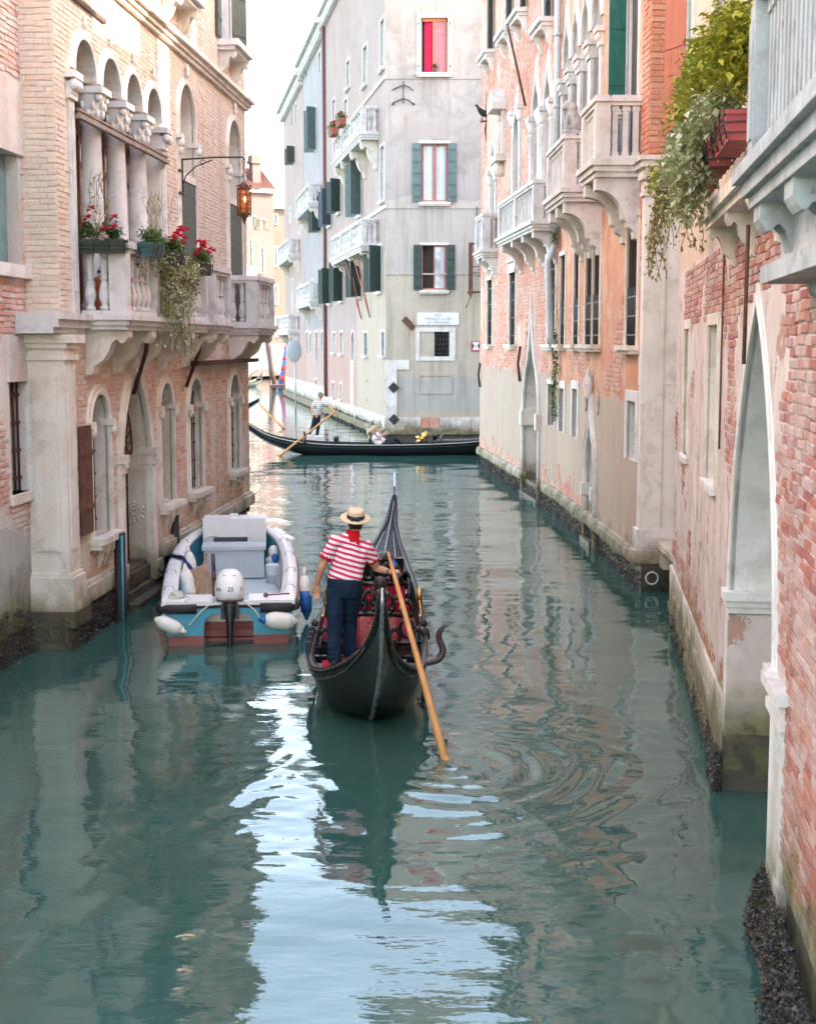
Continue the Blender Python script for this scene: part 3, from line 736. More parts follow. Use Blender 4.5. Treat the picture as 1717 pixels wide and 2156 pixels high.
    for p, (ua, ub, z0, z1), dep in ((g1, (1.12, 2.0, 1.31, 3.3), .26), (g3, (4.98, 5.86, 1.35, 3.36), .34), (g4, (7.1, 8.16, 1.33, 3.38), .19), (g5, (10.75, 11.8, 1.38, 3.38), .19)):
        win = window(w, p, b, dep, 'stone_warm', PROF_STONE)
        panel(w, p, -dep+.01, M['void_warm'], win)
        h = (ub-ua)/2; c = (ua+ub)/2; zs = z1-h
        grille(w, ua, ub, z0, z1, -dep+.07, win, 6, 6, 'rustdark', .011, top=lambda u: zs+sqrt(max(h*h-(u-c)**2, 0)))
        sill(w, ua, ub, z0, win, 'stone_warm', .22, .16, .12)
        for sg in (1,):
            for u in (ua-.05, ub+.05):
                mb = MB(); mb.wbox(w, u-.09, u+.09, zs-.02, zs+.07, -.12, .1); mb.ball(w.P(u, zs-.07, .06), .07, .06, .08, 8, 5); mb.build('capital', M['stone_warm'], win)
        for u in (ua+.3, ub-.3): bracket(w, u, z0-.16, .16, .3, .14, win, 'stone_warm')
    # water door
    ua, ub = 2.62, 4.3
    d = window(w, g2, b, .46, 'stone_warm', PROF_RICH, 'water_door', bottom=False)
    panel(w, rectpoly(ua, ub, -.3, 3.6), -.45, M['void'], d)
    mb = MB(); c = (ua+ub)/2; zc = 2.3
    for i in range(17):
        a = pi*i/16; r1 = .84*(1+.32*sin(a)**2); mb.tube([w.P(c+.18*cos(a), zc+.16*sin(a), -.26), w.P(c+r1*cos(a)*.98, zc+r1*sin(a)*1.1, -.26)], .015, 6)
    for r in (.2, .5, .8): mb.tube([w.P(c+r*cos(pi*i/20), zc+r*1.15*sin(pi*i/20), -.26) for i in range(21)], .014, 6)
    mb.wbox(w, ua, ub, zc-.05, zc+.02, -.34, -.26); mb.build('fan_grille', M['rust'], d)
    mb = MB()
    for i in range(11): u = ua+.06+(ub-ua-.12)*i/10; mb.tube([w.P(u, .1, -.35), w.P(u, zc-.05, -.35)], .013, 6)
    for z in (.6, 1.1, 1.7): mb.wbox(w, ua, ub, z-.02, z+.02, -.36, -.34)
    mb.build('gate', M['rustdark'], d)
    for u, s in ((ua, 1), (ub, -1)):                      # carved jambs facing along the canal
        mb = MB(); mb.wbox(w, u-.16 if s > 0 else u-.02, u+.02 if s > 0 else u+.16, .2, 2.28, -.6, .07); q = mb.build('jamb', M['stone_warm'], d)
        uu = u-.02 if s < 0 else u+.02
        mb = MB(); t = -.012 if s < 0 else .012
        for z0_, z1_, o0, o1 in ((.55, .6, -.5, -.02), (1.98, 2.03, -.5, -.02), (.6, 1.98, -.5, -.45), (.6, 1.98, -.07, -.02)):
            mb.wbox(w, min(uu, uu+t*2), max(uu, uu+t*2), z0_, z1_, o0, o1)
        ctr = w.P(uu, 1.3, -.26)
        for r in (.05, .11, .16):
            n = 6 if r < .06 else 12
            for k in range(n):
                a = 2*pi*k/n; mb.ball(ctr+w.n*(r*cos(a))+Vector((0, 0, r*sin(a))), .03, .03, .03, 6, 4)
        mb.build('carved_panel', M['stone_warm'], d)
        cp = MB(); cp.wbox(w, u-.22 if s > 0 else u-.04, u+.04 if s > 0 else u+.22, 2.24, 2.36, -.6, .14); cp.wbox(w, u-.2 if s > 0 else u-.03, u+.03 if s > 0 else u+.2, 2.08, 2.15, -.6, .1)
        for t in (.0, -.12, -.24): cp.ball(w.P(u+(-.08 if s > 0 else .08), 2.2, .08+t*.2), .075, .07, .07, 8, 5)
        cp.build('capital', M['stone_warm'], d)
    mb = MB(); mb.wbox(w, ua-.1, ub+.5, -.3, .22, -.6, .06); mb.wbox(w, ua-.05, ub+.1, -.3, .1, -.6, .25); mb.build('threshold', M['foundation'], d)
    mb = MB(); mb.wbox(w, ub+.02, ub+.5, .2, .5, -.1, .09); mb.build('ledge_stone', M['stone_warm'], b)
    # iron leaf, stays and hooks
    leaf = shutter(w, .52, 1.0, 1.42, 2.9, .03, .07, 'rust', b, 1, 2)
    for u, u2 in ((3.0, 3.25), (6.65, 6.75)):
        mb = MB(); mb.tube([w.P(u, 4.2, .36), w.P(u+.05, 3.9, .32), w.P(u2, 3.25, .06)], .035, 6); mb.tube([w.P(u-.12, 4.16, .3), w.P(u+.1, 4.1, .36)], .03, 6); mb.build('stay', M['rustdark'], b)
    mb = MB(); mb.wbox(w, 7.05, U1+.12, 3.62, 3.7, .0, .22); mb.build('iron_ledge', M['rustdark'], b)
    # --- bricks
    ex = [offset_path(h, .1) if h not in (up1, up2) else h for h in hol]
    ex = [offset_path(h, .11) for h in ap+[a5, a6]]+[offset_path(h, .15) for h in (g1, g3, g4, g5)]+[offset_path(g2, .2)]+[offset_path(up1, .1), offset_path(up2, .1)]
    ex += [rectpoly(.5, 5.7, zf, 7.56)]
    up = lambda u, z: mnoise.noise(Vector((u*.8, z*.8, 1))) > -.62
    brick_field(w, 0, U1, 4.42, 8.98, M['brick_tan'], b, .07, .24, .01, .009, up, ex)
    brick_field(w, 0, U1, 9.24, 12, M['brick_tan'], b, .07, .24, .01, .009, up, ex)
    low = lambda u, z: mnoise.noise(Vector((u*.7, z*.9, 7))) > -.42 and not (u < .42)
    brick_field(w, .42, U1, .78, 4.15, M['brick_low'], b, .072, .24, .011, .01, low, ex)
    r = L2.perp(0)
    brick_field(r, -.0, .5, 4.45, 12.5, M['brick_tan'], b, .074, .24, .01, .011, None, (), 2.)
    mussel_bed(w, 0, U1, b, -.05, .42, n=1500)
    mussel_bed(w, -.3, 2.6, b, .05, .5, n=900, s=.07, thick=.3)
    return b
PAL = left_palazzo()
def left_house():
    w = L1
    b = thing('weathered_house', 'weathered pale brick and plaster house at the left edge with teal shutter and iron grille', 'building', w.P(-4, 0, -4))
    h1 = rectpoly(-1.75, -.42, 5.0, 6.42); h2 = rectpoly(-.98, -.36, 2.1, 3.53)
    facade(w, rectpoly(-14, .25, .35, 13.5), [h1, h2], M['plaster_l1'], b)
    shell(w, -14, .25, .3, 13.5, 8, 'plaster_l1', b)
    mb = MB(); mb.wbox(w, -14, .3, 13.5, 13.7, -8, .4); mb.build('eaves', M['stone'], b)
    mb = MB(); mb.wbox(w, -14, .2, -1.5, .4, -7.9, -.05); mb.build('foundation', M['foundation'], b)
    win = window(w, h1, b, .26, 'plaster_l1', None)
    mb = MB(); mb.wbox(w, -1.95, -.2, 6.42, 7.3, -.02, .035); mb.wbox(w, -1.9, -.25, 6.39, 6.45, -.2, .04); mb.build('lintel', M['plaster_l1'], win)
    mb = MB(); mb.wbox(w, -1.9, -.2, 4.84, 5.0, -.2, .1); mb.build('sill', M['stone'], win)
    shutter(w, -1.74, -1.09, 5.01, 6.41, -.2, -.16, 'shut_teal', win, 3, 0); shutter(w, -1.08, -.43, 5.01, 6.41, -.2, -.16, 'shut_teal', win, 3, 0)
    win = window(w, h2, b, .3, 'plaster_l1', None); panel(w, h2, -.29, M['void'], win); grille(w, -.98, -.36, 2.1, 3.53, -.1, win, 4, 4, 'rustdark', .016)
    mb = MB(); mb.wbox(w, -1.05, -.3, 3.53, 4.1, -.02, .03); mb.build('lintel', M['plaster_l1'], win)
    mb = MB(); mb.wbox(w, -1.1, -.25, 1.98, 2.1, -.2, .06); mb.build('sill', M['stone_warm'], win)
    def msk(u, z):
        q = mnoise.noise(Vector((u*.9, z*.7, 2.2)))
        if -2.0 < u < -.15 and 6.3 < z < 7.35: return False
        if -1.15 < u < -.2 and 3.5 < z < 4.15: return False
        if z < 2.0: return q > .28 and z > 1.5
        if z > 7.2: return q > -.45
        return q > -.22
    brick_field(w, -5, .22, 1.5, 9.5, M['brick_l1'], b, .075, .24, .016, .016, msk, [offset_path(h1, .06), offset_path(h2, .05)], 2.2)
    mb = MB(); mb.tube([w.P(.02+.02*sin(z*3), z, .03) for z in [4.4+i*.3 for i in range(14)]], .008, 5); mb.build('cable', M['iron'], b)
    mussel_bed(w, -6, .2, b, .0, .75, n=2400, s=.06, thick=.4)
    return b
HOUSE = left_house()
# ------------------------------------------------------------------ corner building and the far canal
CF = Wall(-.93, 60.3, 1, 0, 1); CL = Wall(-.93, 60.3, -.166, 1, -1)
def sash(w, u0, u1, z0, z1, o, mat, parent, leaves=2, cur=None, glassm='glass', pane=True):
    mb = MB(); t = .05
    n = leaves
    for i in range(n):
        a = u0+(u1-u0)*i/n; b = u0+(u1-u0)*(i+1)/n
        mb.wbox(w, a, a+t, z0, z1, o, o+.05); mb.wbox(w, b-t, b, z0, z1, o, o+.05); mb.wbox(w, a+t, b-t, z0, z0+t, o, o+.05); mb.wbox(w, a+t, b-t, z1-t, z1, o, o+.05)
    mb.build('frame', M[mat], parent)
    if pane: panel(w, rectpoly(u0+.02, u1-.02, z0+.02, z1-.02), o+.02, M[glassm], parent)
def curtain(w, u0, u1, z0, z1, o, mat, parent, folds=6):
    mb = MB(); n = folds*6; a = []; c = []
    for i in range(n+1):
        u = u0+(u1-u0)*i/n; oo = o+.025*sin(2*pi*folds*i/n)+.012*sin(4.1*i)
        a.append(w.P(u, z0, oo)); c.append(w.P(u, z1, oo))
    mb.add(a+c, [(i, i+1, n+2+i, n+1+i) for i in range(n)], True)
    return mb.build('curtain', M[mat], parent, recalc=False)
def corner_building():
    b = thing('corner_building', 'tall pale corner building with green shutters and the canal name plaque', 'building', CF.P(4, 0, -4))
    w = CF
    r1 = (1.46, 2.56, 15.12, 17.32); r2 = (1.48, 2.58, 9.92, 12.25); r3 = (1.52, 2.53, 6.3, 8.1); r4 = (1.62, 2.66, 3.5, 4.53)
    hol = [rectpoly(*r) for r in (r1, r2, r3)] + [rectpoly(2.04, 2.66, 3.5, 4.53)]
    facade(w, rectpoly(0, 15, .55, 22.3), hol, M['plaster_c'], b)
    # red curtain window
    win = window(w, hol[0], b, .28, 'stone', [(0, -.03), (0, .03), (.16, .03), (.165, -.01)])
    u0, u1, z0, z1 = r1
    panel(w, hol[0], -.27, M['void'], win)
    mb = MB(); mb.wbox(w, u0, u0+.05, z0, z1, -.16, -.1); mb.wbox(w, u1-.05, u1, z0, z1, -.16, -.1); mb.wbox(w, u0, u1, z1-.14, z1, -.16, -.1); mb.wbox(w, 1.94, 2.0, z0, z1-.14, -.16, -.1); mb.build('frame', M['frame_or'], win)
    curtain(w, 1.6, 1.95, z0, z1-.14, -.2, 'curtain_red', win, 4); curtain(w, 2.0, u1-.05, z0, z1-.14, -.14, 'curtain_pink', win, 5)
    sill(w, u0, u1, z0-.02, win, 'stone', .2, .16, .2)
    for u in (u0-.1, u1+.1):
        for z in (z0+.25, z1-.25): 
            mb = MB(); mb.wbox(w, u-.025, u+.025, z-.05, z+.05, .03, .08); mb.build('hinge', M['iron'], win)
    # shuttered windows
    for (u0, u1, z0, z1), mat in ((r2, 'shut_grey'), (r3, 'shut_green')):
        win = window(w, rectpoly(u0, u1, z0, z1), b, .25, 'stone', None)
        panel(w, rectpoly(u0, u1, z0, z1), -.24, M['void_warm'], win)
        shutter(w, u0-.36, u0-.01, z0-.03, z1+.03, .03, .065, mat, win, 1, 5); shutter(w, u1+.01, u1+.36, z0-.03, z1+.03, .03, .065, mat, win, 1, 5)
        sill(w, u0, u1, z0-.06, win, 'stone', .16, .14, .12)
        mb = MB(); mb.wbox(w, u0-.1, u1+.1, z1+.03, z1+.12, -.02, .05); mb.build('lintel', M['stone'], win)
        if mat == 'shut_grey':
            sash(w, u0+.02, u1-.02, z0, z1, -.16, 'frame_red', win, 2, pane=False); curtain(w, u0+.08, 2.0, z0+.05, z1-.05, -.19, 'curtain_white', win, 4); curtain(w, 2.08, u1-.08, z0+.05, z1-.05, -.19, 'curtain_white', win, 4)
            mb = MB(); mb.wbox(w, 1.98, 2.1, z0, z1, -.15, -.1); mb.build('mullion', M['frame_red'], win)
        else:
            sash(w, 2.0, u1-.02, z0, z1, -.12, 'frame_red', win, 1, glassm='glass_pale'); curtain(w, 2.3, u1-.08, z0+.05, z1-.05, -.075, 'curtain_white', win, 3)
            mb = MB(); mb.wbox(w, u0, u0+.03, z0, z1, -.14, -.1); mb.wbox(w, u0, u1, z0, z0+.05, -.14, -.1); mb.build('frame', M['frame_red'], win)
    # barred window in a wide stone frame
    win = window(w, hol[3], b, .22, 'stone', None); panel(w, hol[3], -.2, M['void'], win); grille(w, 2.05, 2.65, 3.52, 4.51, -.04, win, 4, 5, 'iron', .017)
    mb = MB()
    for a in ((1.26, 2.92, 4.53, 4.7), (1.26, 2.92, 3.32, 3.49), (1.26, 1.42, 3.49, 4.53), (2.68, 2.92, 3.49, 4.53)): mb.wbox(w, *a, -.02, .035)
    mb.build('frame', M['stone'], win)
    # blind panel, corner strip, string lines, base stones
    mb = MB()
    for a in ((1.36, 2.8, 2.68, 2.76), (1.36, 2.8, 1.92, 1.98), (1.36, 1.43, 1.98, 2.68), (2.73, 2.8, 1.98, 2.68)): mb.wbox(w, *a, -.02, .03)
    mb.build('blind_panel', M['plaster_c'], b)
    mb = MB(); mb.wbox(w, -.02, .46, .9, 3.35, -.2, .05); mb.wbox(w, -.02, .98, 2.95, 3.35, -.01, .045); mb.build('corner_strip', M['stone'], b)
    for z in (14.86, 9.62, 6.9, 18.6):
        mb = MB(); mb.wbox(w, -.02, 15, z, z+.06, -.01, .03); mb.build('string_course', M['plaster_c'], b)
    rr = random.Random(3); u = .0
    while u < 5.5:
        L = rr.uniform(.35, .7); mb = MB(); mb.wbox(w, u, u+L-.02, .5, .93, -.05, .05+rr.uniform(0, .02)); o = mb.build('base_stone', M['brick_r3'] if 1.4 < u < 1.9 else M['stone'], b); u += L
    mb = MB(); mb.wbox(w, -.1, 15, .22, .5, -.05, .2); mb.build('ledge', M['stone_warm'], b)
    mb = MB(); mb.wbox(w, -.05, 15, -1.5, .22, -6, .05); mb.build('foundation', M['foundation'], b)
    # iron fittings on the wall
    for px, py, r in ((828, 816, .24), (829, 883, .24)):
        u, z = w.hit(px, py); mb = MB(); mb.extrude([w.P(u+a, z+c, .05) for a, c in ((-r, 0), (0, -r), (r, 0), (0, r))], w.n*.03); mb.ball(w.P(u, z, .09), .04); mb.build('anchor_plate', M['iron'], b)
    u, z = w.hit(860, 681); mb = MB(); q = [(-.3, .12), (-.12, .3), (.3, -.12), (.12, -.3)]; mb.extrude([w.P(u+a, z+c, 0) for a, c in q], w.n*.04); mb.build('anchor_plate', M['rust'], b)
    u, z = w.hit(849, 195); mb = MB(); mb.tube([w.P(u, z-.45, .06), w.P(u, z+.45, .06)], .02, 6)
    for dz in (.22, -.32): mb.tube([w.P(u-.46, z+dz-.12, .05), w.P(u-.2, z+dz, .06), w.P(u, z+dz+.08, .06), w.P(u+.22, z+dz, .06), w.P(u+.4, z+dz-.14, .05)], .022, 6)
    for s in (-1, 1): mb.ball(w.P(u+.42*s, z-.46, .06), .05)
    mb.build('iron_tie', M['iron'], b)
    # ---- canal side face
    w = CL
    px = [  # x0, y0, x1, y1, shutter material, open leaf
        (801, 42, 809, 146, None), (801, 308, 809, 423, None), (766, 701, 774, 748, 'g'), (803, 699, 810, 748, 'g'),
        (743, 343, 771, 454, 'shut_grey'), (706, 379, 722, 448, 'shut_green'), (788, 519, 809, 614, 'shut_green'), (741, 536, 774, 625, 'shut_green'), (704, 550, 735, 634, 'shut_green'), (735, 698, 752, 757, 'arch'),
        (690, 400, 699, 476, 'shut_blue'), (690, 566, 699, 639, 'shut_green'), (712, 540, 716, 541, 'skip'), (700, 210, 706, 262, None), (752, 700, 756, 748, None), (716, 700, 722, 745, None), (701, 702, 706, 742, None), (716, 808, 720, 840, None), (700, 806, 704, 836, None), (728, 128, 738, 186, None), (764, 98, 773, 180, None), (746, 105, 758, 205, 'a2'), (722, 210, 734, 262, None), (748, 815, 754, 845, None), (724, 930, 730, 965, 'skip')]
    H2 = []; J = []
    for x0, y0, x1, y1, k in px:
        if k == 'skip': continue
        u0, u1, z0, z1 = w.rect(x0, y0, x1, y1)
        um = (u0+u1)/2; hw = min((u1-u0)/2, .62)
        path = arch_path(um-hw, um+hw, z0, z1, 'round' if k in ('arch', 'a2') else 'rect', 6)
        H2.append(path); J.append((um, hw, z0, z1, k, path))
    dpath = arch_path(11.0, 13.2, -.2, 4.9, 'point', 8)
    H2 = [h for h in H2 if True]
    facade(w, rectpoly(0, 9.4, .4, 22.3), [h for h in H2 if max(q[0] for q in h) < 9.2], M['plaster_cream'], b)
    facade(w, rectpoly(9.4, 22.7, .4, 22.3), [h for h in H2 if min(q[0] for q in h) > 9.5], M['plaster_rose'], b, 'wall')
    for um, hw, z0, z1, k, path in J:
        if max(q[0] for q in path) > 9.2 and min(q[0] for q in path) < 9.5: continue
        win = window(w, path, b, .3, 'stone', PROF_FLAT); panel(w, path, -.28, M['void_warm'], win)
        if k == 'g': grille(w, um-hw, um+hw, z0, z1, -.05, win, 3, 5, 'iron', .015)
        elif k in ('arch', 'a2'): pass
        elif k:
            leaf_out(w, um-hw-.02, z0, z1, .62, radians(118), k, win); leaf_out(w, um+hw+.02, z0, z1, .62, radians(62), k, win)
        if k != 'arch': sill(w, um-hw, um+hw, z0, win, 'stone', .16, .12, .12)
    for x0, y0, x1, y1 in ((766, 799, 774, 842), (803, 799, 811, 846)):
        u0, u1, z0, z1 = w.rect(x0, y0, x1, y1); mb = MB(); mb.wbox(w, u0, u1, z0, z0+.06, -.01, .04); mb.wbox(w, u0, u1, z1-.06, z1, -.01, .04); mb.build('blind_panel', M['plaster_cream'], b)
    for z in (14.86, 9.62):
        mb = MB(); mb.wbox(w, 0, 9.4, z, z+.14, -.01, .07); mb.build('string_course', M['stone'], b)
    mb = MB(); mb.wbox(w, 10.6, 11.6, .4, 3.2, -.02, .06); mb.build('door_jamb', M['stone'], b)
    balcony(w, 2.0, 12.6, 13.0, .75, 1.1, b, 'stone_hi', 12, 2, 'vase', (2.5, 6, 9.5, 12.1), 1.2, slab=.3, k=1.25, bw=.4, mid=(5.5, 9.1), bmat='stone_warm')
    balcony(w, 2.0, 13.6, 8.3, .75, 1.1, b, 'stone_hi', 14, 2, 'vase', (2.6, 7, 13.0), .5, slab=.3, k=1.25, bw=.4, mid=(5.8, 9.7), bmat='stone_warm')
    mb = MB()
    for u in (4.5, 7.5): mb.tube([w.P(u, 5.2, .05), w.P(u, 7.9, .6)], .028, 6); mb.tube([w.P(u, 5.2, .05), w.P(u+1.4, 7.9, .6)], .028, 6)
    mb.build('iron_strut', M['frame_red'], b)
    rr = random.Random(9); u = 0
    while u < 22:
        L = rr.uniform(.7, 1.5); mb = MB(); mb.wbox(w, u, u+L-.03, .42, .95, -.05, .06+rr.uniform(0, .03)); mb.build('base_stone', M['stone'], b); u += L
    mb = MB(); mb.wbox(w, -.1, 22.7, .12, .42, -.05, .22); mb.build('ledge', M['stone_warm'], b)
    mb = MB(); mb.wbox(w, 0, 22.7, -1.5, .12, -2, .05); mb.build('foundation', M['foundation'], b)
    mussel_bed(w, 3, 22, b, .05, .6, n=900, s=.16, thick=.6)
    mb = MB(); mb.wbox(w, -.0, 22.7, 22.0, 22.25, -6, .3); mb.wbox(w, -.05, 22.7, 22.25, 22.5, -6, .5); mb.wbox(CF, -.3, 15, 22.25, 22.5, -5, .45); mb.build('eaves', M['stone'], b)
    mb = MB()
    for i in range(60): u = .3+i*.37; mb.wbox(w, u, u+.16, 21.75, 22.0, 0, .28)
    mb.build('modillions', M['stone'], b, 'stuff')
    mb = MB(); mb.add([CL.P(0, 22.3), CL.P(22.7, 22.3), CL.P(22.7, 22.3, -9), CF.P(15, 22.3), CL.P(22.7, 0), CL.P(22.7, 0, -9), CF.P(15, 0)], [(0, 1, 2, 3), (1, 4, 5, 2), (2, 5, 6, 3)]); mb.build('body', M['plaster_far'], b, recalc=False)
    mb = MB(); mb.tube([w.P(22.75, 1, .12), w.P(22.75, 21.8, .12)], .1, 8); mb.build('drainpipe', M['pipe_red'], b)
    return b
CORNER = corner_building()
def far_house(name, label, u0, u1, zt, mat, openings, balcs, cat='building', chim=()):
    w = CL; b = thing(name, label, cat, w.P((u0+u1)/2, 0, -4))
    H = []; J = []
    for x0, y0, x1, y1, k in openings:
        a0, a1, z0, z1 = w.rect(x0, y0, x1, y1); um = (a0+a1)/2; hw = min((a1-a0)/2, .65)
        if um-hw < u0+.15 or um+hw > u1-.15: continue
        p = rectpoly(um-hw, um+hw, z0, z1)
        H.append(p); J.append((um, hw, z0, z1, k, p))
    facade(w, rectpoly(u0+.01, u1, .4, zt), H, M[mat], b)
    shell(w, u0+.01, u1, 0, zt, 9, mat, b)
    for um, hw, z0, z1, k, p in J:
        win = window(w, p, b, .3, 'stone', PROF_FLAT); panel(w, p, -.25, M['void'] if k != 'p' else M['glass_pale'], win)
        if k and k != 'p': leaf_out(w, um-hw-.02, z0, z1, .62, radians(110), k, win); leaf_out(w, um+hw+.02, z0, z1, .62, radians(70), k, win)
    for a, c, z, n in balcs: balcony(w, a, c, z, .75, 1.1, b, 'stone_hi', n, 2, 'vase', (a+.3, c-.3), .9, slab=.3, k=1.3, bw=.4, bmat='stone_warm')
    mb = MB(); mb.wbox(w, u0, u1, zt-.3, zt, -3, .35); mb.wbox(w, u0, u1, zt, zt+.25, -9, .6); mb.build('eaves', M['stone'], b)
    mb = MB()
    for i in range(int((u1-u0)/.5)): u = u0+.2+i*.5; mb.wbox(w, u, u+.22, zt-.6, zt-.3, 0, .32)
    mb.build('modillions', M['stone'], b, 'stuff')
    mb = MB(); mb.wbox(w, u0, u1, .1, .45, -.05, .22); mb.wbox(w, u0, u1, -1.5, .1, -2, .05); mb.build('foundation', M['foundation'], b)
    mb = MB(); mb.wbox(w, u0, u1, .45, 1.5, -.02, .06); mb.build('base_course', M['stone'], b)
    for x in chim:
        mb = MB(); mb.wbox(w, x, x+.9, zt, zt+2.6, -2.2, -1.2); mb.wbox(w, x-.2, x+1.1, zt+2.6, zt+2.9, -2.4, -1.0); mb.wbox(w, x-.1, x+1.0, zt+2.9, zt+3.3, -2.3, -1.1); mb.build('chimney', M['rooftile'], b)
    return b
far_house('blue_white_house', 'blue-white house with stacked stone balconies left of the maroon drainpipe', 22.8, 36.4, 22.0, 'plaster_blue',
  [(655, 228, 672, 318, 'shut_grey'), (632, 292, 646, 318, 'shut_grey'), (668, 415, 679, 488, 'shut_green'), (655, 590, 662, 640, None), (640, 620, 646, 655, None), (664, 700, 670, 760, None), (652, 702, 656, 740, None), (657, 60, 662, 90, None), (670, 110, 676, 150, None), (642, 120, 648, 160, None), (665, 40, 671, 75, None), (645, 700, 649, 745, None), (676, 700, 681, 740, None), (664, 800, 668, 830, None)],
  [(25.0, 34.0, 12.3, 8), (25.0, 34.0, 6.6, 8)], chim=(30,))
far_house('rosy_far_house', 'farther rosy plaster house with peeling base along the left canal', 36.5, 53, 21.6, 'plaster_rose',
  [(620, 220, 626, 260, None), (612, 225, 617, 262, None), (616, 310, 622, 345, 'shut_olive'), (608, 440, 614, 470, 'p'), (628, 465, 633, 500, 'p'), (612, 590, 619, 660, 'p'), (630, 600, 635, 640, 'p'), (605, 700, 608, 740, None), (616, 700, 620, 750, None), (628, 700, 632, 740, None)],
  [(40, 50, 10.2, 8), (41, 51, 5.0, 8)], chim=(44,))
# ------------------------------------------------------------------ end of the canal: sunlit houses and a footbridge
def end_houses():
    w = Wall(-33.6, 157.8, .85, .5, 1); U = 20.9
    b = thing('pink_house', 'sunlit pink stucco house with tiled roof at the end of the left canal', 'building', w.P(8, 0, -4))
    op = [(522, 455, 537, 478, 's'), (547, 462, 559, 484, 's'), (523, 506, 532, 566, 'a'), (548, 521, 556, 575, 'a'), (511, 515, 517, 566, 'a'), (514, 630, 522, 668, 'a'), (536, 630, 545, 668, 'a')]
    H = []; J = []
    for x0, y0, x1, y1, k in op:
        r = w.rect(x0, y0, x1, y1)
        if r[1] > U-.2: continue
        p = arch_path(r[0], r[1], r[2], r[3], 'round' if k == 'a' else 'rect', 5); H.append(p); J.append((r, k, p))
    facade(w, rectpoly(0, U, .3, 21.4), H, M['plaster_pinkfar'], b); shell(w, 0, U, 0, 21.4, 8, 'plaster_pinkfar', b)
    for r, k, p in J:
        win = window(w, p, b, .3, 'stone', PROF_FLAT); panel(w, p, -.25, M['glass'], win)
        if k == 's': shutter(w, r[0]-.55, r[0]-.02, r[2], r[3], .03, .08, 'shut_olive', win); shutter(w, r[1]+.02, r[1]+.55, r[2], r[3], .03, .08, 'shut_olive', win)
        else: sill(w, r[0], r[1], r[2], win)
    mb = MB(); mb.wbox(w, -.3, U+.3, 21.4, 21.7, -8, .5); mb.build('eaves', M['stone'], b)
    r = w.rect(511, 560, 533, 595); balcony(w, r[0], r[1], r[2]+.9, .8, 1.0, b, 'stone_hi', 6, 2, 'vase', (r[0]+.3, r[1]-.3), .7, k=1.3)
    mb = MB()
    n = 56
    for i in range(n):
        u = -.3+(U+.6)*i/n; d = (U+.6)/n
        pts = [(u, 21.72, .55), (u+d*.5, 21.72+.14, .55), (u+d, 21.72, .55), (u+d, 24.6, -5), (u+d*.5, 24.6+.14, -4), (u, 24.6, -5)]
        mb.add([w.P(*q) for q in pts], [(0, 1, 4, 5), (1, 2, 3, 4)])
    mb.build('roof', M['rooftile'], b, recalc=False)
    for px_ in (512, 547):
        u = w.hit(px_, 410)[0]; mb = MB(); mb.wbox(w, u-.5, u+.5, 21.7, 24.8, -1.9, -.8); mb.wbox(w, u-.7, u+.7, 24.8, 25.2, -2.1, -.6); mb.wbox(w, u-.6, u+.6, 25.2, 25.8, -2, -.7); mb.build('chimney', M['plaster_pinkfar'], b)
    w = Wall(-17.1, 171.6, .93, .36, 1); U = 12.6
    b = thing('cream_house', 'sunlit cream house between the pink house and the canal corner', 'building', w.P(4, 0, -4))
    H = []; J = []
    for x0, y0, x1, y1 in ((578, 452, 583, 472), (578, 520, 582, 560), (579, 600, 584, 640), (581, 668, 588, 708)):
        r = w.rect(x0, y0, x1, y1); p = rectpoly(*r); H.append(p); J.append((r, p))
    facade(w, rectpoly(0, U, .3, 20), H, M['plaster_creamfar'], b); shell(w, 0, U, 0, 20, 7, 'plaster_creamfar', b)
    for r, p in J: win = window(w, p, b, .25, 'stone', PROF_FLAT); panel(w, p, -.22, M['glass'], win); sill(w, r[0], r[1], r[2], win)
    mb = MB(); mb.wbox(w, -.3, U+.3, 20, 20.4, -8, .5); mb.build('eaves', M['stone'], b)
    # footbridge
    Y = 148; b = thing('footbridge', 'pale stone footbridge with railing across the far end of the canal', 'bridge', (-15, Y, 0))
    xl, xr, xc = -30, -10.5, -14.8; n = 30; top = lambda x: 2.3+.75*max(1-((x-xc)/7)**2, 0); und = lambda x: -.5 if abs(x-xc) > 2.0 else 1.6*sqrt(max(1-((x-xc)/2.0)**2, 0))-.05
    mb = MB(); R = []
    for i in range(n+1):
        x = xl+(xr-xl)*i/n; R.append([(x, Y, und(x)), (x, Y+3, und(x)), (x, Y+3, top(x)), (x, Y, top(x))])
    mb.loft(R, smooth=False); mb.build('arch', M['stone'], b)
    for yy in (Y+.1, Y+2.8):
        mb = MB(); mb.tube([(xl+(xr-xl)*i/n, yy, top(xl+(xr-xl)*i/n)+1.0) for i in range(n+1)], .06, 6)
        for i in range(50): x = xl+(xr-xl)*i/50; mb.box(x-.025, x+.025, yy-.025, yy+.025, top(x), top(x)+1.0)
        mb.build('railing', M['white'], b)
end_houses()
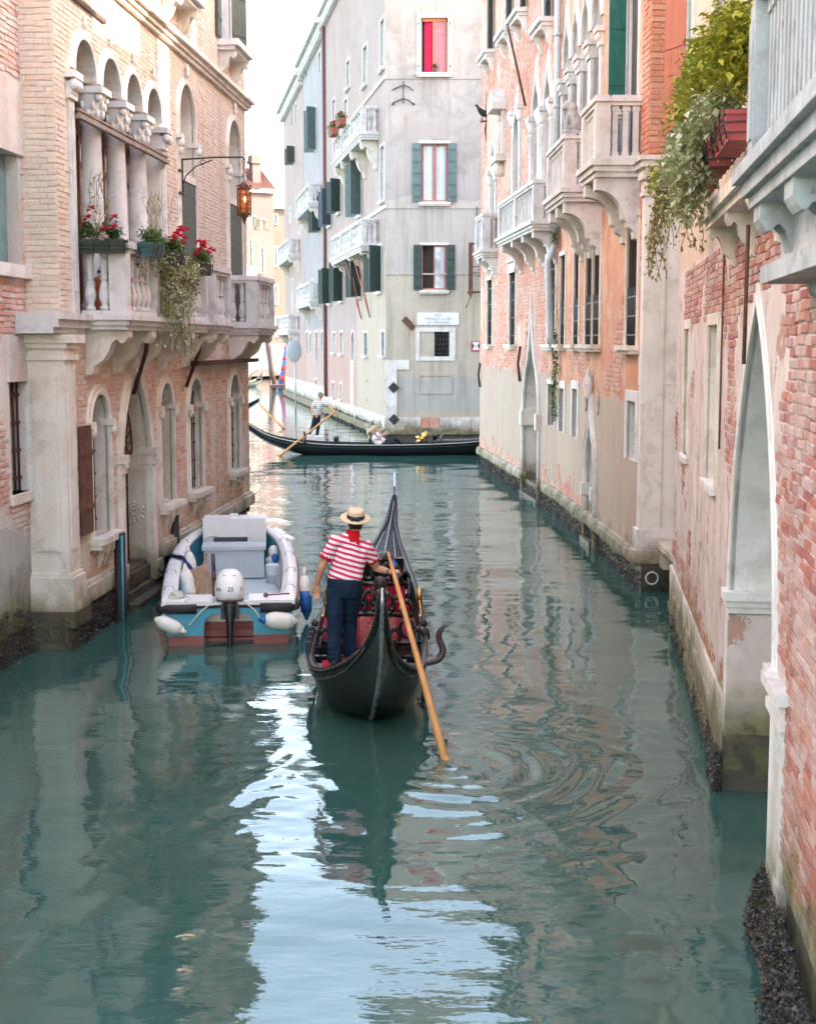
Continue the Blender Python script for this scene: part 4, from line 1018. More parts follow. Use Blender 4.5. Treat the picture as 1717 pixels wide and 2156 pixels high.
# ------------------------------------------------------------------ right bank
R1 = Wall(3.87, 20.6, -.124, -1, 1); R2 = Wall(3.82, 23.1, -.029, 1, -1); R3 = Wall(3.52, 33.5, -.08, 1, -1)
def ogee_head(w, p, win, fin=True, stone='stone'):
    mb = MB(); zt = max(q[1] for q in p); zlo = zt-(max(q[0] for q in p)-min(q[0] for q in p))*1.3
    hd = [q for q in p if q[1] > zlo]
    sweep2d(mb, w, hd, [(0, -.03), (0, .06), (.05, .07), (.06, .04), (.12, .04), (.15, .02), (.16, -.01)]); mb.build('arch_moulding', M[stone], win)
def kerb(w, u0, u1, b, z=.42, skip=()):
    u = u0; rr = random.Random(int(u1*10))
    while u < u1-.05:
        L = min(rr.uniform(1.2, 2.0), u1-u)
        if not any(a < u+L/2 < c for a, c in skip):
            mb = MB(); e = rr.uniform(0, .02); mb.wbox(w, u, u+L-.012, z-.02, z+.13, -.05, .09+e); mb.wbox(w, u, u+L-.012, z+.13, z+.2, -.05, .055+e); mb.build('kerb_stone', M['stone_warm'], b)
        u += L
def mid_palazzo():
    w = R2; U1 = 10.42
    b = thing('orange_palazzo', 'orange washed palazzo on the right bank with two deep stone balconies and a brick corner', 'building', w.P(5, 0, -4))
    rects = {'big': (.7, 1.66, 3.98, 6.1), 'd1': (4.5, 5.34, 4.0, 6.1), 'd2': (5.46, 6.3, 4.0, 6.1), 'e': (7.2, 7.95, 4.0, 6.05), 'f': (9.3, 10.05, 4.0, 6.0)}
    small = [(.62, 1.4, 2.05, 3.05), (7.2, 7.95, 2.0, 3.05), (9.25, 10.05, 2.0, 3.0)]
    door = arch_path(4.75, 5.85, -.2, 2.75, 'ogee', 9)
    up = rectpoly(.98, 2.1, 7.02, 9.9)
    og = [arch_path(c-.5, c+.5, 7.0, 11.35, 'ogee', 9) for c in (5.25, 6.65, 8.05, 9.4)]
    hol = [rectpoly(*r) for r in rects.values()]+[rectpoly(*r) for r in small]+[door, up]+og
    facade(w, rectpoly(0, U1, .35, 11.6), hol, M['plaster_r2'], b)
    shell(w, 0, U1, .3, 11.6, 10, 'plaster_r2', b)
    for a, c in ((0, 1.12), (1.84, U1)): mb = MB(); mb.wbox(w, a, c, 11.6, 14.3, -10, 0); mb.build('sun_gap_storey', M['plaster_r2'], b)  # out of view; the gap between the blocks is shaped to pass a sun strip
    mb = MB(); mb.wbox(w, 1.84, U1, 14.3, 14.5, -10.2, .4); mb.build('eaves', M['stone'], b)
    mb = MB(); mb.wbox(w, .02, U1, -1.5, .4, -9.9, -.04); mb.build('foundation', M['foundation'], b)
    kerb(w, -.1, U1, b, .42, ((4.6, 6.0),))
    for k, r in rects.items():
        win = window(w, rectpoly(*r), b, .3, 'stone_warm', PROF_FLAT); panel(w, rectpoly(*r), -.28, M['void'], win)
        u0, u1, z0, z1 = r
        grille(w, u0, u1, z0+.02, z0+.98, .0, win, 9, 3, 'iron', .012)
        shutter(w, u0+.02, (u0+u1)/2, z0, z1, -.22, -.18, 'shut_bright' if k in ('big', 'd1', 'd2') else 'shut_green', win, 2, 0)
        mb = MB(); mb.wbox(w, u1-.06, u1, z0, z1, -.25, -.02); mb.wbox(w, u0, u0+.05, z0, z1, -.2, -.1); mb.build('frame', M['wood_dark'], win)
        sill(w, u0, u1, z0, win, 'stone_warm', .2, .14, .14)
        mb = MB(); mb.wbox(w, u0-.1, u1+.1, z1+.0, z1+.1, -.02, .06); mb.build('lintel', M['stone_warm'], win)
    for r in small:
        win = window(w, rectpoly(*r), b, .32, 'stone', [(0, -.03), (0, .03), (.17, .03), (.18, -.01)]); panel(w, rectpoly(*r), -.3, M['void'], win)
        grille(w, r[0], r[1], r[2], r[3], -.12, win, 4, 6, 'rustdark', .016)
    d = window(w, door, b, .5, 'stone', PROF_RICH, 'water_door', False); panel(w, rectpoly(4.75, 5.85, -.3, 2.75), -.48, M['stone'], d, 'niche_back')
    mb = MB(); mb.wbox(w, 4.6, 4.8, .95, 1.2, -.3, .12); mb.wbox(w, 5.8, 6.02, .95, 1.2, -.3, .12); mb.build('capital', M['stone'], d)
    mb = MB(); mb.lathe(w.P(5.3, 2.9, .08), [(.06, 0), (.1, .06), (.07, .12), (.13, .3), (.1, .4), (.05, .52), (.02, .66)], 10); mb.build('finial', M['stone'], d)
    for u in (4.55, 6.08): mb = MB(); mb.extrude([w.P(u+.14*cos(2*pi*i/14), 2.9+.26*sin(2*pi*i/14), 0) for i in range(14)], w.n*.03); mb.build('roundel', M['stone_dark'], d)
    mb = MB(); mb.wbox(w, 4.7, 5.9, -.5, .12, -.5, .12); mb.build('threshold', M['foundation'], d)
    mb = MB(); mb.wbox(w, -2.6, 0, -1, 13, -9.8, -.9); mb.build('alley_sun_block', M['plaster_r1up'], b)  # unseen mass added to stop the sun shining through the alley
    # upper lights
    win = window(w, up, b, .3, 'stone', PROF_FLAT); panel(w, up, -.28, M['void'], win)
    shutter(w, 1.0, 2.08, 7.03, 9.88, -.12, -.08, 'door_grey', win, 2, 0); leaf_out(w, 2.12, 7.05, 9.88, .3, radians(96), 'shut_bright', win)
    for p, c in zip(og, (5.25, 6.65, 8.05, 9.4)):
        win = window(w, p, b, .32, 'stone', None, 'gothic_window'); ogee_head(w, p, win); panel(w, p, -.3, M['glass'], win)
        shutter(w, c-.48, c+.48, 7.0, 9.2, -.16, -.12, 'door_grey', win, 2, 0)
        for s in (-1, 1):
            u = c+s*.62; mb = MB(); mb.wbox(w, u-.12, u+.12, 7.0, 9.6, -.12, .06); q = mb.build('pilaster', M['stone_hi'], win)
            mb = MB(); mb.wbox(w, u-.15, u+.15, 9.6, 9.68, -.12, .1); mb.wbox(w, u-.13, u+.13, 9.68, 9.85, -.12, .09); mb.wbox(w, u-.18, u+.18, 9.85, 9.95, -.12, .16)
            for t in (-.1, 0, .1): mb.ball(w.P(u+t, 9.77, .1), .05, .05, .08, 6, 4)
            mb.build('capital', M['stone'], q)
    balcony(w, .62, 2.2, 7.0, .74, 1.02, b, 'stone_hi', 7, 3, 'col', (.85, 1.95), 1.0, 'quarter', .3, .28, 1.2)
    balcony(w, 4.35, 6.95, 6.95, .74, 1.0, b, 'stone_hi', 12, 3, 'col', (4.6, 5.65, 6.7), 1.0, 'quarter', .3, .26, 1.2)
    mb = MB(); z = 6.72                                      # course over the corner pilaster
    for h, e in ((.08, .05), (.1, .12), (.07, .17)): mb.wbox(w, -e, .62, z, z+h, -.62, e); z += h
    mb.build('cornice', M['stone_hi'], b)
    # corner pilaster: canal face and the face towards us
    mb = MB(); mb.wbox(w, -.05, .2, 1.0, 6.35, -.3, .05); mb.wbox(w, -.02, .25, 1.0, 6.7, -.62, .02)
    mb.wbox(w, -.03, .22, 3.35, 3.8, -.72, .06); mb.wbox(w, -.08, .3, .62, 1.0, -.75, .09); p = mb.build('corner_pilaster', M['stone'], b)
    mb = MB(); mb.wbox(w, -.09, .24, 6.35, 6.42, -.34, .09); mb.wbox(w, -.07, .22, 6.42, 6.6, -.32, .07); mb.wbox(w, -.12, .26, 6.6, 6.72, -.5, .12)
    for t in (.0, -.26): mb.lathe(w.P(-.1, 6.53, t), [(.07, -.03), (.07, .05)], 10, 'y')
    mb.build('capital', M['stone'], p)
    mb = MB(); mb.wbox(w, -.14, .3, .44, .66, -.3, .16); mb.build('base_block', M['stone_warm'], b)
    mb = MB(); mb.wbox(w, -.12, .3, -.8, .44, -.85, .02); mb.build('footing', M['foundation'], b)
    r = R2.perp(0)
    mb = MB(); mb.wbox(r, .62, 1.0, .66, 3.0, -.05, .02); mb.build('grey_render', M['plaster_r3'], b)
    brick_field(r, 0, .85, 7.0, 12, M['brick_or'], b, .092, .3, .014, .02)
    brick_field(r, .62, .95, 3.9, 6.7, M['brick_or'], b, .092, .3, .014, .02)
    brick_field(r, .5, .85, 3.0, 3.4, M['brick_or'], b, .092, .3, .014, .02)
    ex = [offset_path(rectpoly(*q), .12) for q in rects.values()]+[offset_path(q, .16) for q in og]+[offset_path(up, .12)]
    brick_field(w, 0, .62, 7.0, 11.5, M['brick_or'], b, .092, .28, .014, .015)
    m2 = lambda u, z: (mnoise.noise(Vector((u*.5, z*.6, 4))) > .05 and z < 6.6) or (z > 8 and u < 4.2 and mnoise.noise(Vector((u*.6, z*.8, 14))) > -.1)
    brick_field(w, .3, U1, 3.15, 11, M['brick_r3'], b, .085, .26, .014, .012, m2, ex)
    m3 = lambda u, z: z < .95+.3*mnoise.noise(Vector((u*.9, 0, 9)))+.35*mnoise.noise(Vector((u*2.6, z*4, 3))) and u > 6.0
    brick_field(w, 6, U1, .62, 1.6, M['brick_r3'], b, .085, .26, .014, .012, m3)
    mussel_bed(w, 0, U1, b, .0, .34, n=1900, s=.06, thick=.16)
    mussel_bed(r, -.05, .9, b, .13, .34, n=240, s=.06, thick=.12)
    return b
MID = mid_palazzo()
def far_palazzo():
    w = R3; U1 = 14.1
    b = thing('pink_brick_palazzo', 'pink brick palazzo with gothic water door at the canal bend on the right', 'building', w.P(7, 0, -4))
    low = [(11.2, 12.3, 4.0, 6.0), (6.5, 7.6, 4.0, 6.0), (.4, 1.4, 4.0, 6.05)]
    door = arch_path(2.5, 4.9, -.3, 4.85, 'ogee', 9)
    tw = [arch_path(1.2, 2.12, 6.9, 10.75, 'ogee', 8), arch_path(2.85, 3.8, 6.9, 10.85, 'ogee', 8)]
    sg = [arch_path(6.05, 6.95, 8.1, 10.7, 'ogee', 8), arch_path(10.6, 11.5, 7.0, 10.35, 'ogee', 8)]
    top = [(1.5, 2.5, 11.7, 13.6), (5.2, 6.2, 12.75, 15), (7.7, 8.7, 12.8, 15), (11.5, 12.5, 12.95, 15)]
    sm = [(.4, 1.25, 2.05, 3.05)]
    hol = [rectpoly(*r) for r in low+top+sm]+[door]+tw+sg
    facade(w, rectpoly(0, U1, .35, 15.2), hol, M['plaster_r3'], b); shell(w, 0, U1, .3, 15.2, 10, 'plaster_r3', b)
    mb = MB(); mb.wbox(w, 0, U1+.3, 15.2, 15.4, -10.2, .4); mb.build('eaves', M['stone'], b)
    mb = MB(); mb.wbox(w, 0, U1-.03, -1.5, .4, -9.9, -.04); mb.build('foundation', M['foundation'], b)
    kerb(w, 0, U1+.1, b, .4, ((2.4, 5.0),))
    for i, r in enumerate(low+top+sm):
        p = rectpoly(*r); t = r in top
        win = window(w, p, b, .3, 'stone' if t or r in sm else 'stone_warm', PROF_FLAT); panel(w, p, -.28, M['glass_pale'] if t else M['void'], win)
        if r in low:
            grille(w, r[0], r[1], r[2], r[3], -.03, win, 7, 4, 'iron', .012)
            mb = MB(); mb.wbox(w, r[0]-.12, r[1]+.12, r[3], r[3]+.12, -.02, .08); mb.wbox(w, r[0]-.05, r[1]+.05, r[3]+.12, r[3]+.3, -.02, .04); mb.wbox(w, r[0]-.15, r[1]+.15, r[3]+.3, r[3]+.38, -.02, .12); mb.build('lintel', M['stone_warm'], win)
        elif r in sm: grille(w, r[0], r[1], r[2], r[3], -.1, win, 4, 6, 'rustdark', .016)
        if r not in sm: sill(w, r[0], r[1], r[2], win, 'stone', .34 if t else .18, .2 if t else .14, .3 if t else .12)
        if t:
            for u in (r[0]-.1, r[1]+.1): bracket(w, u, r[2]-.2, .3, .42, .18, win, 'stone', 'quarter')
            leaf_out(w, r[0]-.02, r[2], r[3], .4, radians(150), 'shut_grey', win)
    for p in tw+sg:
        u0, u1 = min(q[0] for q in p), max(q[0] for q in p); z0 = min(q[1] for q in p)
        win = window(w, p, b, .35, 'stone', None, 'gothic_window'); ogee_head(w, p, win); panel(w, p, -.33, M['glass'], win)
        if p in sg: shutter(w, u0, u1, z0, z0+(1.4 if p is sg[0] else 2.2), -.14, -.1, 'shut_green', win, 2, 0)
        for u in (u0-.16, u1+.16):
            mb = MB()
            if p in tw: mb.lathe(w.P(u, z0, -.02), [(.17, 0), (.17, .1), (.13, .16), (.125, 2.4), (.14, 2.42), (.125, 2.46)], 14)
            else: mb.wbox(w, u-.1, u+.1, z0, z0+1.9, -.1, .06)
            q = mb.build('column' if p in tw else 'pilaster', M['stone_hi'], win); zc = z0+(2.46 if p in tw else 1.9)
            mb = MB(); mb.lathe(w.P(u, zc, -.02), [(.13, 0), (.15, .1), (.2, .26), (.2, .3)], 12); mb.wbox(w, u-.22, u+.22, zc+.3, zc+.42, -.24, .16); mb.build('capital', M['stone'], q)
    d = window(w, door, b, .9, 'stone', PROF_RICH, 'water_door', False); panel(w, rectpoly(2.5, 4.9, -.4, 4.85), -.88, M['stone_dark'], d, 'door_back')
    for u in (2.5, 4.9): mb = MB(); mb.wbox(w, u-.2, u+.12, 1.85, 2.25, -.6, .12); mb.build('capital', M['stone_warm'], d)
    mb = MB(); mb.wbox(w, 2.4, 5.0, -.5, .08, -.9, .1); mb.build('threshold', M['foundation'], d)
    mb = MB(); c = w.P(4.1, 4.05, -.1); mb.lathe(c, [(.02, .5), (.03, .34), (.17, .3), (.2, .26), (.1, -.2), (.04, -.26)], 6); mb.build('hanging_lamp', M['iron'], d)
    balcony(w, .1, 5.9, 6.85, .6, .95, b, 'stone_hi', 24, 2, 'col', (.35, 1.9, 3.6, 5.4), .75, 'quarter', .28, .22, 1.1, mid=(3.0,))
    balcony(w, 10.2, 11.9, 6.85, .45, 1.1, b, 'stone_hi', 5, 1, 'col', (10.4, 11.6), .6, 'quarter', .28, .22, 1.1)
    # carved shrine canopy and an iron rod
    mb = MB(); mb.wbox(w, 8.6, 9.7, 10.75, 10.95, -.02, .42); mb.extrude([w.P(8.6, 10.95, 0), w.P(9.7, 10.95, 0), w.P(9.15, 11.4, 0)], w.n*.4); mb.wbox(w, 8.7, 8.85, 9.5, 10.75, -.02, .12); mb.wbox(w, 9.45, 9.6, 9.5, 10.75, -.02, .12); mb.wbox(w, 8.6, 9.7, 9.3, 9.5, -.02, .3); mb.ball(w.P(9.15, 10.1, .05), .25, .12, .42); mb.ball(w.P(9.15, 10.55, .1), .12); mb.ball(w.P(9.15, 9.1, .1), .25, .15, .22)
    mb.build('shrine_relief', M['stone_warm'], b)
    mb = MB(); mb.tube([w.P(4.7, 10.2, .08), w.P(4.75, 12.2, .55)], .035, 6); mb.build('iron_rod', M['rust'], b)
    ex = [offset_path(rectpoly(*q), .12) for q in low+top]+[offset_path(q, .18) for q in tw+sg+[door]]
    m2 = lambda u, z: mnoise.noise(Vector((u*.45, z*.5, 4))) > -.22 and (z > 3.3+.3*mnoise.noise(Vector((u, 0, 1))) )
    brick_field(w, 0, U1, 2.9, 13, M['brick_r3'], b, .085, .26, .014, .012, m2, ex)
    m3 = lambda u, z: z < .85+.35*mnoise.noise(Vector((u*.7, 0, 9)))+.4*mnoise.noise(Vector((u*2.4, z*4, 3))) and not 2.2 < u < 5.2
    brick_field(w, 0, U1, .62, 1.9, M['brick_r3'], b, .085, .26, .014, .012, m3)
    for u, z0, z1 in ((5.45, 3.0, 3.95), (5.4, 6.1, 6.6), (13.8, 2.6, 3.4)): mb = MB(); mb.tube([w.P(u, z0, .04), w.P(u+.03, (z0+z1)/2, .09), w.P(u, z1, .04)], .04, 6); mb.build('anchor', M['rustdark'], b)
    mussel_bed(w, 0, U1, b, .0, .36, n=1700, s=.08, thick=.25)
    mb = MB(); mb.tube([R2.P(10.3, 6.3, .12), R2.P(10.3, 14, .12)], .075, 8); mb.tube([R2.P(10.3, 6.3, .12), R2.P(10.25, 5.9, .3), R2.P(10.2, 4.2, .22), R2.P(10.2, 3.9, .12)], .075, 8)
    for z in (5.2, 7.6, 9.4, 11): mb.lathe(R2.P(10.3, z, .12 if z > 6 else .25), [(.095, -.04), (.095, .04)], 8)
    mb.build('drainpipe', M['pipe_grey'], b)
    return b
FARP = far_palazzo()
def near_house():
    w = R1
    b = thing('peeling_house', 'peeling cream and brick house at the right edge with a tall pointed water gate', 'building', w.P(8, 0, -4))
    gate = arch_path(8.1, 11.2, -.6, 4.3, 'point', 12)
    n1 = rectpoly(1.72, 2.62, 2.57, 4.2); n2 = rectpoly(5.35, 6.5, 2.56, 4.2); n3 = rectpoly(3.55, 4.1, 2.6, 4.2)
    u1 = rectpoly(5.2, 6.5, 6.3, 8.9); u2 = rectpoly(.9, 1.9, 6.9, 9.2)
    hol = [gate, n1, n2, u1, u2]
    facade(w, rectpoly(0, 18.5, .55, 5.0), [gate, n1, n2], M['plaster_r1'], b)
    facade(w, rectpoly(0, 18.5, 5.0, 13), [u1, u2], M['plaster_r1up'], b)
    shell(w, 0, 18.5, .3, 13, 10, 'plaster_r1up', b)
    mb = MB(); mb.wbox(w, 0, 18.5, 13, 13.2, -10.2, .4); mb.build('eaves', M['stone'], b)
    for a, c in ((.02, 8.1), (11.2, 18.4)): mb = MB(); mb.wbox(w, a, c, -1.5, .6, -9.9, -.03); mb.build('foundation', M['foundation'], b)
    # ledge of kerb blocks under the wall
    u = -.03; rr = random.Random(8)
    while u < 8.05:
        L = min(rr.uniform(.7, 1.3), 8.08-u)
        for z0, z1, e in ((.55, .8, .025), (.28, .54, .045), (.0, .27, .05)): mb = MB(); mb.wbox(w, u, u+L-.015, z0, z1-.01, -.05, e+rr.uniform(-.015, .015)); mb.build('kerb_stone', M['stone_warm'], b)
        u += L
    d = window(w, gate, b, 1.0, 'stone', [(0, -.04), (0, .018), (.06, .028), (.09, .012), (.14, .012), (.15, -.01)], 'water_gate', False)
    panel(w, rectpoly(8.1, 11.2, -.6, 4.3), -.98, M['stone_dark'], d, 'gate_back')
    for u, s in ((8.1, 1), (11.2, -1)):
        a, c = (u-.06, u+.05) if s > 0 else (u-.05, u+.06)
        mb = MB(); z = 1.62
        for h, e in ((.06, .02), (.06, .05), (.08, .09)): mb.wbox(w, a-e, c+e, z, z+h, -.96, .0+e*.7); z += h
        mb.build('impost', M['stone'], d)
    mb = MB(); mb.wbox(w, 8.0, 8.13, .5, 1.6, -.95, .006); mb.build('jamb', M['plaster_r1'], d)
    mb = MB(); mb.wbox(w, 7.95, 8.2, -.6, .5, -.95, .03); mb.build('jamb_foot', M['foundation'], d)
    mb = MB(); mb.wbox(w, 11.3, 11.85, .45, 1.55, -.5, .012); mb.wbox(w, 11.28, 11.88, .3, .5, -.5, .03); p = mb.build('pilaster', M['stone'], d)
    mb = MB(); z = 1.5
    for h, e in ((.06, .02), (.07, .06), (.1, .02), (.07, .1)): mb.wbox(w, 11.3-e, 11.85+e, z, z+h, -.5, .012+e*.8); z += h
    for i in range(7): mb.wbox(w, 11.31+i*.08, 11.35+i*.08, 1.3, 1.5, .005, .03)
    mb.build('capital', M['stone'], p)
    mb = MB(); mb.wbox(w, 11.25, 11.9, -.8, .32, -.5, .04); mb.build('footing', M['foundation'], b)
    for p in (n1, n2):
        win = window(w, p, b, .3, 'stone_warm', [(0, -.02), (0, .025), (.12, .025), (.125, -.01)], 'blind_window'); panel(w, p, -.28, M['stone_warm'], win, 'infill')
        a = min(q[0] for q in p); c = max(q[0] for q in p); mb = MB(); mb.wbox(w, a-.05, c+.05, 2.5, 2.57, -.1, .06); mb.build('sill', M['stone'], win)
    win = window(w, u1, b, .25, 'stone', [(0, -.03), (0, .03), (.13, .03), (.135, -.01)]); panel(w, u1, -.22, M['brown_panel'], win, 'shutter')
    win = window(w, u2, b, .25, 'stone', [(0, -.03), (0, .03), (.13, .03), (.135, -.01)]); panel(w, u2, -.22, M['glass'], win); leaf_out(w, .88, 6.9, 9.2, .5, radians(150), 'brown_panel', win)
    mb = MB(); mb.tube([w.P(7.0, 3.0, .02), w.P(7.0, 5.0, .02)], .01, 8); mb.build('rusty_crack_line', M['rust'], b)  # thin rust tube that stands for a crack in the wall
    mb = MB(); mb.tube([w.P(9.75, 4.9, .1), w.P(9.7, 3.85, .1)], .016, 8); mb.build('gate_hook', M['rust'], b)
    ex = [offset_path(gate, .18), offset_path(n1, .13), offset_path(n2, .13)]
    def m1(u, z):
        q = mnoise.noise(Vector((u*.8, z*.9, 6)))
        if u > 11.2: return q > -.5
        if u > 7.0: return q > -.1 and z > 2.6 or z < 1.1 and q > 0
        if z > 4.25 and 1.5 < u: return q > -.3
        if z < 1.25-.04*u+.3*mnoise.noise(Vector((u*2, z*3, 1))): return q > -.3
        return q > .34
    brick_field(w, 0, 8.0, .82, 4.98, M['brick_r1'], b, .07, .24, .011, .011, m1, ex)
    brick_field(w, 11.8, 15, .7, 4.5, M['brick_r1'], b, .07, .24, .012, .015, m1, ex, 1.6)
    brick_field(w, 8.0, 11.8, 1.95, 4.98, M['brick_r1'], b, .07, .24, .012, .015, m1, ex, 1.6)
    # deep front balcony, and the narrow shelf that carries the planters
    balcony(w, 12.5, 18.3, 4.98, .4, 1.05, b, 'stone_grey', 36, 3, 'col', (12.75, 14.0, 15.4), .5, 'scroll', .3, .22, 1.0, mid=(15.4,))
    mb = MB(); mb.wbox(w, 12.3, 18.3, 4.35, 4.45, -.02, .3); mb.wbox(w, 12.4, 18.3, 4.45, 4.7, -.02, .2); mb.build('corbel_course', M['stone_grey'], b)
    mb = MB(); mb.wbox(w, 7.6, 12.2, 5.08, 5.18, -.02, .3); mb.wbox(w, 7.6, 12.2, 5.02, 5.08, -.02, .25)
    s = mb.build('shelf', M['stone_warm'], b)
    for u in (7.9, 9.4, 10.9): bracket(w, u, 5.02, .24, .34, .14, s, 'stone_warm')
    mussel_bed(w, -.05, 8.1, b, .03, .3, n=1500, s=.05, thick=.12)
    mussel_bed(w, 7.95, 11.2, b, -.9, .3, n=1100, s=.06, thick=.3)
    mussel_bed(w.perp(7.97) if False else w, 7.6, 8.3, b, .05, .42, n=500, s=.06, thick=.22)
    mb = MB(); P_ = [(0, -1.2), (.3, -1.2), (.24, -.08), (.12, .02), (0, .1)]; mb.extrude([w.P(11.3, z, o) for o, z in P_], w.d*7); mb.build('foundation', M['foundation'], b)
    mussel_bed(w, 11.15, 16, b, .02, .5, n=4200, s=.055, thick=.5)
    return b
NEAR = near_house()
def sun_blocker():  # unseen block, added to keep direct sun out of the side canal
    w = Wall(16, 44, 0, 1, -1)
    b = thing('sun_blocking_mass', 'added unseen block keeping sun out of the side canal behind the pink brick palazzo', 'building', w.P(8, 0, -4))
    mb = MB(); mb.wbox(w, 0, 18, -1, 16, -8, 0); mb.build('wall', M['plaster_far'], b)
sun_blocker()
# ------------------------------------------------------------------ boats
M['lacquer'] = paint('black_lacquer', (.009, .009, .01, 1), .14, .25, .6, scale=5)
M['lacquer_dull'] = paint('worn_black_lacquer', (.011, .011, .012, 1), .45, .3, .35, scale=8)
M['deck_black'] = paint('bow_deck_lacquer', (.006, .006, .007, 1), .5, .3, .2, scale=7)
M['rail'] = paint('rubbed_rail', (.1, .085, .075, 1), .3, .35, .6, scale=14)
M['steel'] = paint('polished_steel', (.42, .44, .47, 1), .3, .3, .5, .85, scale=10)
M['brass'] = paint('brass', (.62, .4, .13, 1), .3, .25, .5, .9)
M['red_paint'] = paint('red_gloss', (.36, .012, .014, 1), .35, .2)
M['carpet'] = paint('crimson_carpet', (.3, .012, .03, 1), .85, .3, .1, scale=30)
def brocade():
    g = G('crimson_gold_brocade', .7)
    v = g.n('ShaderNodeTexVoronoi', {'Vector': g.sc(g.pos(), 14, 14, 11), 'Scale': 1.}).outputs['Distance']
    w = g.math('SINE', g.math('MULTIPLY', v, 26)); f = g.ramp(w, [(.55, 0.), (.62, 1.)])
    st = g.math('GREATER_THAN', g.math('SINE', g.math('MULTIPLY', g.n('ShaderNodeSeparateXYZ', {0: g.pos()}).outputs[0], 21)), .1)
    g.set('Base Color', g.mix(g.math('MULTIPLY', f, st), (.26, .014, .035, 1), (.34, .2, .13, 1))); g.bump(g.noise(60), .3, .004); return g.m
M['brocade'] = brocade()
M['oar_wood'] = paint('honey_oar_wood', (.55, .25, .085, 1), .42, .3, .4, scale=4)
M['walnut'] = paint('dark_walnut', (.07, .04, .04, 1), .4, .3, .45)
M['turq'] = paint('turquoise_paint', (.015, .30, .42, 1), .4, .12, .5, scale=3, wear=(.09, .2, .23, 1))
M['antifoul'] = paint('antifouling_red', (.27, .085, .075, 1), .6, .3, scale=5, wear=(.2, .12, .09, 1))
M['boat_white'] = paint('boat_white', (.74, .745, .73, 1), .4, .25, .45, scale=3.5, wear=(.5, .47, .41, 1), bump=.12)
M['boat_grey'] = paint('boat_grey', (.47, .52, .55, 1), .5, .15, .4, scale=4)
M['rubber'] = paint('black_rubber', (.02, .02, .021, 1), .65, .25)
M['fender_w'] = paint('fender_white', (.7, .69, .63, 1), .4, .2, .4, scale=5, wear=(.5, .47, .38, 1))
M['fender_b'] = paint('fender_blue', (.01, .13, .4, 1), .35, .15)
M['rope_blue'] = paint('blue_rope', (.012, .04, .14, 1), .8, .3, .2, scale=40)
M['rope_pale'] = paint('pale_cord', (.6, .58, .52, 1), .8, .2)
M['plank'] = paint('raw_plank', (.4, .27, .19, 1), .7, .35, .2, scale=8)
def lerp_table(T, n):
    T = [tuple(map(float, t)) for t in T]; out = []
    s0, s1 = T[0][0], T[-1][0]
    for i in range(n+1):
        t = i/n; s = s0+(s1-s0)*(t if n < 20 else (.5*t+.5*(3*t*t-2*t**3)))
        k = max(j for j in range(len(T)) if T[j][0] <= s+1e-9); k = min(k, len(T)-2)
        a, b = T[k], T[k+1]; p = T[max(k-1, 0)]; q = T[min(k+2, len(T)-1)]; h = b[0]-a[0]; u = (s-a[0])/h; r = [s]
        for c in range(1, len(a)):
            d1 = (b[c]-a[c])/h; ma = ((b[c]-p[c])/(b[0]-p[0])) if k > 0 else d1; mq = ((q[c]-a[c])/(q[0]-a[0])) if k+2 < len(T) else d1
            r.append((2*u**3-3*u*u+1)*a[c]+(u**3-2*u*u+u)*h*ma+(-2*u**3+3*u*u)*b[c]+(u**3-u*u)*h*mq)
        out.append(r)
    return out
# station tables: s, half beam, gunwale z, keel z, sideways bend
GT1 = [(-1.1,.014,1.70,1.56,0),(-.95,.022,1.55,1.3,-.01),(-.7,.05,1.33,.98,-.02),(-.4,.095,1.1,.7,-.045),(-.1,.165,.9,.44,-.08),(.15,.25,.76,.25,-.11),(.4,.36,.63,.1,-.135),(.65,.5,.53,.0,-.16),(.9,.58,.48,-.06,-.185),(1.2,.63,.45,-.1,-.205),(1.7,.67,.43,-.12,-.225),(2.4,.69,.42,-.13,-.235),(4,.69,.42,-.13,-.245),(5.5,.63,.435,-.13,-.22),(6.8,.52,.47,-.12,-.185),(8.2,.36,.57,-.1,-.14),(9.3,.2,.74,-.02,-.1),(10.0,.1,.93,.15,-.06),(10.5,.05,1.14,.45,-.02),(10.75,.018,1.32,.85,0)]
GT2 = [(0,.02,1.34,1.18,0),(.5,.1,1.1,.86,0),(1.13,.28,.74,.45,-.03),(1.8,.46,.55,.17,-.05),(2.4,.58,.46,-.02,-.08),(3.5,.68,.38,-.1,-.1),(5.5,.71,.36,-.12,-.12),(7.5,.6,.4,-.1,-.1),(9.0,.4,.5,-.04,-.06),(10.0,.18,.74,.15,-.03),(10.6,.05,1.05,.5,0),(10.9,.018,1.3,.85,0)]
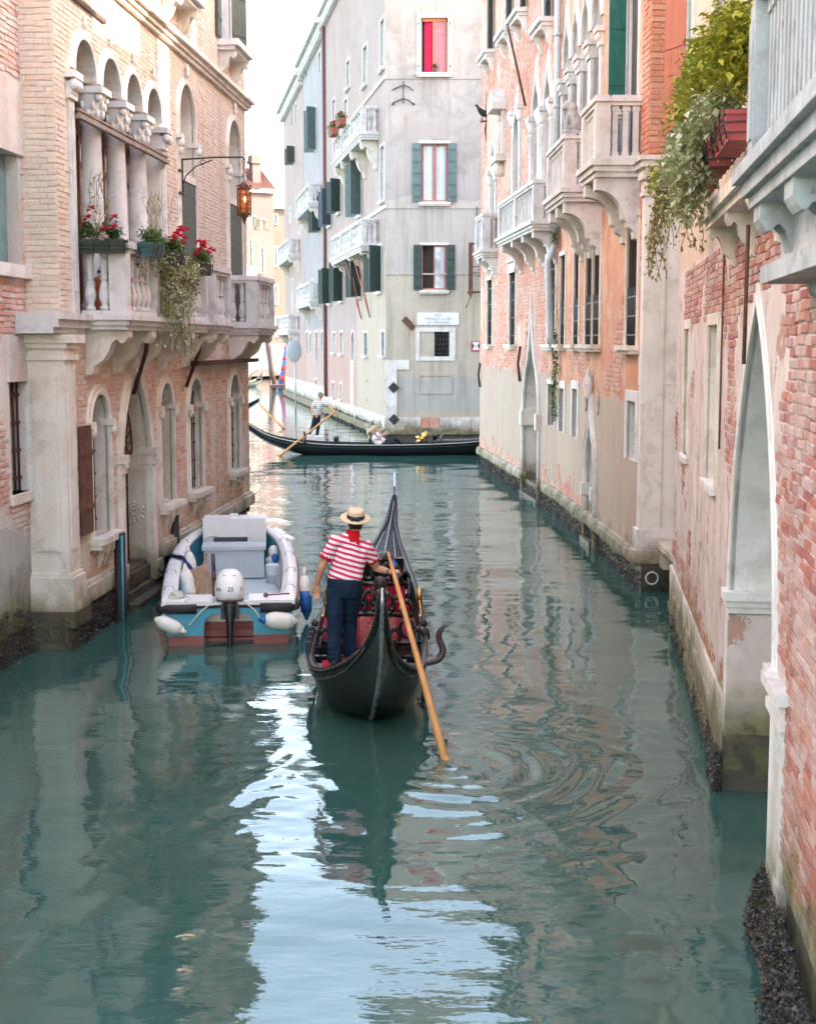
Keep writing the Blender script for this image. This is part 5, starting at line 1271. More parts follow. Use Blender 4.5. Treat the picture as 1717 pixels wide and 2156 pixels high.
def gondola(label, T, loc, rz, full=True, group='gondolas on the canal'):
    t = thing('gondola', label, 'gondola', loc, rz, group, True)
    S = lerp_table(T, 56)
    PF = [(0, 0), (.2, .012), (.42, .05), (.62, .15), (.77, .31), (.88, .52), (.95, .74), (1, 1)]
    PV = [(0, 0), (.1, .1), (.22, .24), (.36, .4), (.52, .56), (.68, .71), (.84, .86), (1, 1)]
    def sec(r, inset=0.):
        s, hw, gz, kz, xo = r; f = min(max((hw-.12)/.4, 0), 1); L = []
        for (a, b), (c, d) in zip(PF, PV): L.append((hw*(a*f+c*(1-f)), kz+(gz-kz)*(b*f+d*(1-f))))
        return [(xo-x, s, z) for x, z in reversed(L)]+[(xo+x, s, z) for x, z in L[1:]]
    mb = MB(); mb.loft([sec(r) for r in S], closed=False, cap=False); h = mb.build('hull', M['lacquer'], t, recalc=False)
    for sg in (-1, 1):
        mb = MB(); R = []
        for s, hw, gz, kz, xo in S:
            w = min(.065, hw*.8); x = xo+sg*hw; R.append([(x+sg*.014, s, gz-.045), (x+sg*.018, s, gz+.012), (x, s, gz+.024), (x-sg*w, s, gz+.02), (x-sg*w, s, gz-.04)])
        mb.loft(R); mb.build('gunwale', M['lacquer_dull'], t)
        mb = MB(); mb.tube([(xo+sg*(hw+.02), s, gz-.01) for s, hw, gz, kz, xo in S], .009, 5); mb.build('rubbing_strip', M['rail'], t)
        mb = MB(); mb.tube([(xo+sg*(hw*.965+.014), s, gz-.1*min(1, hw/.3)) for s, hw, gz, kz, xo in S if hw > .1], .008, 5); mb.build('rubbing_strip', M['rail'], t)
        # inner lining
        mb = MB(); R = []
        for s, hw, gz, kz, xo in S:
            if .7 < s < 8.6: R.append([(xo+sg*max(hw-.06, .02), s, gz-.0), (xo+sg*max(hw*.7, .02), s, max(kz+.2, .1))])
        mb.loft(R, closed=False, cap=False, smooth=True); mb.build('lining', M['lacquer_dull'], t, recalc=False)
    def deckmesh(a, b, dz, camber, name, mat, wf=.94):
        mb = MB(); R = []
        for s, hw, gz, kz, xo in S:
            if a <= s <= b: R.append([(xo+hw*wf*q, s, gz+dz+camber*hw*(1-q*q)) for q in (-1, -.6, -.25, 0, .25, .6, 1)])
        if len(R) > 1: mb.loft(R, closed=False, cap=False); return mb.build(name, mat, t, recalc=False)
    sh = 0 if T is GT1 else .9
    deckmesh(-2, .5+sh, -.02, .1, 'stern_crest', M['lacquer'])
    deckmesh(.45+sh, 1.95+sh, -.085, .02, 'stern_deck', M['lacquer_dull'], .9)
    deckmesh(7.0, 10.8, .0, .16, 'bow_deck', M['deck_black'], .95)
    mb = MB(); R = [[(xo-max(hw*.7, .02), s, max(kz+.2, .1)), (xo+max(hw*.7, .02), s, max(kz+.2, .1))] for s, hw, gz, kz, xo in S if .8+sh < s < 8.4]
    mb.loft(R, closed=False, cap=False); mb.build('floor', M['lacquer_dull'], t, recalc=False)
    at = lambda s: min(S, key=lambda r: abs(r[0]-s))
    for s in (1.95+sh, 2.45+sh, 7.0):
        _, hw, gz, kz, xo = at(s); mb = MB(); mb.box(xo-hw+.07, xo+hw-.07, s-.045, s+.045, gz-.14, gz-.03); mb.build('thwart', M['lacquer'], t)
    # stern post strap and bow iron
    mb = MB(); pts = [(xo, s-.012, gz+.015) for s, hw, gz, kz, xo in S ][:1]+[(xo, s-.014, kz) for s, hw, gz, kz, xo in S if s < (1.0 if T is GT1 else 2.4)]
    mb.tube(pts, [.014]+[.024]*(len(pts)-2)+[.018], 6); mb.build('stern_strap', M['steel'], t)
    e = S[-1]; y0 = e[0]; P = [(y0-.05, .55), (y0+.06, .62), (y0+.1, .9)]
    for i in range(6): z = .88+.085*i; P += [(y0+.1, z), (y0+.3, z+.01), (y0+.3, z+.055), (y0+.1, z+.06)]
    P += [(y0+.12, 1.42), (y0+.33, 1.44), (y0+.32, 1.56), (y0+.16, 1.72), (y0-.02, 1.66), (y0-.07, 1.5), (y0-.02, 1.4), (y0+.01, 1.2), (y0-.02, .9)]
    mb = MB(); mb.extrude([(e[4]-.013, a, b) for a, b in P], (.026, 0, 0)); mb.build('bow_iron', M['steel'], t)
    # oarlock
    sf = 1.35 if T is GT1 else 2.55; _, hw, gz, kz, xo = at(sf); x = xo+hw-.04
    def smooth(P, n=4):
        P = [Vector(p) for p in P]; o = []
        for i in range(len(P)-1):
            a, b2, c2, d2 = P[max(i-1, 0)], P[i], P[i+1], P[min(i+2, len(P)-1)]
            for k in range(n): u = k/n; o.append(.5*((2*b2)+(c2-a)*u+(2*a-5*b2+4*c2-d2)*u*u+(3*b2-a-3*c2+d2)*u**3))
        return o+[P[-1]]
    OP = smooth([(x-.1, sf, gz-.06), (x+.06, sf, gz+.0), (x+.19, sf+.02, gz+.04), (x+.24, sf+.03, gz+.14), (x+.2, sf+.03, gz+.25), (x+.2, sf+.02, gz+.34), (x+.25, sf, gz+.42)]); OR = [.035, .055, .06, .055, .05, .045, .028]; mb = MB(); mb.tube(OP, [OR[min(i//4, 6)]+(OR[min(i//4+1, 6)]-OR[min(i//4, 6)])*(i % 4)/4 for i in range(len(OP))], 10, flat=.7); mb.build('oarlock', M['walnut'], t)
    if full:
        # bow deck carving: centre ridge, edge beads, polished panels
        mb = MB(); mb.tube([(xo, s, gz+.16*hw+.012) for s, hw, gz, kz, xo in S if 7.05 < s < 10.7], .009, 6)
        for sg in (-1, 1): mb.tube([(xo+sg*hw*.5, s, gz+.12*hw+.012) for s, hw, gz, kz, xo in S if 7.05 < s < 9.6], .006, 5)
        mb.build('deck_bead', M['steel'], t)
        mb = MB(); _, hw, gz, kz, xo = at(7.3); mb.box(xo-.34, xo+.34, 7.05, 7.2, gz-.02, gz+.26); mb.lathe((xo, 7.2, gz+.1), [(.04, 0), (.16, .05), (.2, .16), (.12, .24)], 12); mb.build('deck_front', M['lacquer'], t)
    return t, S, at
G1, S1, at1 = gondola('black gondola with crimson brocade seat, seen from its curled stern in mid canal', GT1, (-.24, 14.25, .02), 0.)
def fit_out(t, at):
    """the love seat, cloth and ornaments of the near gondola"""
    _, hw, gz, kz, xo = at(4.0); ys = 3.4
    mb = MB(); mb.box(xo-.5, xo+.5, ys, ys+.75, .1, .42); mb.build('seat_base', M['red_paint'], t)
    mb = MB(); n = 14; R = []
    for i in range(n+1):
        q = -1+2*i/n; zt = .7+.1*(1-q*q)+.03*cos(q*9); R.append([(xo+q*.52, ys-.02-.1*(1-q*q), .4), (xo+q*.52, ys+.07-.1*(1-q*q), .4), (xo+q*.54, ys+.05-.12*(1-q*q), zt), (xo+q*.54, ys-.04-.12*(1-q*q), zt)])
    mb.loft(R); s = mb.build('backrest', M['carpet'], t)
    mb = MB()                                             # carved black crest with open scrolls
    for i in range(9):
        q = -1+2*i/8; r = .1+.045*(1-abs(q)); c = Vector((xo+q*.47, ys-.16-.08*(1-q*q), .7+.1*(1-q*q)))
        mb.tube([c+Vector((r*.62*cos(a*pi/5), 0, r*sin(a*pi/5))) for a in range(11)], .026, 6, False)
        mb.ball(c+Vector((0, 0, r)), .034); mb.ball(c+Vector((.05, 0, -r*.6)), .034)
    mb.tube([(xo+q*.54, ys-.14-.1*(1-q*q), .6+.06*(1-q*q)) for q in [-1+.1*i for i in range(21)]], .03, 6)
    mb.ball((xo-.12, ys-.24, .94), .07, .03, .08); mb.build('carved_crest', M['lacquer'], t)
    mb = MB()
    for i in range(8): q = -1+2*(i+.5)/8; mb.ball((xo+q*.46, ys-.1-.08*(1-q*q), .68+.07*(1-q*q)), .03, .012, .045, 6, 4)
    mb.build('mother_of_pearl', M['white'], t)
    mb = MB(); n = 26; R = []                              # brocade cloth thrown over the back
    for k, (dy, z) in enumerate(((-.02, .64), (-.16, .62), (-.24, .5), (-.3, .38), (-.34, .26))):
        row = []
        for i in range(n+1):
            q = -1+2*i/n; row.append((xo+q*(.54+.025*k), ys+dy-.1*(1-q*q)+.025*sin(q*17+k)*k*.4, z-.05*q*q*k+.035*(k == 4)*(1 if int((q+1)*3.2) % 2 else -1)))
        R.append(row)
    mb.loft(R, closed=False, cap=False); mb.build('brocade_cloth', M['brocade'], t, recalc=False)
    mb = MB(); mb.box(xo-.5, xo+.5, ys-.32, ys-.02, .08, .34); mb.build('seat_skirt', M['red_paint'], t)
    for sg in (-1, 1):
        _, hw, gz, kz, xo = at(5.0); mb = MB(); x = xo+sg*(hw-.03)
        mb.tube([(x, 4.7, gz), (x, 4.72, gz+.1), (x, 4.62, gz+.18), (x, 4.68, gz+.27), (x, 4.78, gz+.25), (x, 4.83, gz+.2)], [.04, .045, .04, .035, .028, .015], 8); mb.tube([(x, 4.7, gz+.08), (x, 4.86, gz+.12), (x, 4.94, gz+.05)], [.03, .02, .01], 6); mb.build('brass_seahorse', M['brass'], t)
        mb = MB(); mb.tube([(x, 4.66+.0*i, gz+.14-.02*i) if i else (x, 4.66, gz+.16) for i in range(2)]+[(x+sg*.02, 4.2, gz+.02), (x, 3.7, gz+.1)], .014, 6); mb.build('gold_cord', M['brass'], t)
        _, hw, gz, kz, xo = at(3.1); x = xo+sg*(hw-.02)
        mb = MB(); mb.ball((x, 3.1, gz+.13), .045, .045, .05); mb.lathe((x+sg*.02, 3.05, gz-.06), [(.06, 0), (.055, .08), (.03, .14)], 10); mb.build('tassel', M['rubber'], t)
        for i in range(4):                                 # slats of the side chairs
            mb = MB(); y = 2.55+i*.16; _, hw, gz, kz, xo = at(y); x = xo+sg*(hw-.12); mb.tube([(x, y, .1), (x+sg*.03, y, gz-.05), (x, y, gz+.06)], .022, 6); mb.build('rib', M['lacquer'], t)
    for i in range(4):
        y = 1.9+i*.3; _, hw, gz, kz, xo = at(y); mb = MB(); mb.box(xo-hw-.03, xo-hw+.03, y, y+.06, gz-.05, gz+.14); mb.build('thole', M['rubber'], t)
    _, hw, gz, kz, xo = at(1.0)                             # red edged step on the stern deck
    mb = MB(); mb.extrude([(xo-.5, .92, gz-.02), (xo-.52, 1.35, gz-.02), (xo-.1, 1.6, gz-.02), (xo+.1, 1.5, gz-.02), (xo-.1, 1.2, gz-.02)], (0, 0, .03)); mb.build('stern_mat', M['carpet'], t)
    mb = MB(); mb.box(xo-.45, xo+.5, 2.1, 2.38, .1, .3); mb.build('inner_step', M['red_paint'], t)
    mb = MB(); mb.box(xo+.06, xo+.42, 1.15, 1.5, gz-.05, gz-.01); mb.build('deck_board', M['walnut'], t)
    mb = MB(); mb.extrude([(xo+.2, 6.4, .62), (xo+.3, 6.35, .56), (xo+.3, 6.4, .74), (xo+.22, 6.5, .86)], (0, .03, 0)); mb.build('small_blue_plate', M['fender_b'], t)  # small blue plate set ahead of the front bench
    for yy, zz, n_, wd in ((5.5, .72, 7, .4), (2.55, .5, 3, .14), (2.55, .5, 3, -.14)):   # carved armchairs: black openwork round red pads
        cx = xo if abs(wd) > .3 else xo+(.42 if wd > 0 else -.42); ww = abs(wd); mb = MB()
        for i in range(n_):
            q = -1+2*i/(n_-1); r = .085+.03*(1-abs(q)); c = Vector((cx+q*ww, yy, zz+.1*(1-q*q))); mb.tube([c+Vector((r*.7*cos(a*pi/5), 0, r*sin(a*pi/5))) for a in range(11)], .026, 6, False); mb.ball(c+Vector((0, 0, r)), .035); mb.ball(c+Vector((.04, 0, -r)), .03)
        mb.tube([(cx-ww-.06, yy+.02, .15), (cx-ww-.05, yy, zz)], .03, 6); mb.tube([(cx+ww+.06, yy+.02, .15), (cx+ww+.05, yy, zz)], .03, 6); mb.tube([(cx-ww-.05, yy, zz-.08), (cx+ww+.05, yy, zz-.08)], .03, 6)
        ch = mb.build('armchair', M['lacquer'], t); mb = MB(); mb.box(cx-ww, cx+ww, yy+.01, yy+.06, .2, zz-.06); mb.build('pad', M['carpet'], ch)
    mb = MB(); mb.box(xo-.42, xo+.42, 5.75, 6.0, .1, .38); mb.box(xo-.46, xo+.46, 5.7, 6.05, .38, .46); mb.build('front_bench', M['lacquer'], t)
fit_out(G1, at1)
G2, S2, at2 = gondola('long black gondola crossing in front of the corner building', GT2, (-6.3, 52.0, .02), -pi/2)
G3, S3, at3 = gondola('distant black gondola whose curled stern shows past the arcaded palazzo', GT2, (-7.3, 70, .02), pi/2, False)
G4, S4, at4 = gondola('farthest black gondola moored by the footbridge', GT2, (-14.0, 139, .02), radians(160), False)
def fit_out2(t, at):
    for sg in (-1, 1):
        for dz, r in ((.0, .013),):
            mb = MB(); mb.tube([(xo+sg*(hw+.022), s, gz+dz) for s, hw, gz, kz, xo in S2 if .3 < s < 10.5], r, 5); mb.build('pale_line', M['rope_pale'], t)
    _, hw, gz, kz, xo = at(5.0)
    mb = MB(); R = []
    for i in range(9):
        q = -1+.25*i; R.append([(xo+q*.5, 5.0-.1*(1-q*q), .3), (xo+q*.5, 5.1-.1*(1-q*q), .3), (xo+q*.5, 4.98-.1*(1-q*q), .82+.1*(1-q*q)), (xo+q*.5, 4.88-.1*(1-q*q), .82+.1*(1-q*q))])
    mb.loft(R); mb.build('backrest', M['lacquer'], t)
    mb = MB(); mb.box(xo-.5, xo+.5, 5.05, 5.75, .1, .42); mb.build('seat', M['carpet'], t)
    mb = MB()
    for k in range(9): a = random.random()*6; mb.ball((xo+.2*cos(a), 6.7+.26*sin(a*1.7), .46+.035*k), .09, .1, .08, 8, 5)
    mb.lathe((xo, 6.7, .3), [(.05, 0), (.12, .1), (.05, .25), (.14, .35)], 10); mb.build('gilt_ornament', M['brass'], t)
    mb = MB(); mb.tube([(xo+.5*cos(a*pi/8), 7.45+.1*sin(a*pi/8), .45+.25*sin(a*pi/8)) for a in range(9)], .03, 6); mb.tube([(xo-.5, 7.3, .45), (xo+.5, 7.3, .45)], .03, 6); mb.build('chair_back', M['lacquer'], t)
    mb = MB(); mb.box(xo-.45, xo+.45, 3.6, 3.75, .3, .62); mb.build('stern_locker', M['lacquer_dull'], t)
    mb = MB(); mb.box(xo-.3, xo+.3, 9.0, 9.2, .45, .72); mb.build('deck_front', M['lacquer'], t)
fit_out2(G2, at2)
def oar(label, p0, p1, r0=.03, r1=.045, blade=None):
    p0, p1 = Vector(p0), Vector(p1); d = (p1-p0).normalized(); n = 10
    mb = MB(); pts = [p0+(p1-p0)*i/n for i in range(n+1)]; mb.tube(pts, [r0*(.75 if i == 0 else 1)+(r1-r0)*i/n for i in range(n+1)], 10)
    if blade:
        q = p1+d*blade; side = d.cross(Vector((0, 1, 0))).normalized(); up = d.cross(side).normalized(); R = []
        for k, (w, th) in enumerate(((r1, r1), (.075, .028), (.085, .018), (.07, .01))): c = p1+(q-p1)*k/3; R.append([c+side*w*cos(a*pi/4)+up*th*sin(a*pi/4) for a in range(8)])
        mb.loft(R)
    L = p0.copy(); o = mb.build('oar', M['oar_wood'], None); tag(o, label, 'oar', 'gondola oars'); return o
HAND_R = at_y(832, 1203, 15.65)
oar('honey coloured oar held by the gondolier in the straw hat', at_y(817, 1165, 15.85), at_z(936, 1595, 0), .022, .044, 1.2)
oar('thin oar held by the grey haired gondolier across the canal', at_y(706, 866, 51.55), at_z(588, 960, 0)+Vector((0, 0, 0)), .035, .05, 1.0)
oar('oar trailing on the water behind the distant gondola', at_y(545, 850, 69), at_z(597, 903, 0), .05, .06)
# ------------------------------------------------------------------ motorboat
BT = [(0,.87,.56,-.15),(1,.92,.57,-.15),(2.5,.97,.59,-.15),(4,.97,.63,-.14),(5.2,.9,.68,-.12),(6.1,.7,.74,-.08),(6.7,.42,.8,0),(7.0,.18,.84,.1),(7.1,.04,.86,.2)]
def motorboat():
    t = thing('motorboat', 'turquoise and white motorboat moored stern-on beside the left bank', 'motorboat', (-2.4, 18.75, .0), .105, None, True)
    S = lerp_table(BT, 40)
    for nm, mat, za, zb in (('hull', 'turq', .13, None), ('bottom', 'antifoul', -.2, .13)):
        mb = MB(); R = []
        for s, hw, gz, kz in S:
            f = lambda z: hw*(.84+.16*min(max((z+.1)/(gz+.1), 0), 1)**.8); z1 = zb if zb else gz-.03
            zs = [za+(z1-za)*k/5 for k in range(6)]
            if nm == 'bottom': R.append([(-f(z), s, z) for z in reversed(zs)]+[(0, s, -.25)]+[(f(z), s, z) for z in zs])
            else: R.append([(-f(z), s, z) for z in zs]); 
        if nm == 'bottom': mb.loft(R, closed=False, cap=False); mb.build(nm, M[mat], t, recalc=False)
        else:
            mb.loft(R, closed=False, cap=False); R2_ = [[(-p[0], p[1], p[2]) for p in r] for r in R]; mb.loft(R2_, closed=False, cap=False); mb.build(nm, M[mat], t, recalc=False)
    for sg in (-1, 1):                                     # broad white gunwale, rubbing strip, inner side
        mb = MB(); R = []
        for s, hw, gz, kz in S:
            w = min(.2, hw*.9); R.append([(sg*(hw+.02), s, gz-.06), (sg*(hw+.02), s, gz-.005), (sg*(hw-.01), s, gz+.02), (sg*(hw-w), s, gz+.03), (sg*(hw-w), s, gz-.03)])
        mb.loft(R); mb.build('gunwale', M['boat_white'], t)
        mb = MB(); mb.tube([(sg*(hw+.02), s, gz-.06) for s, hw, gz, kz in S], .028, 6); mb.build('rubbing_strip', M['antifoul'] if sg > 0 else M['rubber'], t)
        mb = MB(); R = [[(sg*max(hw-.2, .02), s, gz), (sg*max(hw-.16, .02), s, .1)] for s, hw, gz, kz in S if s > .5]; mb.loft(R, closed=False, cap=False); mb.build('inner_side', M['turq'], t, recalc=False)
        for s in (.9, 2.3, 3.7, 5.0):
            r = min(S, key=lambda q: abs(q[0]-s)); mb = MB(); x = sg*(r[1]-.08); z = r[2]+.03
            mb.tube([(x-.07, s, z), (x-.05, s, z+.05), (x, s, z+.06), (x+.05, s, z+.05), (x+.07, s, z)], .009, 6); mb.build('cleat', M['steel'], t)
    mb = MB(); R = [[(-max(hw-.1, .02), s, .1), (max(hw-.1, .02), s, .1)] for s, hw, gz, kz in S if s > .3]; mb.loft(R, closed=False, cap=False); mb.build('floor', M['boat_grey'], t, recalc=False)
    for y in (1.2, 2.2, 3.2): mb = MB(); mb.box(-.74, .74, y, y+.94, .1, .125); mb.build('floor_panel', M['boat_grey'], t)
    # transom with the motor well
    hole = [(-.33, -.25), (-.33, .3), (-.28, .39), (-.2, .43), (.2, .43), (.28, .39), (.33, .3), (.33, -.25)]
    out = [(-.87, .5), (-.86, .3), (-.8, .13)] ; out2 = [(-.8, .13), (-.76, -.15)]
    for nm, mat, polys in (('transom', 'turq', [[(-.87, .51), (-.855, .3), (-.815, .13), (-.33, .13), (-.33, .3), (-.28, .39), (-.2, .43), (.2, .43), (.28, .39), (.33, .3), (.33, .13), (.815, .13), (.855, .3), (.87, .51)]]),
                           ('transom_foot', 'antifoul', [[(-.815, .13), (-.76, -.2), (-.33, -.2), (-.33, .13)], [(.33, .13), (.33, -.2), (.76, -.2), (.815, .13)]])):
        mb = MB()
        for P in polys:
            V = [Vector(p) for p in P]; n = len(P); c = geometry.delaunay_2d_cdt(V, [(i, (i+1) % n) for i in range(n)], [], 1, 1e-5)
            vs = [(p[0], -.02, p[1]) for p in c[0]]+[(p[0], .03, p[1]) for p in c[0]]; m = len(c[0])
            fs = [tuple(f) for f in c[2] if inpoly(sum(c[0][i][0] for i in f)/3, sum(c[0][i][1] for i in f)/3, P)]
            mb.add(vs, fs+[tuple(i+m for i in reversed(f)) for f in fs]+[(i, (i+1) % n, m+(i+1) % n, m+i) for i in range(n)])
        mb.build(nm, M[mat], t)
    mb = MB(); mb.box(-.9, .9, -.03, .03, .5, .535); mb.build('black_band', M['rubber'], t)
    mb = MB(); mb.box(-.34, .34, .45, .5, .05, .5); mb.box(-.36, -.33, .03, .5, -.2, .45); mb.box(.33, .36, .03, .5, -.2, .45); mb.build('motor_well', M['boat_white'], t)
    mb = MB()
    for z in (-.05, .06, .14): mb.box(-.33, .33, .36-.1*(z < .1), .44, z, z+.09)
    mb.build('well_step', M['antifoul'], t)
    for x0, x1 in ((-.88, -.2), (.27, .88)): mb = MB(); mb.box(x0, x1, -.03, .5, .54, .6); mb.build('stern_deck', M['boat_white'], t)
    mb = MB(); mb.box(-.2, .27, -.03, .12, .545, .585); mb.build('motor_pad', M['boat_white'], t)
    for sg in (-1, 1): mb = MB(); mb.tube([(sg*.42, -.05, .5), (sg*.8, -.05, .5), (sg*.9, .1, .5), (sg*.91, .3, .5)], .065, 8); mb.build('corner_pad', M['rubber'], t)
    # outboard
    mb = MB(); R = []
    for z, a, b, y in ((.6, .17, .2, .1), (.66, .2, .27, .1), (.76, .2, .27, .12), (.86, .185, .24, .14), (.94, .15, .19, .16), (.985, .09, .12, .17)):
        R.append([(.02+a*(abs(cos(2*pi*k/20))**.8)*(1 if cos(2*pi*k/20) >= 0 else -1), y+b*(abs(sin(2*pi*k/20))**.8)*(1 if sin(2*pi*k/20) >= 0 else -1), z) for k in range(20)])
    mb.loft(R); m = mb.build('outboard_cowl', M['boat_white'], t)
    mb = MB(); R = []
    for z, k_ in ((.6, 1.02), (.635, 1.02)): R.append([(.02+.185*k_*cos(2*pi*k/20), .1+.235*k_*sin(2*pi*k/20), z) for k in range(20)])
    mb.loft(R); mb.build('cowl_stripe', M['pipe_red'], m)
    mb = MB(); mb.box(-.06, .1, -.02, .08, .9, .945); mb.build('cowl_handle', M['rubber'], m)
    mb = MB(); mb.tube([(.02, .0, .6), (.02, -.1, .5), (.02, -.13, .3), (.02, -.14, .05), (.02, -.15, -.3)], [.11, .085, .05, .04, .035], 10); mb.box(-.1, .14, -.1, -.03, .36, .56); mb.box(-.1, .14, -.24, -.06, -.05, -.02); mb.build('outboard_leg', M['black'], m)
    for s_, x, y, z, rz, sz in (('25', .03, -.13, .775, 0, .085), ('VA', -.13, -.085, .77, -.75, .07), ('S', .17, -.085, .77, .75, .07)):
        tc = bpy.data.curves.new('cowl_lettering', 'FONT'); tc.body = s_; tc.size = sz; tc.extrude = .002; tc.align_x = 'CENTER'; tc.align_y = 'CENTER'; tc.shear = .2
        tmp = bpy.data.objects.new('tmp', tc); COL.objects.link(tmp); me = bpy.data.meshes.new_from_object(tmp.evaluated_get(bpy.context.evaluated_depsgraph_get())); bpy.data.objects.remove(tmp)
        me.materials.clear(); me.materials.append(M['rope_blue']); o = link('cowl_lettering', me, m); o.location = (x, y-.035, z); o.rotation_euler = (radians(78), 0, rz)
    # helm locker, windscreen box
    mb = MB(); mb.box(-.5, .5, 4.75, 5.25, .12, .6); lk = mb.build('locker', M['boat_grey'], t)
    mb = MB(); mb.box(-.53, .53, 4.7, 5.3, .6, .66); mb.build('locker_lid', M['boat_grey'], lk)
    mb = MB(); mb.box(-.54, .54, 5.6, 5.72, .55, 1.02); mb.box(-.54, .54, 5.72, 6.4, .8, .99); mb.box(-.08, .06, 5.68, 5.8, 1.02, 1.09); hs = mb.build('fore_cabin', M['boat_white'], t)
    mb = MB(); mb.box(-.36, .22, 5.58, 5.6, .58, .7); mb.build('cabin_window', M['door_grey'], hs)
    mb = MB(); mb.tube([(-.5, 5.5, .62), (-.5, 5.5, .72), (-.4, 5.52, .74), (-.3, 5.52, .74)], .02, 6); mb.build('grab_rail', M['boat_white'], hs)
    mb = MB(); mb.tube([(-.2, .35, .6), (-.2, .42, .8)], .025, 8); mb.tube([(-.2, .42, .8), (-.2, .45, .92)], .03, 8); mb.tube([(-.2, .45, .92), (-.21, .5, 1.16)], .027, 8); mb.build('tiller', M['walnut'], m)
    return t
MBOAT = motorboat()
def fender(label, p0, p1, r, cap='b', both=False, half=False):
    """an inflated boat fender from p0 to p1 with a coloured end"""
    p0, p1 = Vector(p0), Vector(p1); d = p1-p0; t = thing('fender', label, 'fender', p0, 0, 'fenders of the motorboat')
    f = lambda a, b, R: [p0+d*(a+(b-a)*i/(len(R)-1)) for i in range(len(R))]
    mb = MB(); R = [.55*r, .85*r, r, r, r, r, .9*r]; mb.tube(f(.16, .84, R), R, 14); mb.build('body', M['fender_w'], t)
    mb = MB(); R = [.25*r, .4*r, .6*r, .9*r]; mb.tube(f(1.0, .84, R), R, 14); mb.build('tip', M['fender_b' if cap == 'b' else 'fender_w'], t)
    mb = MB(); R = [.22*r, .3*r, .56*r]; mb.tube(f(0, .16, R), R, 12); mb.build('neck', M['fender_b' if both else 'fender_w'], t)
    if half: mb = MB(); R = [1.02*r, 1.02*r, 1.02*r, .93*r]; mb.tube(f(.45, .85, R), R, 14); mb.build('blue_half', M['fender_b'], t)
    return t
B_ = Matrix.Translation((-2.4, 18.75, 0)) @ Matrix.Rotation(.105, 4, 'Z')
def bp(x, y, z): return B_ @ Vector((x, y, z))
fender('white fender slung slantwise across the left end of the boat stern', bp(-.55, -.13, .2), bp(-.97, -.05, .38), .1, 'w')
fender('white fender with blue neck slung across the right end of the boat stern', bp(.4, -.13, .36), bp(.92, -.06, .3), .12, 'w', True)
fender('fender hanging with blue lower half outside the right gunwale', bp(1.06, 1.5, .8), bp(1.09, 1.4, .04), .085, 'b', False, True)
fender('upright white fender leaning inside the boat by its left side, farther one', bp(-.7, 3.5, .85), bp(-.62, 3.3, .2), .1)
fender('white fender lying inside the boat by its left side, nearer one', bp(-.7, 2.5, .72), bp(-.62, 2.2, .16), .11)
mb = MB(); mb.lathe(bp(-.72, 1.65, .1), [(.09, 0), (.11, .05), (.11, .2), (.06, .28), (.035, .34)], 12); tag(mb.build('jerrycan', M['turq']), 'blue bottle shaped can on the boat floor at left', 'can')
t = thing('bucket', 'white paint bucket on the boat floor beside the grey locker', 'bucket', bp(.66, 4.3, .1))
mb = MB(); mb.lathe(bp(.66, 4.3, .1), [(.12, 0), (.145, .3), (.15, .31), (.135, .31), (.11, .03)], 16, cap=False); mb.build('pail', M['white'], t)
mb = MB(); mb.lathe(bp(.66, 4.3, .13), [(.13, 0), (.1385, .12)], 16, cap=False); mb.build('label', M['pipe_grey'], t)
mb = MB(); mb.tube([bp(.66+.15*cos(a*pi/8), 4.3, .4+.1*sin(a*pi/8)*-.4) for a in range(9)], .006, 5); mb.build('handle', M['iron'], t)
mb = MB(); c = bp(.64, 5.1, .35); mb.ball(c, .13, .12, .1); mb.ball(c+Vector((.02, 0, .15)), .1, .1, .12); o = mb.build('bag', M['fender_w']); tag(o, 'white and blue bundle tucked beside the locker', 'bag')
mb = MB(); mb.ball(c+Vector((.05, -.1, .06)), .06, .05, .08); mb.build('blue_patch', M['fender_b'], o)
mb = MB(); mb.hexa([bp(-.56, 2.9, .13), bp(-.3, 3.3, .13), bp(-.28, 3.28, .13), bp(-.54, 2.86, .13), bp(-.66, 2.9, .56), bp(-.4, 3.3, .6), bp(-.38, 3.28, .6), bp(-.64, 2.86, .56)]); tag(mb.build('wooden_board', M['plank']), 'raw wooden board propped inside the boat at left', 'board')
mb = MB(); mb.hexa([bp(.74, 3.6, .14), bp(.66, 4.05, .14), bp(.68, 4.07, .14), bp(.76, 3.62, .14), bp(.8, 3.6, .6), bp(.76, 4.05, .62), bp(.78, 4.07, .62), bp(.82, 3.62, .6)]); tag(mb.build('grey_board', M['boat_grey']), 'grey board leaning inside the boat at right', 'board')
mb = MB(); c = bp(-.7, .28, .62)
for k in range(4): mb.tube([c+Vector(((.1-.012*k)*cos(a*pi/8), (.1-.012*k)*sin(a*pi/8), .018*k+.01*sin(a+k))) for a in range(18)], .013, 5)
mb.tube([c+Vector((.1, 0, .02)), c+Vector((.2, -.12, .0)), c+Vector((.16, -.3, -.02))], .012, 5); tag(mb.build('rope_coil', M['rope_pale']), 'pale rope coiled on the left corner of the boat stern', 'rope')
mb = MB(); mb.tube([bp(.5, .2, .63), bp(.82, .28, .63)], .012, 6); mb.ball(bp(.5, .2, .63), .035); tag(mb.build('boat_brush', M['pipe_red']), 'short red handled brush on the right stern deck', 'brush')
mb = MB(); mb.tube([bp(-.6, 1.2, .2), bp(-.44, 5.0, .55)], .02, 6); tag(mb.build('boat_hook', M['oar_wood']), 'wooden boat hook lying along the left inside of the motorboat', 'pole')
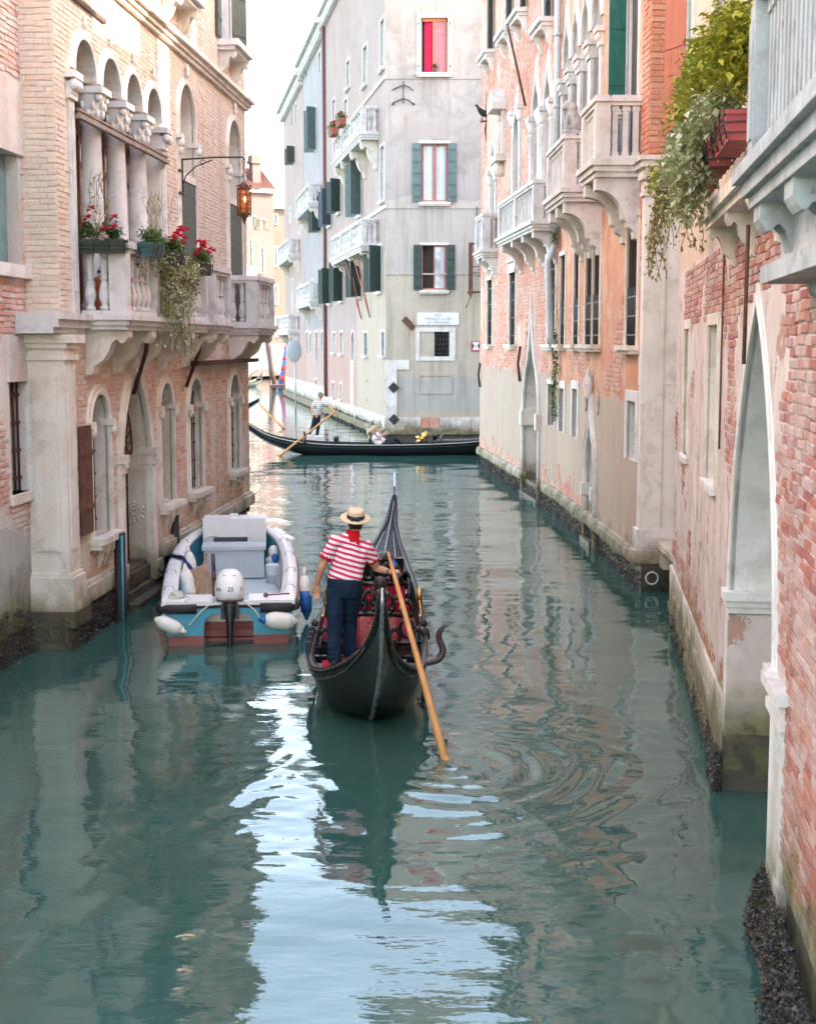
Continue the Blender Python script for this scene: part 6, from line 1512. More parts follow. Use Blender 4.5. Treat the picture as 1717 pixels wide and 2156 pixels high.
# mooring posts and line
for px, py0, py1, Y, lab in ((252, 1122, 1300, 20.35, 'nearer black mooring post with a teal stripe'), (366, 1064, 1130, 24.3, 'farther plain black mooring post behind the motorboat')):
    a = at_y(px, py0, Y); p = at_y(px+3, py1, Y); t = thing('mooring_post', lab, 'post', (a.x, a.y, 0), 0, 'mooring posts at the palazzo')
    mb = MB(); mb.tube([(p.x, p.y, -1), (a.x, a.y, a.z)], .085, 10); mb.build('post', M['rubber'], t)
    if Y < 22: mb = MB(); mb.tube([(p.x+.05, p.y-.075, -.1), (a.x+.045, a.y-.07, a.z-.03)], .016, 6); mb.build('stripe', M['turq'], t)
mb = MB(); a = L2.P(4.35, .35, .12); c = bp(-.97, 3.7, .68); d = bp(-.78, 3.4, .7); e = bp(-.72, 2.6, .15)
for k in range(3):
    of = Vector((.02*k, .06*k, -.03*k)); sag = Vector((0, 0, -.12-.05*k)); mb.tube([a+of, a*.7+c*.3+of+sag, a*.35+c*.65+of+sag*.8, c+of*.4, d+of*.6, (d+e)/2+Vector((.12, 0, .12))+of, e+of], .02, 6)
tag(mb.build('mooring_rope', M['rope_blue']), 'blue mooring rope tied from water door to boat', 'rope')
for sg, lab in ((-1, 'left'), (1, 'right')):
    mb = MB(); mb.tube([bp(sg*.2, -.03, .59), bp(sg*.35, -.08, .48), bp(sg*(.52 if sg < 0 else .42), -.15, .3 if sg < 0 else .38)], .009, 5); tag(mb.build('tie_line', M['rope_pale']), 'pale cord tying the %s stern fender to the boat' % ('slantwise' if sg < 0 else 'blue necked'), 'cord')
# ------------------------------------------------------------------ people
M['skin'] = paint('tanned_skin', (.5, .235, .15, 1), .5, .18, .35, scale=9)
M['skin_pale'] = paint('pale_skin', (.6, .34, .25, 1), .5, .15, .35, scale=9)
M['hair_dark'] = paint('dark_hair', (.018, .012, .01, 1), .55, .3, .4, scale=40)
M['hair_grey'] = paint('grey_hair', (.22, .21, .2, 1), .6, .3, .3, scale=40)
M['hair_blond'] = paint('blond_hair', (.5, .36, .2, 1), .55, .3, .4, scale=40)
M['denim'] = paint('dark_navy_trousers', (.008, .022, .045, 1), .85, .35, .15, scale=12, bump=.3)
M['cloth_white'] = paint('white_cotton', (.74, .74, .73, 1), .85, .12, .15, scale=7, bump=.2)
M['cloth_dark'] = paint('dark_cloth', (.02, .022, .03, 1), .85, .3, .15, scale=12)
M['shoe_dark'] = paint('dark_shoe', (.012, .016, .025, 1), .5, .2)
M['straw'] = paint('straw_hat', (.68, .52, .36, 1), .75, .2, .2, scale=60, bump=.35)
M['ribbon'] = paint('black_ribbon', (.022, .018, .022, 1), .5, .2)
M['scarf'] = paint('red_neckerchief', (.52, .008, .02, 1), .8, .25, .15, scale=10)
def stripes(name, c1, c2, period, tilt, duty=.52, ph=0.):
    g = G(name, .85, .15)
    x, y, z = (g.n('ShaderNodeSeparateXYZ', {0: g.obj()}).outputs[i] for i in range(3))
    t = g.math('ADD', g.math('ADD', z, g.math('MULTIPLY', x, tilt)), g.math('MULTIPLY', g.noise(5, 2, vec=g.obj()), .022))
    f = g.math('FRACT', g.math('ADD', g.math('DIVIDE', t, period), ph)); s = g.ramp(f, [(0., 1.), (duty-.03, 1.), (duty+.03, 0.), (.97, 0.), (1., 1.)])
    g.set('Base Color', g.mix(s, c1, c2)); g.bump(g.math('ADD', g.noise(11, 3, vec=g.obj()), g.noise(60, 2, vec=g.obj())), .5, .012); return g.m
M['shirt_red'] = stripes('red_white_striped_shirt', (.76, .72, .71, 1), (.66, .03, .11, 1), .0575, .3, .47)
M['shirt_navy'] = stripes('grey_white_striped_shirt', (.72, .72, .69, 1), (.16, .18, .17, 1), .075, .0, .42)
def remesh(o, vox, smooth=4, wr=0., ws=(1, 1, 1)):
    m = o.modifiers.new('Remesh', 'REMESH'); m.mode = 'VOXEL'; m.voxel_size = vox; m.use_smooth_shade = True
    s = o.modifiers.new('Smooth', 'SMOOTH'); s.factor = .5; s.iterations = smooth
    dg = bpy.context.evaluated_depsgraph_get(); me = bpy.data.meshes.new_from_object(o.evaluated_get(dg))
    mats = list(o.data.materials); o.modifiers.clear(); o.data = me
    if not me.materials: 
        for q in mats: me.materials.append(q)
    me.polygons.foreach_set('use_smooth', [True]*len(me.polygons))
    if wr:                                                 # creases in the cloth
        for v in me.vertices:
            c = v.co; q = Vector((c.x*ws[0], c.y*ws[1], c.z*ws[2])); k = 1-2*abs(mnoise.noise(q*9+Vector((0, 0, 5*mnoise.noise(q*3)))))
            v.co = c+v.normal*(wr*(k*.7+.6*mnoise.noise(q*4)))
    return o
def hand(mb, wrist, d, up, thumb, curl=.5, k=1., hold=False):
    """palm, four unequal bent fingers and a thumb; d = from the wrist to the knuckles, up = back of the hand"""
    wrist = Vector(wrist); d = Vector(d).normalized(); up = Vector(up); up = (up-d*up.dot(d)).normalized(); s = d.cross(up).normalized()*thumb
    R = []
    for t, w, h in ((-.01, .026, .02), (.03, .036, .019), (.07, .041, .017), (.092, .038, .013)):
        c = wrist+d*t*k; R.append([c+s*w*k*cos(a*pi/5)+up*h*k*sin(a*pi/5) for a in range(10)])
    mb.loft(R)
    for i, (off, L) in enumerate(((.029, .068), (.01, .077), (-.01, .072), (-.029, .056))):
        p = wrist+d*.085*k+s*off*k; q = [p-d*.02*k]; ang = curl*.35
        q.append(p)
        for j, f in enumerate((.45, .32, .23)):
            ang += curl*(.35 if j == 0 else .75); q.append(q[-1]+(d*cos(ang)-up*sin(ang))*L*f*k)
        r = .0092*k*(.88 if i == 3 else 1); mb.tube(q, [r, r*1.05, r, r*.94, r*.75], 7)
    p = wrist+d*.022*k+s*.03*k; q = [p, p+(d*.6+s*.75-up*.25)*.035*k, p+(d*.85+s*.55-up*.35)*.066*k+(-up*.012*curl), p+(d*1.0+s*.25-up*.45)*.09*k]
    mb.tube(q, [.013*k, .0125*k, .0105*k, .008*k], 7)
def torso(mb, spine, right, fwd):
    """rings along the spine: (centre, half width, half depth)"""
    R = []; right = Vector(right); fwd = Vector(fwd)
    for c, w, h, tilt in spine:
        c = Vector(c); r = (right+Vector((0, 0, tilt))).normalized(); R.append([c+r*w*cos(2*pi*k/20)+fwd*h*sin(2*pi*k/20)*(1 if sin(2*pi*k/20) > 0 else .9) for k in range(20)])
    mb.loft(R)
def head(mb, c, yaw, pitch=0., k=1., face=True, nod=0.):
    """a head with jaw, nose, brow, ears; yaw 0 looks along +y"""
    c = Vector(c); m = Matrix.Rotation(yaw, 3, 'Z') @ Matrix.Rotation(pitch, 3, 'X'); T = lambda x, y, z: c+m @ Vector((x*k, y*k, z*k))
    R = []
    for z, w, f, b in ((-.12, .03, .062, -.0), (-.105, .045, .085, .02), (-.075, .058, .092, .05), (-.04, .066, .094, .078), (0, .073, .094, .094), (.04, .076, .095, .1), (.075, .07, .086, .092), (.1, .052, .064, .07), (.118, .02, .026, .03)):
        R.append([T(w*cos(2*pi*i/18), (f if sin(2*pi*i/18) > 0 else b)*sin(2*pi*i/18)+.004, z) for i in range(18)])
    mb.loft(R)
    R = [[T(w*cos(2*pi*i/6), y+.006*sin(2*pi*i/6), z+w*.6*sin(2*pi*i/6)) for i in range(6)] for z, y, w in ((.022, .09, .008), (-.005, .104, .012), (-.025, .112, .016), (-.036, .095, .014))]
    mb.loft(R)
    for s in (-1, 1):
        mb.ball(T(s*.077, -.008, -.012), .012*k, .02*k, .034*k, 8, 6); mb.ball(T(s*.03, .088, .022), .016*k, .01*k, .008*k, 6, 4)
    mb.ball(T(0, .092, -.058), .026*k, .012*k, .008*k, 8, 4)
    return T
def face_bits(T, t, k=1.):
    for s in (-1, 1):
        mb = MB(); mb.ball(T(s*.031, .0885, .006), .011*k, .008*k, .008*k, 8, 5); mb.build('eye', M['white'], t); mb = MB(); mb.ball(T(s*.031, .0945, .006), .005*k, .004*k, .005*k, 6, 4); mb.build('iris', M['hair_dark'], t)
def hair_cap(T, t, mat, low=-.06, k=1., extra=()):
    mb = MB(); R = []
    for z, w, f, b in ((low, .066, -.01, .088), (-.02, .079, -.005, .104), (.02, .083, .03, .109), (.06, .08, .085, .106), (.095, .066, .075, .088), (.118, .04, .045, .055), (.13, .012, .015, .018)):
        R.append([T(w*cos(2*pi*i/18), (f if sin(2*pi*i/18) > 0 else b)*sin(2*pi*i/18), z) for i in range(18)])
    mb.loft(R)
    for e in extra: mb.ball(T(*e[:3]), e[3]*k, e[3]*k, e[4]*k, 8, 6)
    return mb.build('hair', M[mat], t)
def gondolier():
    base = at_z(715, 1405, .47); t = thing('person', 'gondolier in straw boater and red striped shirt standing on the near stern', 'person', base, 0, 'gondoliers')
    B = Vector(base); P = lambda x, y, z: B+Vector((x, y, z))
    nk = P(.14, .26, 1.42)
    shL, shR = P(-.055, .2, 1.375), P(.275, .27, 1.30)
    elL, wrL = P(-.205, .14, 1.085), P(-.255, .17, .895)
    elR, wrR = P(.40, .36, 1.045), HAND_R+Vector((-.05, -.03, -.005))
    mb = MB()
    hd = P(.17, .31, 1.57); T = head(mb, hd, -.12, -.1)
    mb.tube([nk+Vector((0, 0, -.04)), hd+Vector((-.004, -.02, -.07))], [.06, .056], 12)
    mb.tube([shL, shL*.5+elL*.5, elL, elL*.55+wrL*.45, wrL], [.055, .05, .042, .04, .027], 12)
    mb.tube([shR, shR*.5+elR*.5, elR, elR*.5+wrR*.5, wrR], [.055, .052, .045, .041, .029], 12)
    hand(mb, wrL, (.02, .0, -1), (.25, .95, 0), -1, .28, 1.06); hand(mb, wrR, (.9, .35, .05), (-.1, -.35, 1), -1, 1.15, 1.05)
    torso(mb, [(P(.08, .2, 1.05), .11, .07, -.05), (P(.1, .22, 1.2), .13, .08, -.1), (P(.12, .25, 1.38), .12, .07, -.15)], (1, 0, 0), (0, 1, 0))
    o = mb.build('body', M['skin'], t); remesh(o, .0062, 3); face_bits(T, t)
    mb = MB()
    torso(mb, [(P(.057, .147, .925), .168, .118, -.05), (P(.06, .15, .965), .18, .128, -.06), (P(.062, .155, .99), .187, .134, -.06), (P(.075, .18, 1.05), .178, .125, -.08), (P(.095, .21, 1.17), .192, .125, -.12), (P(.105, .235, 1.27), .2, .12, -.16), (P(.11, .245, 1.345), .185, .105, -.2), (P(.12, .255, 1.4), .13, .085, -.22), (P(.135, .265, 1.45), .07, .068, -.2)], (1, 0, 0), (0, 1, 0))
    for a, e, f in ((shL, elL, .66), (shR, elR, .62)):
        mid = a+(e-a)*f; mb.tube([a+(nk-a)*.4+Vector((0, 0, -.06)), a, a+(e-a)*.35, mid], [.08, .083, .078, .075], 14)
    o = mb.build('shirt', M['shirt_red'], t); remesh(o, .01, 5, .016, (1, 1, .6))
    for a, e, f in ((shL, elL, .66), (shR, elR, .62)):
        p = a+(e-a)*f; d = (e-a).normalized(); mb = MB(); mb.tube([p-d*.03, p+d*.012], [.078, .077], 16); mb.build('cuff', M['scarf'], t)
    mb = MB()
    hpL, hpR = P(-.045, .14, .84), P(.135, .17, .83); knL, knR = P(-.055, .1, .44), P(.1, .3, .47); anL, anR = P(-.06, .02, .07), P(.1, .34, .09)
    torso(mb, [(P(.045, .15, .76), .178, .13, -.03), (P(.048, .145, .85), .19, .138, -.04), (P(.055, .14, .935), .183, .132, -.05), (P(.057, .145, .965), .176, .128, -.06)], (1, 0, 0), (0, 1, 0))
    for h, k, a in ((hpL, knL, anL), (hpR, knR, anR)): mb.tube([h, h*.55+k*.45, k, k*.5+a*.5, a+Vector((0, 0, -.02))], [.104, .094, .077, .072, .068], 16)
    o = mb.build('trousers', M['denim'], t); remesh(o, .011, 4, .02, (.7, .7, 1.3))
    mb = MB(); torso(mb, [(P(.056, .145, .945), .187, .136, -.05), (P(.057, .145, .972), .184, .134, -.05)], (1, 0, 0), (0, 1, 0)); mb.build('belt', M['shoe_dark'], t)
    for a in (anL, anR):
        mb = MB(); R = [[a+Vector((w*cos(2*pi*i/12), y+0, z+h*max(sin(2*pi*i/12), -.5))) for i in range(12)] for y, w, z, h in ((-.075, .02, -.04, .03), (-.06, .038, -.035, .055), (0, .042, -.035, .06), (.08, .045, -.04, .045), (.15, .04, -.045, .035), (.185, .018, -.05, .02))]
        mb.loft(R); mb.build('shoe', M['shoe_dark'], t)
    hair_cap(T, t, 'hair_dark', -.075)
    mb = MB()                                              # knotted neckerchief
    torso(mb, [(nk+Vector((-.02, -.01, -.035)), .098, .092, -.22), (nk+Vector((-.012, -.005, -.005)), .092, .088, -.18), (nk+Vector((.0, .0, .04)), .078, .078, -.14), (nk+Vector((.004, .004, .07)), .07, .07, -.1)], (1, 0, 0), (0, 1, 0))
    mb.loft([[nk+Vector((x, y, z)) for x, y, z in q] for q in (((-.09, -.05, .0), (.09, -.06, -.05), (.06, -.03, .05), (-.06, -.03, .05)), ((-.03, -.115, -.05), (.09, -.1, -.1), (.075, -.08, -.05), (-.02, -.1, -.02)))])
    o = mb.build('neckerchief', M['scarf'], t); remesh(o, .01, 3)
    m = Matrix.Rotation(.08, 3, 'Y') @ Matrix.Rotation(.27, 3, 'X'); hc = hd+Vector((.0, -.005, .05))
    def lath(prof, seg=28): return [[hc+m @ Vector((r*cos(2*pi*i/seg), r*sin(2*pi*i/seg)*1.06, z)) for i in range(seg)] for r, z in prof]
    mb = MB(); mb.loft(lath([(.085, -.012), (.12, -.014), (.165, -.008), (.172, -.002), (.17, .004), (.12, .0), (.096, .004), (.094, .07), (.09, .092), (.076, .1), (.0, .102)])); h = mb.build('hat', M['straw'], t)
    mb = MB(); mb.loft(lath([(.099, .004), (.0985, .05), (.095, .05), (.095, .004)]), cap=False); 
    for x0, x1, z0, z1 in ((-.05, .0, .0, .035), (.0, .05, -.002, .03), (-.035, -.012, -.06, .0), (.008, .03, -.055, .0)):
        mb.hexa([hc+m @ Vector(q) for q in ((x0, -.112, z0), (x1, -.112, z0), (x1, -.1, z0), (x0, -.1, z0), (x0, -.112, z1), (x1, -.112, z1), (x1, -.1, z1), (x0, -.1, z1))])
    mb.build('ribbon', M['ribbon'], h)
    mb = MB(); p = wrR-(wrR-elR).normalized()*.03; d = (wrR-elR).normalized(); mb.tube([p-d*.012, p+d*.012], [.033, .033], 14); mb.build('wristwatch', M['ribbon'], t)
    return t
gondolier()
def passenger():
    hd = at_y(800, 1236, 17.75); t = thing('person', 'dark haired passenger seated low in the crimson love seat', 'person', (hd.x, hd.y, .45), 0)
    mb = MB(); T = head(mb, hd, .1, .05, 1.05); mb.tube([hd+Vector((0, -.02, -.22)), hd+Vector((0, -.012, -.07))], [.062, .056], 12)
    torso(mb, [(hd+Vector((0, .0, -.6)), .15, .1, 0), (hd+Vector((0, -.02, -.3)), .17, .1, 0), (hd+Vector((0, -.03, -.2)), .08, .07, 0)], (1, 0, 0), (0, 1, 0))
    o = mb.build('body', M['skin'], t); remesh(o, .009, 3); face_bits(T, t)
    mb = MB(); torso(mb, [(hd+Vector((0, .02, -.62)), .18, .13, 0), (hd+Vector((0, .0, -.45)), .19, .125, 0), (hd+Vector((0, -.02, -.28)), .2, .11, 0), (hd+Vector((0, -.025, -.2)), .1, .08, 0)], (1, 0, 0), (0, 1, 0))
    for s in (-1, 1): mb.tube([hd+Vector((s*.18, -.02, -.27)), hd+Vector((s*.24, .03, -.5)), hd+Vector((s*.17, .25, -.58))], [.07, .06, .05], 10)
    for s in (-1, 1): mb.tube([hd+Vector((s*.1, .0, -.6)), hd+Vector((s*.13, .45, -.55)), hd+Vector((s*.13, .55, -.85))], [.1, .08, .06], 10)
    o = mb.build('clothing', M['cloth_dark'], t); remesh(o, .014, 4)
    hair_cap(T, t, 'hair_dark', -.085, 1.05)
    return t
passenger()
def gondolier2():
    Y = 52.0; b = at_y(660, 921, Y); t = thing('person', 'grey haired gondolier in grey striped shirt rowing the crossing gondola', 'person', b, 0, 'gondoliers')
    q = lambda px, py, dy=0.: at_y(px, py, Y+dy)
    hd = q(674.5, 832); shL, shR = q(663, 847, .12), q(685, 847, -.12); elN, wrN = q(657, 862, -.25), q(664, 874, -.3); elF, wrF = q(694, 857, -.25), q(705, 866.5, -.42)
    mb = MB(); T = head(mb, hd, -pi/2+.35, 0.); mb.tube([q(673, 846), hd+Vector((-.01, 0, -.06))], [.06, .055], 10)
    mb.tube([shL, elN, wrN], [.055, .043, .03], 10); mb.tube([shR, elF, wrF], [.055, .043, .03], 10)
    hand(mb, wrN, (.7, -.2, -.6), (-.3, -.6, .5), 1, .9); hand(mb, wrF, (.8, -.3, -.2), (0, -.3, 1), 1, 1.0)
    torso(mb, [(q(668, 872), .12, .1, 0), (q(673, 850), .12, .08, 0)], (.94, -.34, 0), (.34, .94, 0))
    o = mb.build('body', M['skin'], t); remesh(o, .012, 3); face_bits(T, t)
    mb = MB(); torso(mb, [(q(667, 875), .16, .125, 0), (q(669, 862), .165, .13, 0), (q(673, 850), .18, .12, 0), (q(674, 844.5), .1, .09, 0)], (.94, -.34, 0), (.34, .94, 0))
    for a, e in ((shL, elN), (shR, elF)): mb.tube([a*.7+q(673, 850)*.3, a, a+(e-a)*.6], [.08, .08, .075], 10)
    o = mb.build('shirt', M['shirt_navy'], t); remesh(o, .018, 3)
    mb = MB(); torso(mb, [(q(666.5, 882), .15, .12, 0), (q(667, 873), .155, .125, 0)], (.94, -.34, 0), (.34, .94, 0))
    mb.tube([q(663, 881), q(658, 899), q(650, 915)], [.1, .075, .055], 12); mb.tube([q(669, 881), q(669.5, 899), q(667, 917)], [.1, .075, .055], 12)
    o = mb.build('trousers', M['cloth_dark'], t); remesh(o, .018, 3)
    for px, py in ((649.5, 917.5), (668, 920)):
        mb = MB(); c = q(px, py); mb.loft([[c+Vector((x, w*cos(2*pi*i/10), h*max(sin(2*pi*i/10), -.5)+z)) for i in range(10)] for x, w, z, h in ((-.08, .02, 0, .03), (-.05, .045, .01, .06), (.05, .048, 0, .06), (.14, .04, -.01, .035), (.18, .015, -.015, .02))]); mb.build('shoe', M['white'], t)
    hair_cap(T, t, 'hair_grey', -.06)
    mb = MB(); 
    for s in (-1, 1): mb.ball(T(s*.03, .1, .01), .024, .01, .016, 8, 4)
    mb.build('sunglasses', M['black'], t)
gondolier2()
def reclining(px, py, Y, mat, shirt, lab, arm, back):
    hd = at_y(px, py, Y); t = thing('person', lab, 'person', (hd.x, hd.y, .4), 0)
    V = lambda x, y, z: hd+Vector((x, y, z))
    mb = MB(); T = head(mb, hd, -pi/2, .0); mb.tube([V(.0, 0, -.07), V(.08, 0, -.2)], [.055, .06], 10)
    wr = V(*arm); el = V(arm[0]*.55, -.1, -.27)
    mb.tube([V(.06, -.17, -.22), el, wr], [.05, .042, .03], 10); hand(mb, wr, (.7, 0, .4), (0, 0, 1), 1, .5)
    torso(mb, [(V(.3, 0, -.45), .12, .1, 0), (V(.08, 0, -.2), .12, .08, 0)], (0, 1, 0), (.6, 0, .8))
    o = mb.build('body', M['skin_pale'], t); remesh(o, .012, 3); face_bits(T, t)
    mb = MB(); torso(mb, [(V(.36, 0, -.48), .17, .11, 0), (V(.22, 0, -.38), .18, .12, 0), (V(.1, 0, -.25), .19, .11, 0), (V(.05, 0, -.16), .09, .08, 0)], (0, 1, 0), (.6, 0, .8)); mb.tube([V(.06, -.17, -.22), V(arm[0]*.4, -.13, -.26)], [.075, .065], 10); mb.tube([V(.06, .17, -.22), V(.25, .2, -.42)], [.075, .06], 10)
    o = mb.build('shirt', M[shirt], t); remesh(o, .02, 3)
    mb = MB()
    for s in (-1, 1): mb.tube([V(.38, s*.1, -.5), V(.8, s*.12, -.38), V(1.05, s*.12, -.62)], [.1, .08, .055], 10)
    o = mb.build('trousers', M['cloth_dark'], t); remesh(o, .02, 3)
    hair_cap(T, t, mat, -.1, 1.0, ((0, -.1, -.06, .06, .09),))
reclining(781, 909, 51.7, 'hair_blond', 'cloth_white', 'blond passenger in white reaching forward in the crossing gondola', (.5, -.15, -.02), 0)
reclining(788, 903, 52.25, 'hair_blond', 'cloth_white', 'passenger half hidden behind the blond one in the crossing gondola', (.42, .1, -.2), 0)
# ------------------------------------------------------------------ plants and planters
M['leaf_y'] = leafmat('yellow_green_leaves', [(.2, .25, .035, 1), (.34, .34, .04, 1), (.48, .42, .05, 1), (.26, .3, .045, 1), (.58, .47, .07, 1), (.12, .17, .03, 1)])
M['leaf_v'] = leafmat('variegated_leaves', [(.42, .44, .26, 1), (.62, .6, .42, 1), (.26, .3, .12, 1), (.52, .5, .3, 1), (.68, .66, .52, 1)])
M['leaf_g'] = leafmat('green_leaves', [(.03, .075, .02, 1), (.06, .12, .03, 1), (.1, .17, .04, 1), (.045, .095, .03, 1)])
M['leaf_o'] = leafmat('ochre_leaves', [(.2, .17, .04, 1), (.3, .24, .06, 1), (.13, .13, .035, 1), (.34, .2, .07, 1)])
M['leaf_p'] = leafmat('purple_leaves', [(.08, .02, .035, 1), (.13, .04, .05, 1), (.06, .02, .03, 1)])
M['petal_red'] = leafmat('red_petals', [(.62, .008, .03, 1), (.7, .02, .07, 1), (.5, .005, .03, 1)])
M['petal_w'] = leafmat('white_petals', [(.7, .7, .62, 1), (.75, .72, .6, 1)])
M['box_green'] = paint('dark_green_planter', (.03, .05, .035, 1), .55, .2)
M['box_teal'] = paint('teal_planter', (.03, .11, .12, 1), .5, .2)
M['box_red'] = paint('terracotta_red_planter', (.34, .055, .055, 1), .6, .25)
M['terracotta'] = paint('terracotta_pot', (.42, .11, .06, 1), .75, .25)
RL = random.Random(21)
def leaf(mb, c, k, droop=.3, R=RL):
    a = R.uniform(0, 6.28); e = R.uniform(-.7, .9)-droop; d = Vector((cos(a)*cos(e), sin(a)*cos(e), sin(e))); s = d.cross(Vector((R.uniform(-.4, .4), R.uniform(-.4, .4), 1))).normalized(); n = s.cross(d)
    L = k*.8*R.uniform(.4, 1.6); w = L*R.uniform(.24, .36)
    mb.add([c, c+d*L*.45+s*w+n*w*.25, c+d*L-n*L*.12, c+d*L*.45-s*w+n*w*.25], [(0, 1, 2), (0, 2, 3)], True)
def foliage(parent, blobs, mat, k, name='foliage'):
    """blobs: (centre, rx, ry, rz, n): leaves spread through the clumps, thicker towards the shell"""
    mb = MB()
    for c, rx, ry, rz, n in blobs:
        c = Vector(c)
        for i in range(int(n*1.7)):
            while True:
                v = Vector((RL.uniform(-1, 1), RL.uniform(-1, 1), RL.uniform(-1, 1)))
                if v.length < 1: break
            v *= (.55+.5*mnoise.noise(v*2+c*3)) if RL.random() < .3 else 1
            leaf(mb, c+Vector((v.x*rx, v.y*ry, v.z*rz)), k)
    return mb.build(name, M[mat], parent, 'stuff', recalc=False)
def trails(parent, starts, mat, k, n=26, name='trailing_stems', out=(0, 0, 0), spread=.12):
    """hanging shoots: thin stems with leaves along them"""
    mb = MB(); st = MB(); out = Vector(out)
    for p, L in starts:
        p = Vector(p); q = [p]; m = 7; a = RL.uniform(0, 6.3)
        for i in range(m): q.append(q[-1]+Vector((cos(a+i*.5)*spread*.25, sin(a+i*.4)*spread*.25, -L/m))+out*(.3 if i < 2 else 0)/m*2)
        st.tube(q, .004, 4, False)
        for i in range(int(n*L)+3):
            t = RL.random()*(m-.01); j = int(t); c = q[j]+(q[j+1]-q[j])*(t-j); leaf(mb, c+Vector((RL.gauss(0, .03), RL.gauss(0, .03), RL.gauss(0, .02))), k, .7)
    o = mb.build(name, M[mat], parent, 'stuff', recalc=False); s = st.build('stems', M['leaf_o'], parent, 'stuff', recalc=False)
def flowers(parent, pts, mat='petal_red', k=.05):
    mb = MB()
    for p in pts:
        for i in range(9):
            a = 2*pi*i/9; c = Vector(p); d = Vector((cos(a), sin(a)*.7-.4, sin(a*1.7)*.6)).normalized(); s = d.cross(Vector((.2, .3, 1))).normalized()
            mb.add([c, c+d*k*.6+s*k*.35, c+d*k, c+d*k*.6-s*k*.35], [(0, 1, 2, 3)], True)
    return mb.build('blossoms', M[mat], parent, 'stuff', recalc=False)
def planter(label, c, L, dirv, mat, w=.2, h=.19, group='flower boxes', cage=False, name='planter'):
    """a tapered trough with a rim; c = centre of its underside, dirv = along it"""
    c = Vector(c); d = Vector(dirv).normalized(); n = Vector((d.y, -d.x, 0)); t = thing(name, label, 'planter', c, 0, group); U = Vector((0, 0, 1))
    def tr(mb, a, z0, z1, w0, w1, e0, e1): mb.hexa([c+d*(s*(L/2+e))+n*(q*ww/2)+U*z for z, ww, e in ((z0, w0, e0), (z1, w1, e1)) for s, q in ((-1, -1), (1, -1), (1, 1), (-1, 1))])
    mb = MB(); tr(mb, 0, 0, h*.86, w*.76, w*.94, -.02, 0); tr(mb, 0, h*.86, h, w*1.04, w*1.04, .015, .015); mb.build('trough', M[mat], t)
    mb = MB(); tr(mb, 0, h, h+.012, w*.88, w*.88, -.01, -.01); mb.build('soil', M['wood_dark'], t)
    mb = MB()
    for s in (-.5, -.17, .17, .5):
        p = c+d*(s*L)
        for q in (-1, 1): mb.tube([p+n*(q*w*.42)+U*.005, p+n*(q*w*.55)+U*h*.6, p+n*(q*w*.55)+U*(h+.02)], .007, 5)
    for z in (.05, h*.6):
        for q in (-1, 1): mb.tube([c+d*(-L/2-.02)+n*(q*w*.52)+U*z, c+d*(L/2+.02)+n*(q*w*.52)+U*z], .006, 5)
        for s in (-1, 1): mb.tube([c+d*(s*(L/2+.02))-n*w*.52+U*z, c+d*(s*(L/2+.02))+n*w*.52+U*z], .006, 5)
    mb.build('wire_holder', M['iron'], t)
    return t, c+U*h
UPZ = Vector((0, 0, 1))
# left balcony boxes: side box first, then along the front
w = L2; ZB = 5.22
c = w.P(.83, ZB, .34); t, top = planter('long dark green flower box on the near side of the left balcony', c, .62, w.n, 'box_green', .2, .17, 'flower boxes of the left balcony')
foliage(t, [(top+w.n*.12+UPZ*.12, .16, .16, .17, 220), (top-w.n*.2+UPZ*.12, .15, .14, .16, 190), (top+UPZ*.08, .3, .14, .1, 160)], 'leaf_g', .06)
mb = MB(); lv = MB()
for i in range(9):
    p = top+w.n*RL.uniform(-.25, .1); q = [p]; 
    for j in range(8): q.append(q[-1]+Vector((RL.gauss(0, .03), RL.gauss(0, .03), RL.uniform(.08, .14)))); leaf(lv, q[-1], .05, .1); leaf(lv, q[-1], .05, .1)
    mb.tube(q, .004, 4, False)
mb.build('tall_stems', M['leaf_o'], t, 'stuff', recalc=False); lv.build('sparse_leaves', M['leaf_o'], t, 'stuff', recalc=False)
flowers(t, [top+w.n*.18+UPZ*.16+Vector((0, -.12, 0)), top+w.n*.05+UPZ*.14+Vector((0, -.12, 0)), top-w.n*.2+UPZ*.3, top-w.n*.15+UPZ*.42, top+w.n*.16+UPZ*.3, top-w.n*.26+UPZ*.2], 'petal_red', .075)
flowers(t, [top+w.n*.03+UPZ*.06+Vector((0, -.13, 0)), top+w.n*.06+UPZ*.02+Vector((0, -.14, 0))], 'petal_w', .07)
for u, lab, mat, red, dz in ((1.75, 'teal flower box nearest the corner post on the left balcony front', 'box_teal', False, 0), (2.95, 'green flower box of red geraniums in mid front of the left balcony', 'box_green', True, -.04), (4.9, 'green flower box of red geraniums at the far end of the left balcony front', 'box_green', True, -.1)):
    c = w.P(u, ZB+dz, .78); t, top = planter(lab, c, .7, w.d, mat, .2, .18, 'flower boxes of the left balcony')
    foliage(t, [(top+w.d*k_*.2+UPZ*.1, .17, .18, .15, 150) for k_ in (-1, 0, 1)], 'leaf_g', .06)
    if red: flowers(t, [top+w.d*RL.uniform(-.4, .4)+UPZ*RL.uniform(.12, .36)+w.n*RL.uniform(-.05, .14) for i in range(13)], 'petal_red', .075)
    else:
        mb = MB(); lv = MB()
        for i in range(12):
            q = [top+w.d*RL.uniform(-.2, .3)]
            for j in range(9): q.append(q[-1]+Vector((RL.gauss(0, .03), RL.gauss(0, .03), RL.uniform(.05, .1)))); leaf(lv, q[-1], .045, .1)
            mb.tube(q, .003, 4, False)
        mb.build('tall_stems', M['leaf_o'], t, 'stuff', recalc=False); lv.build('sparse_leaves', M['leaf_y'], t, 'stuff', recalc=False)
    if lab.startswith('green flower box of red geraniums in mid'): mid_top = top; MIDT = t
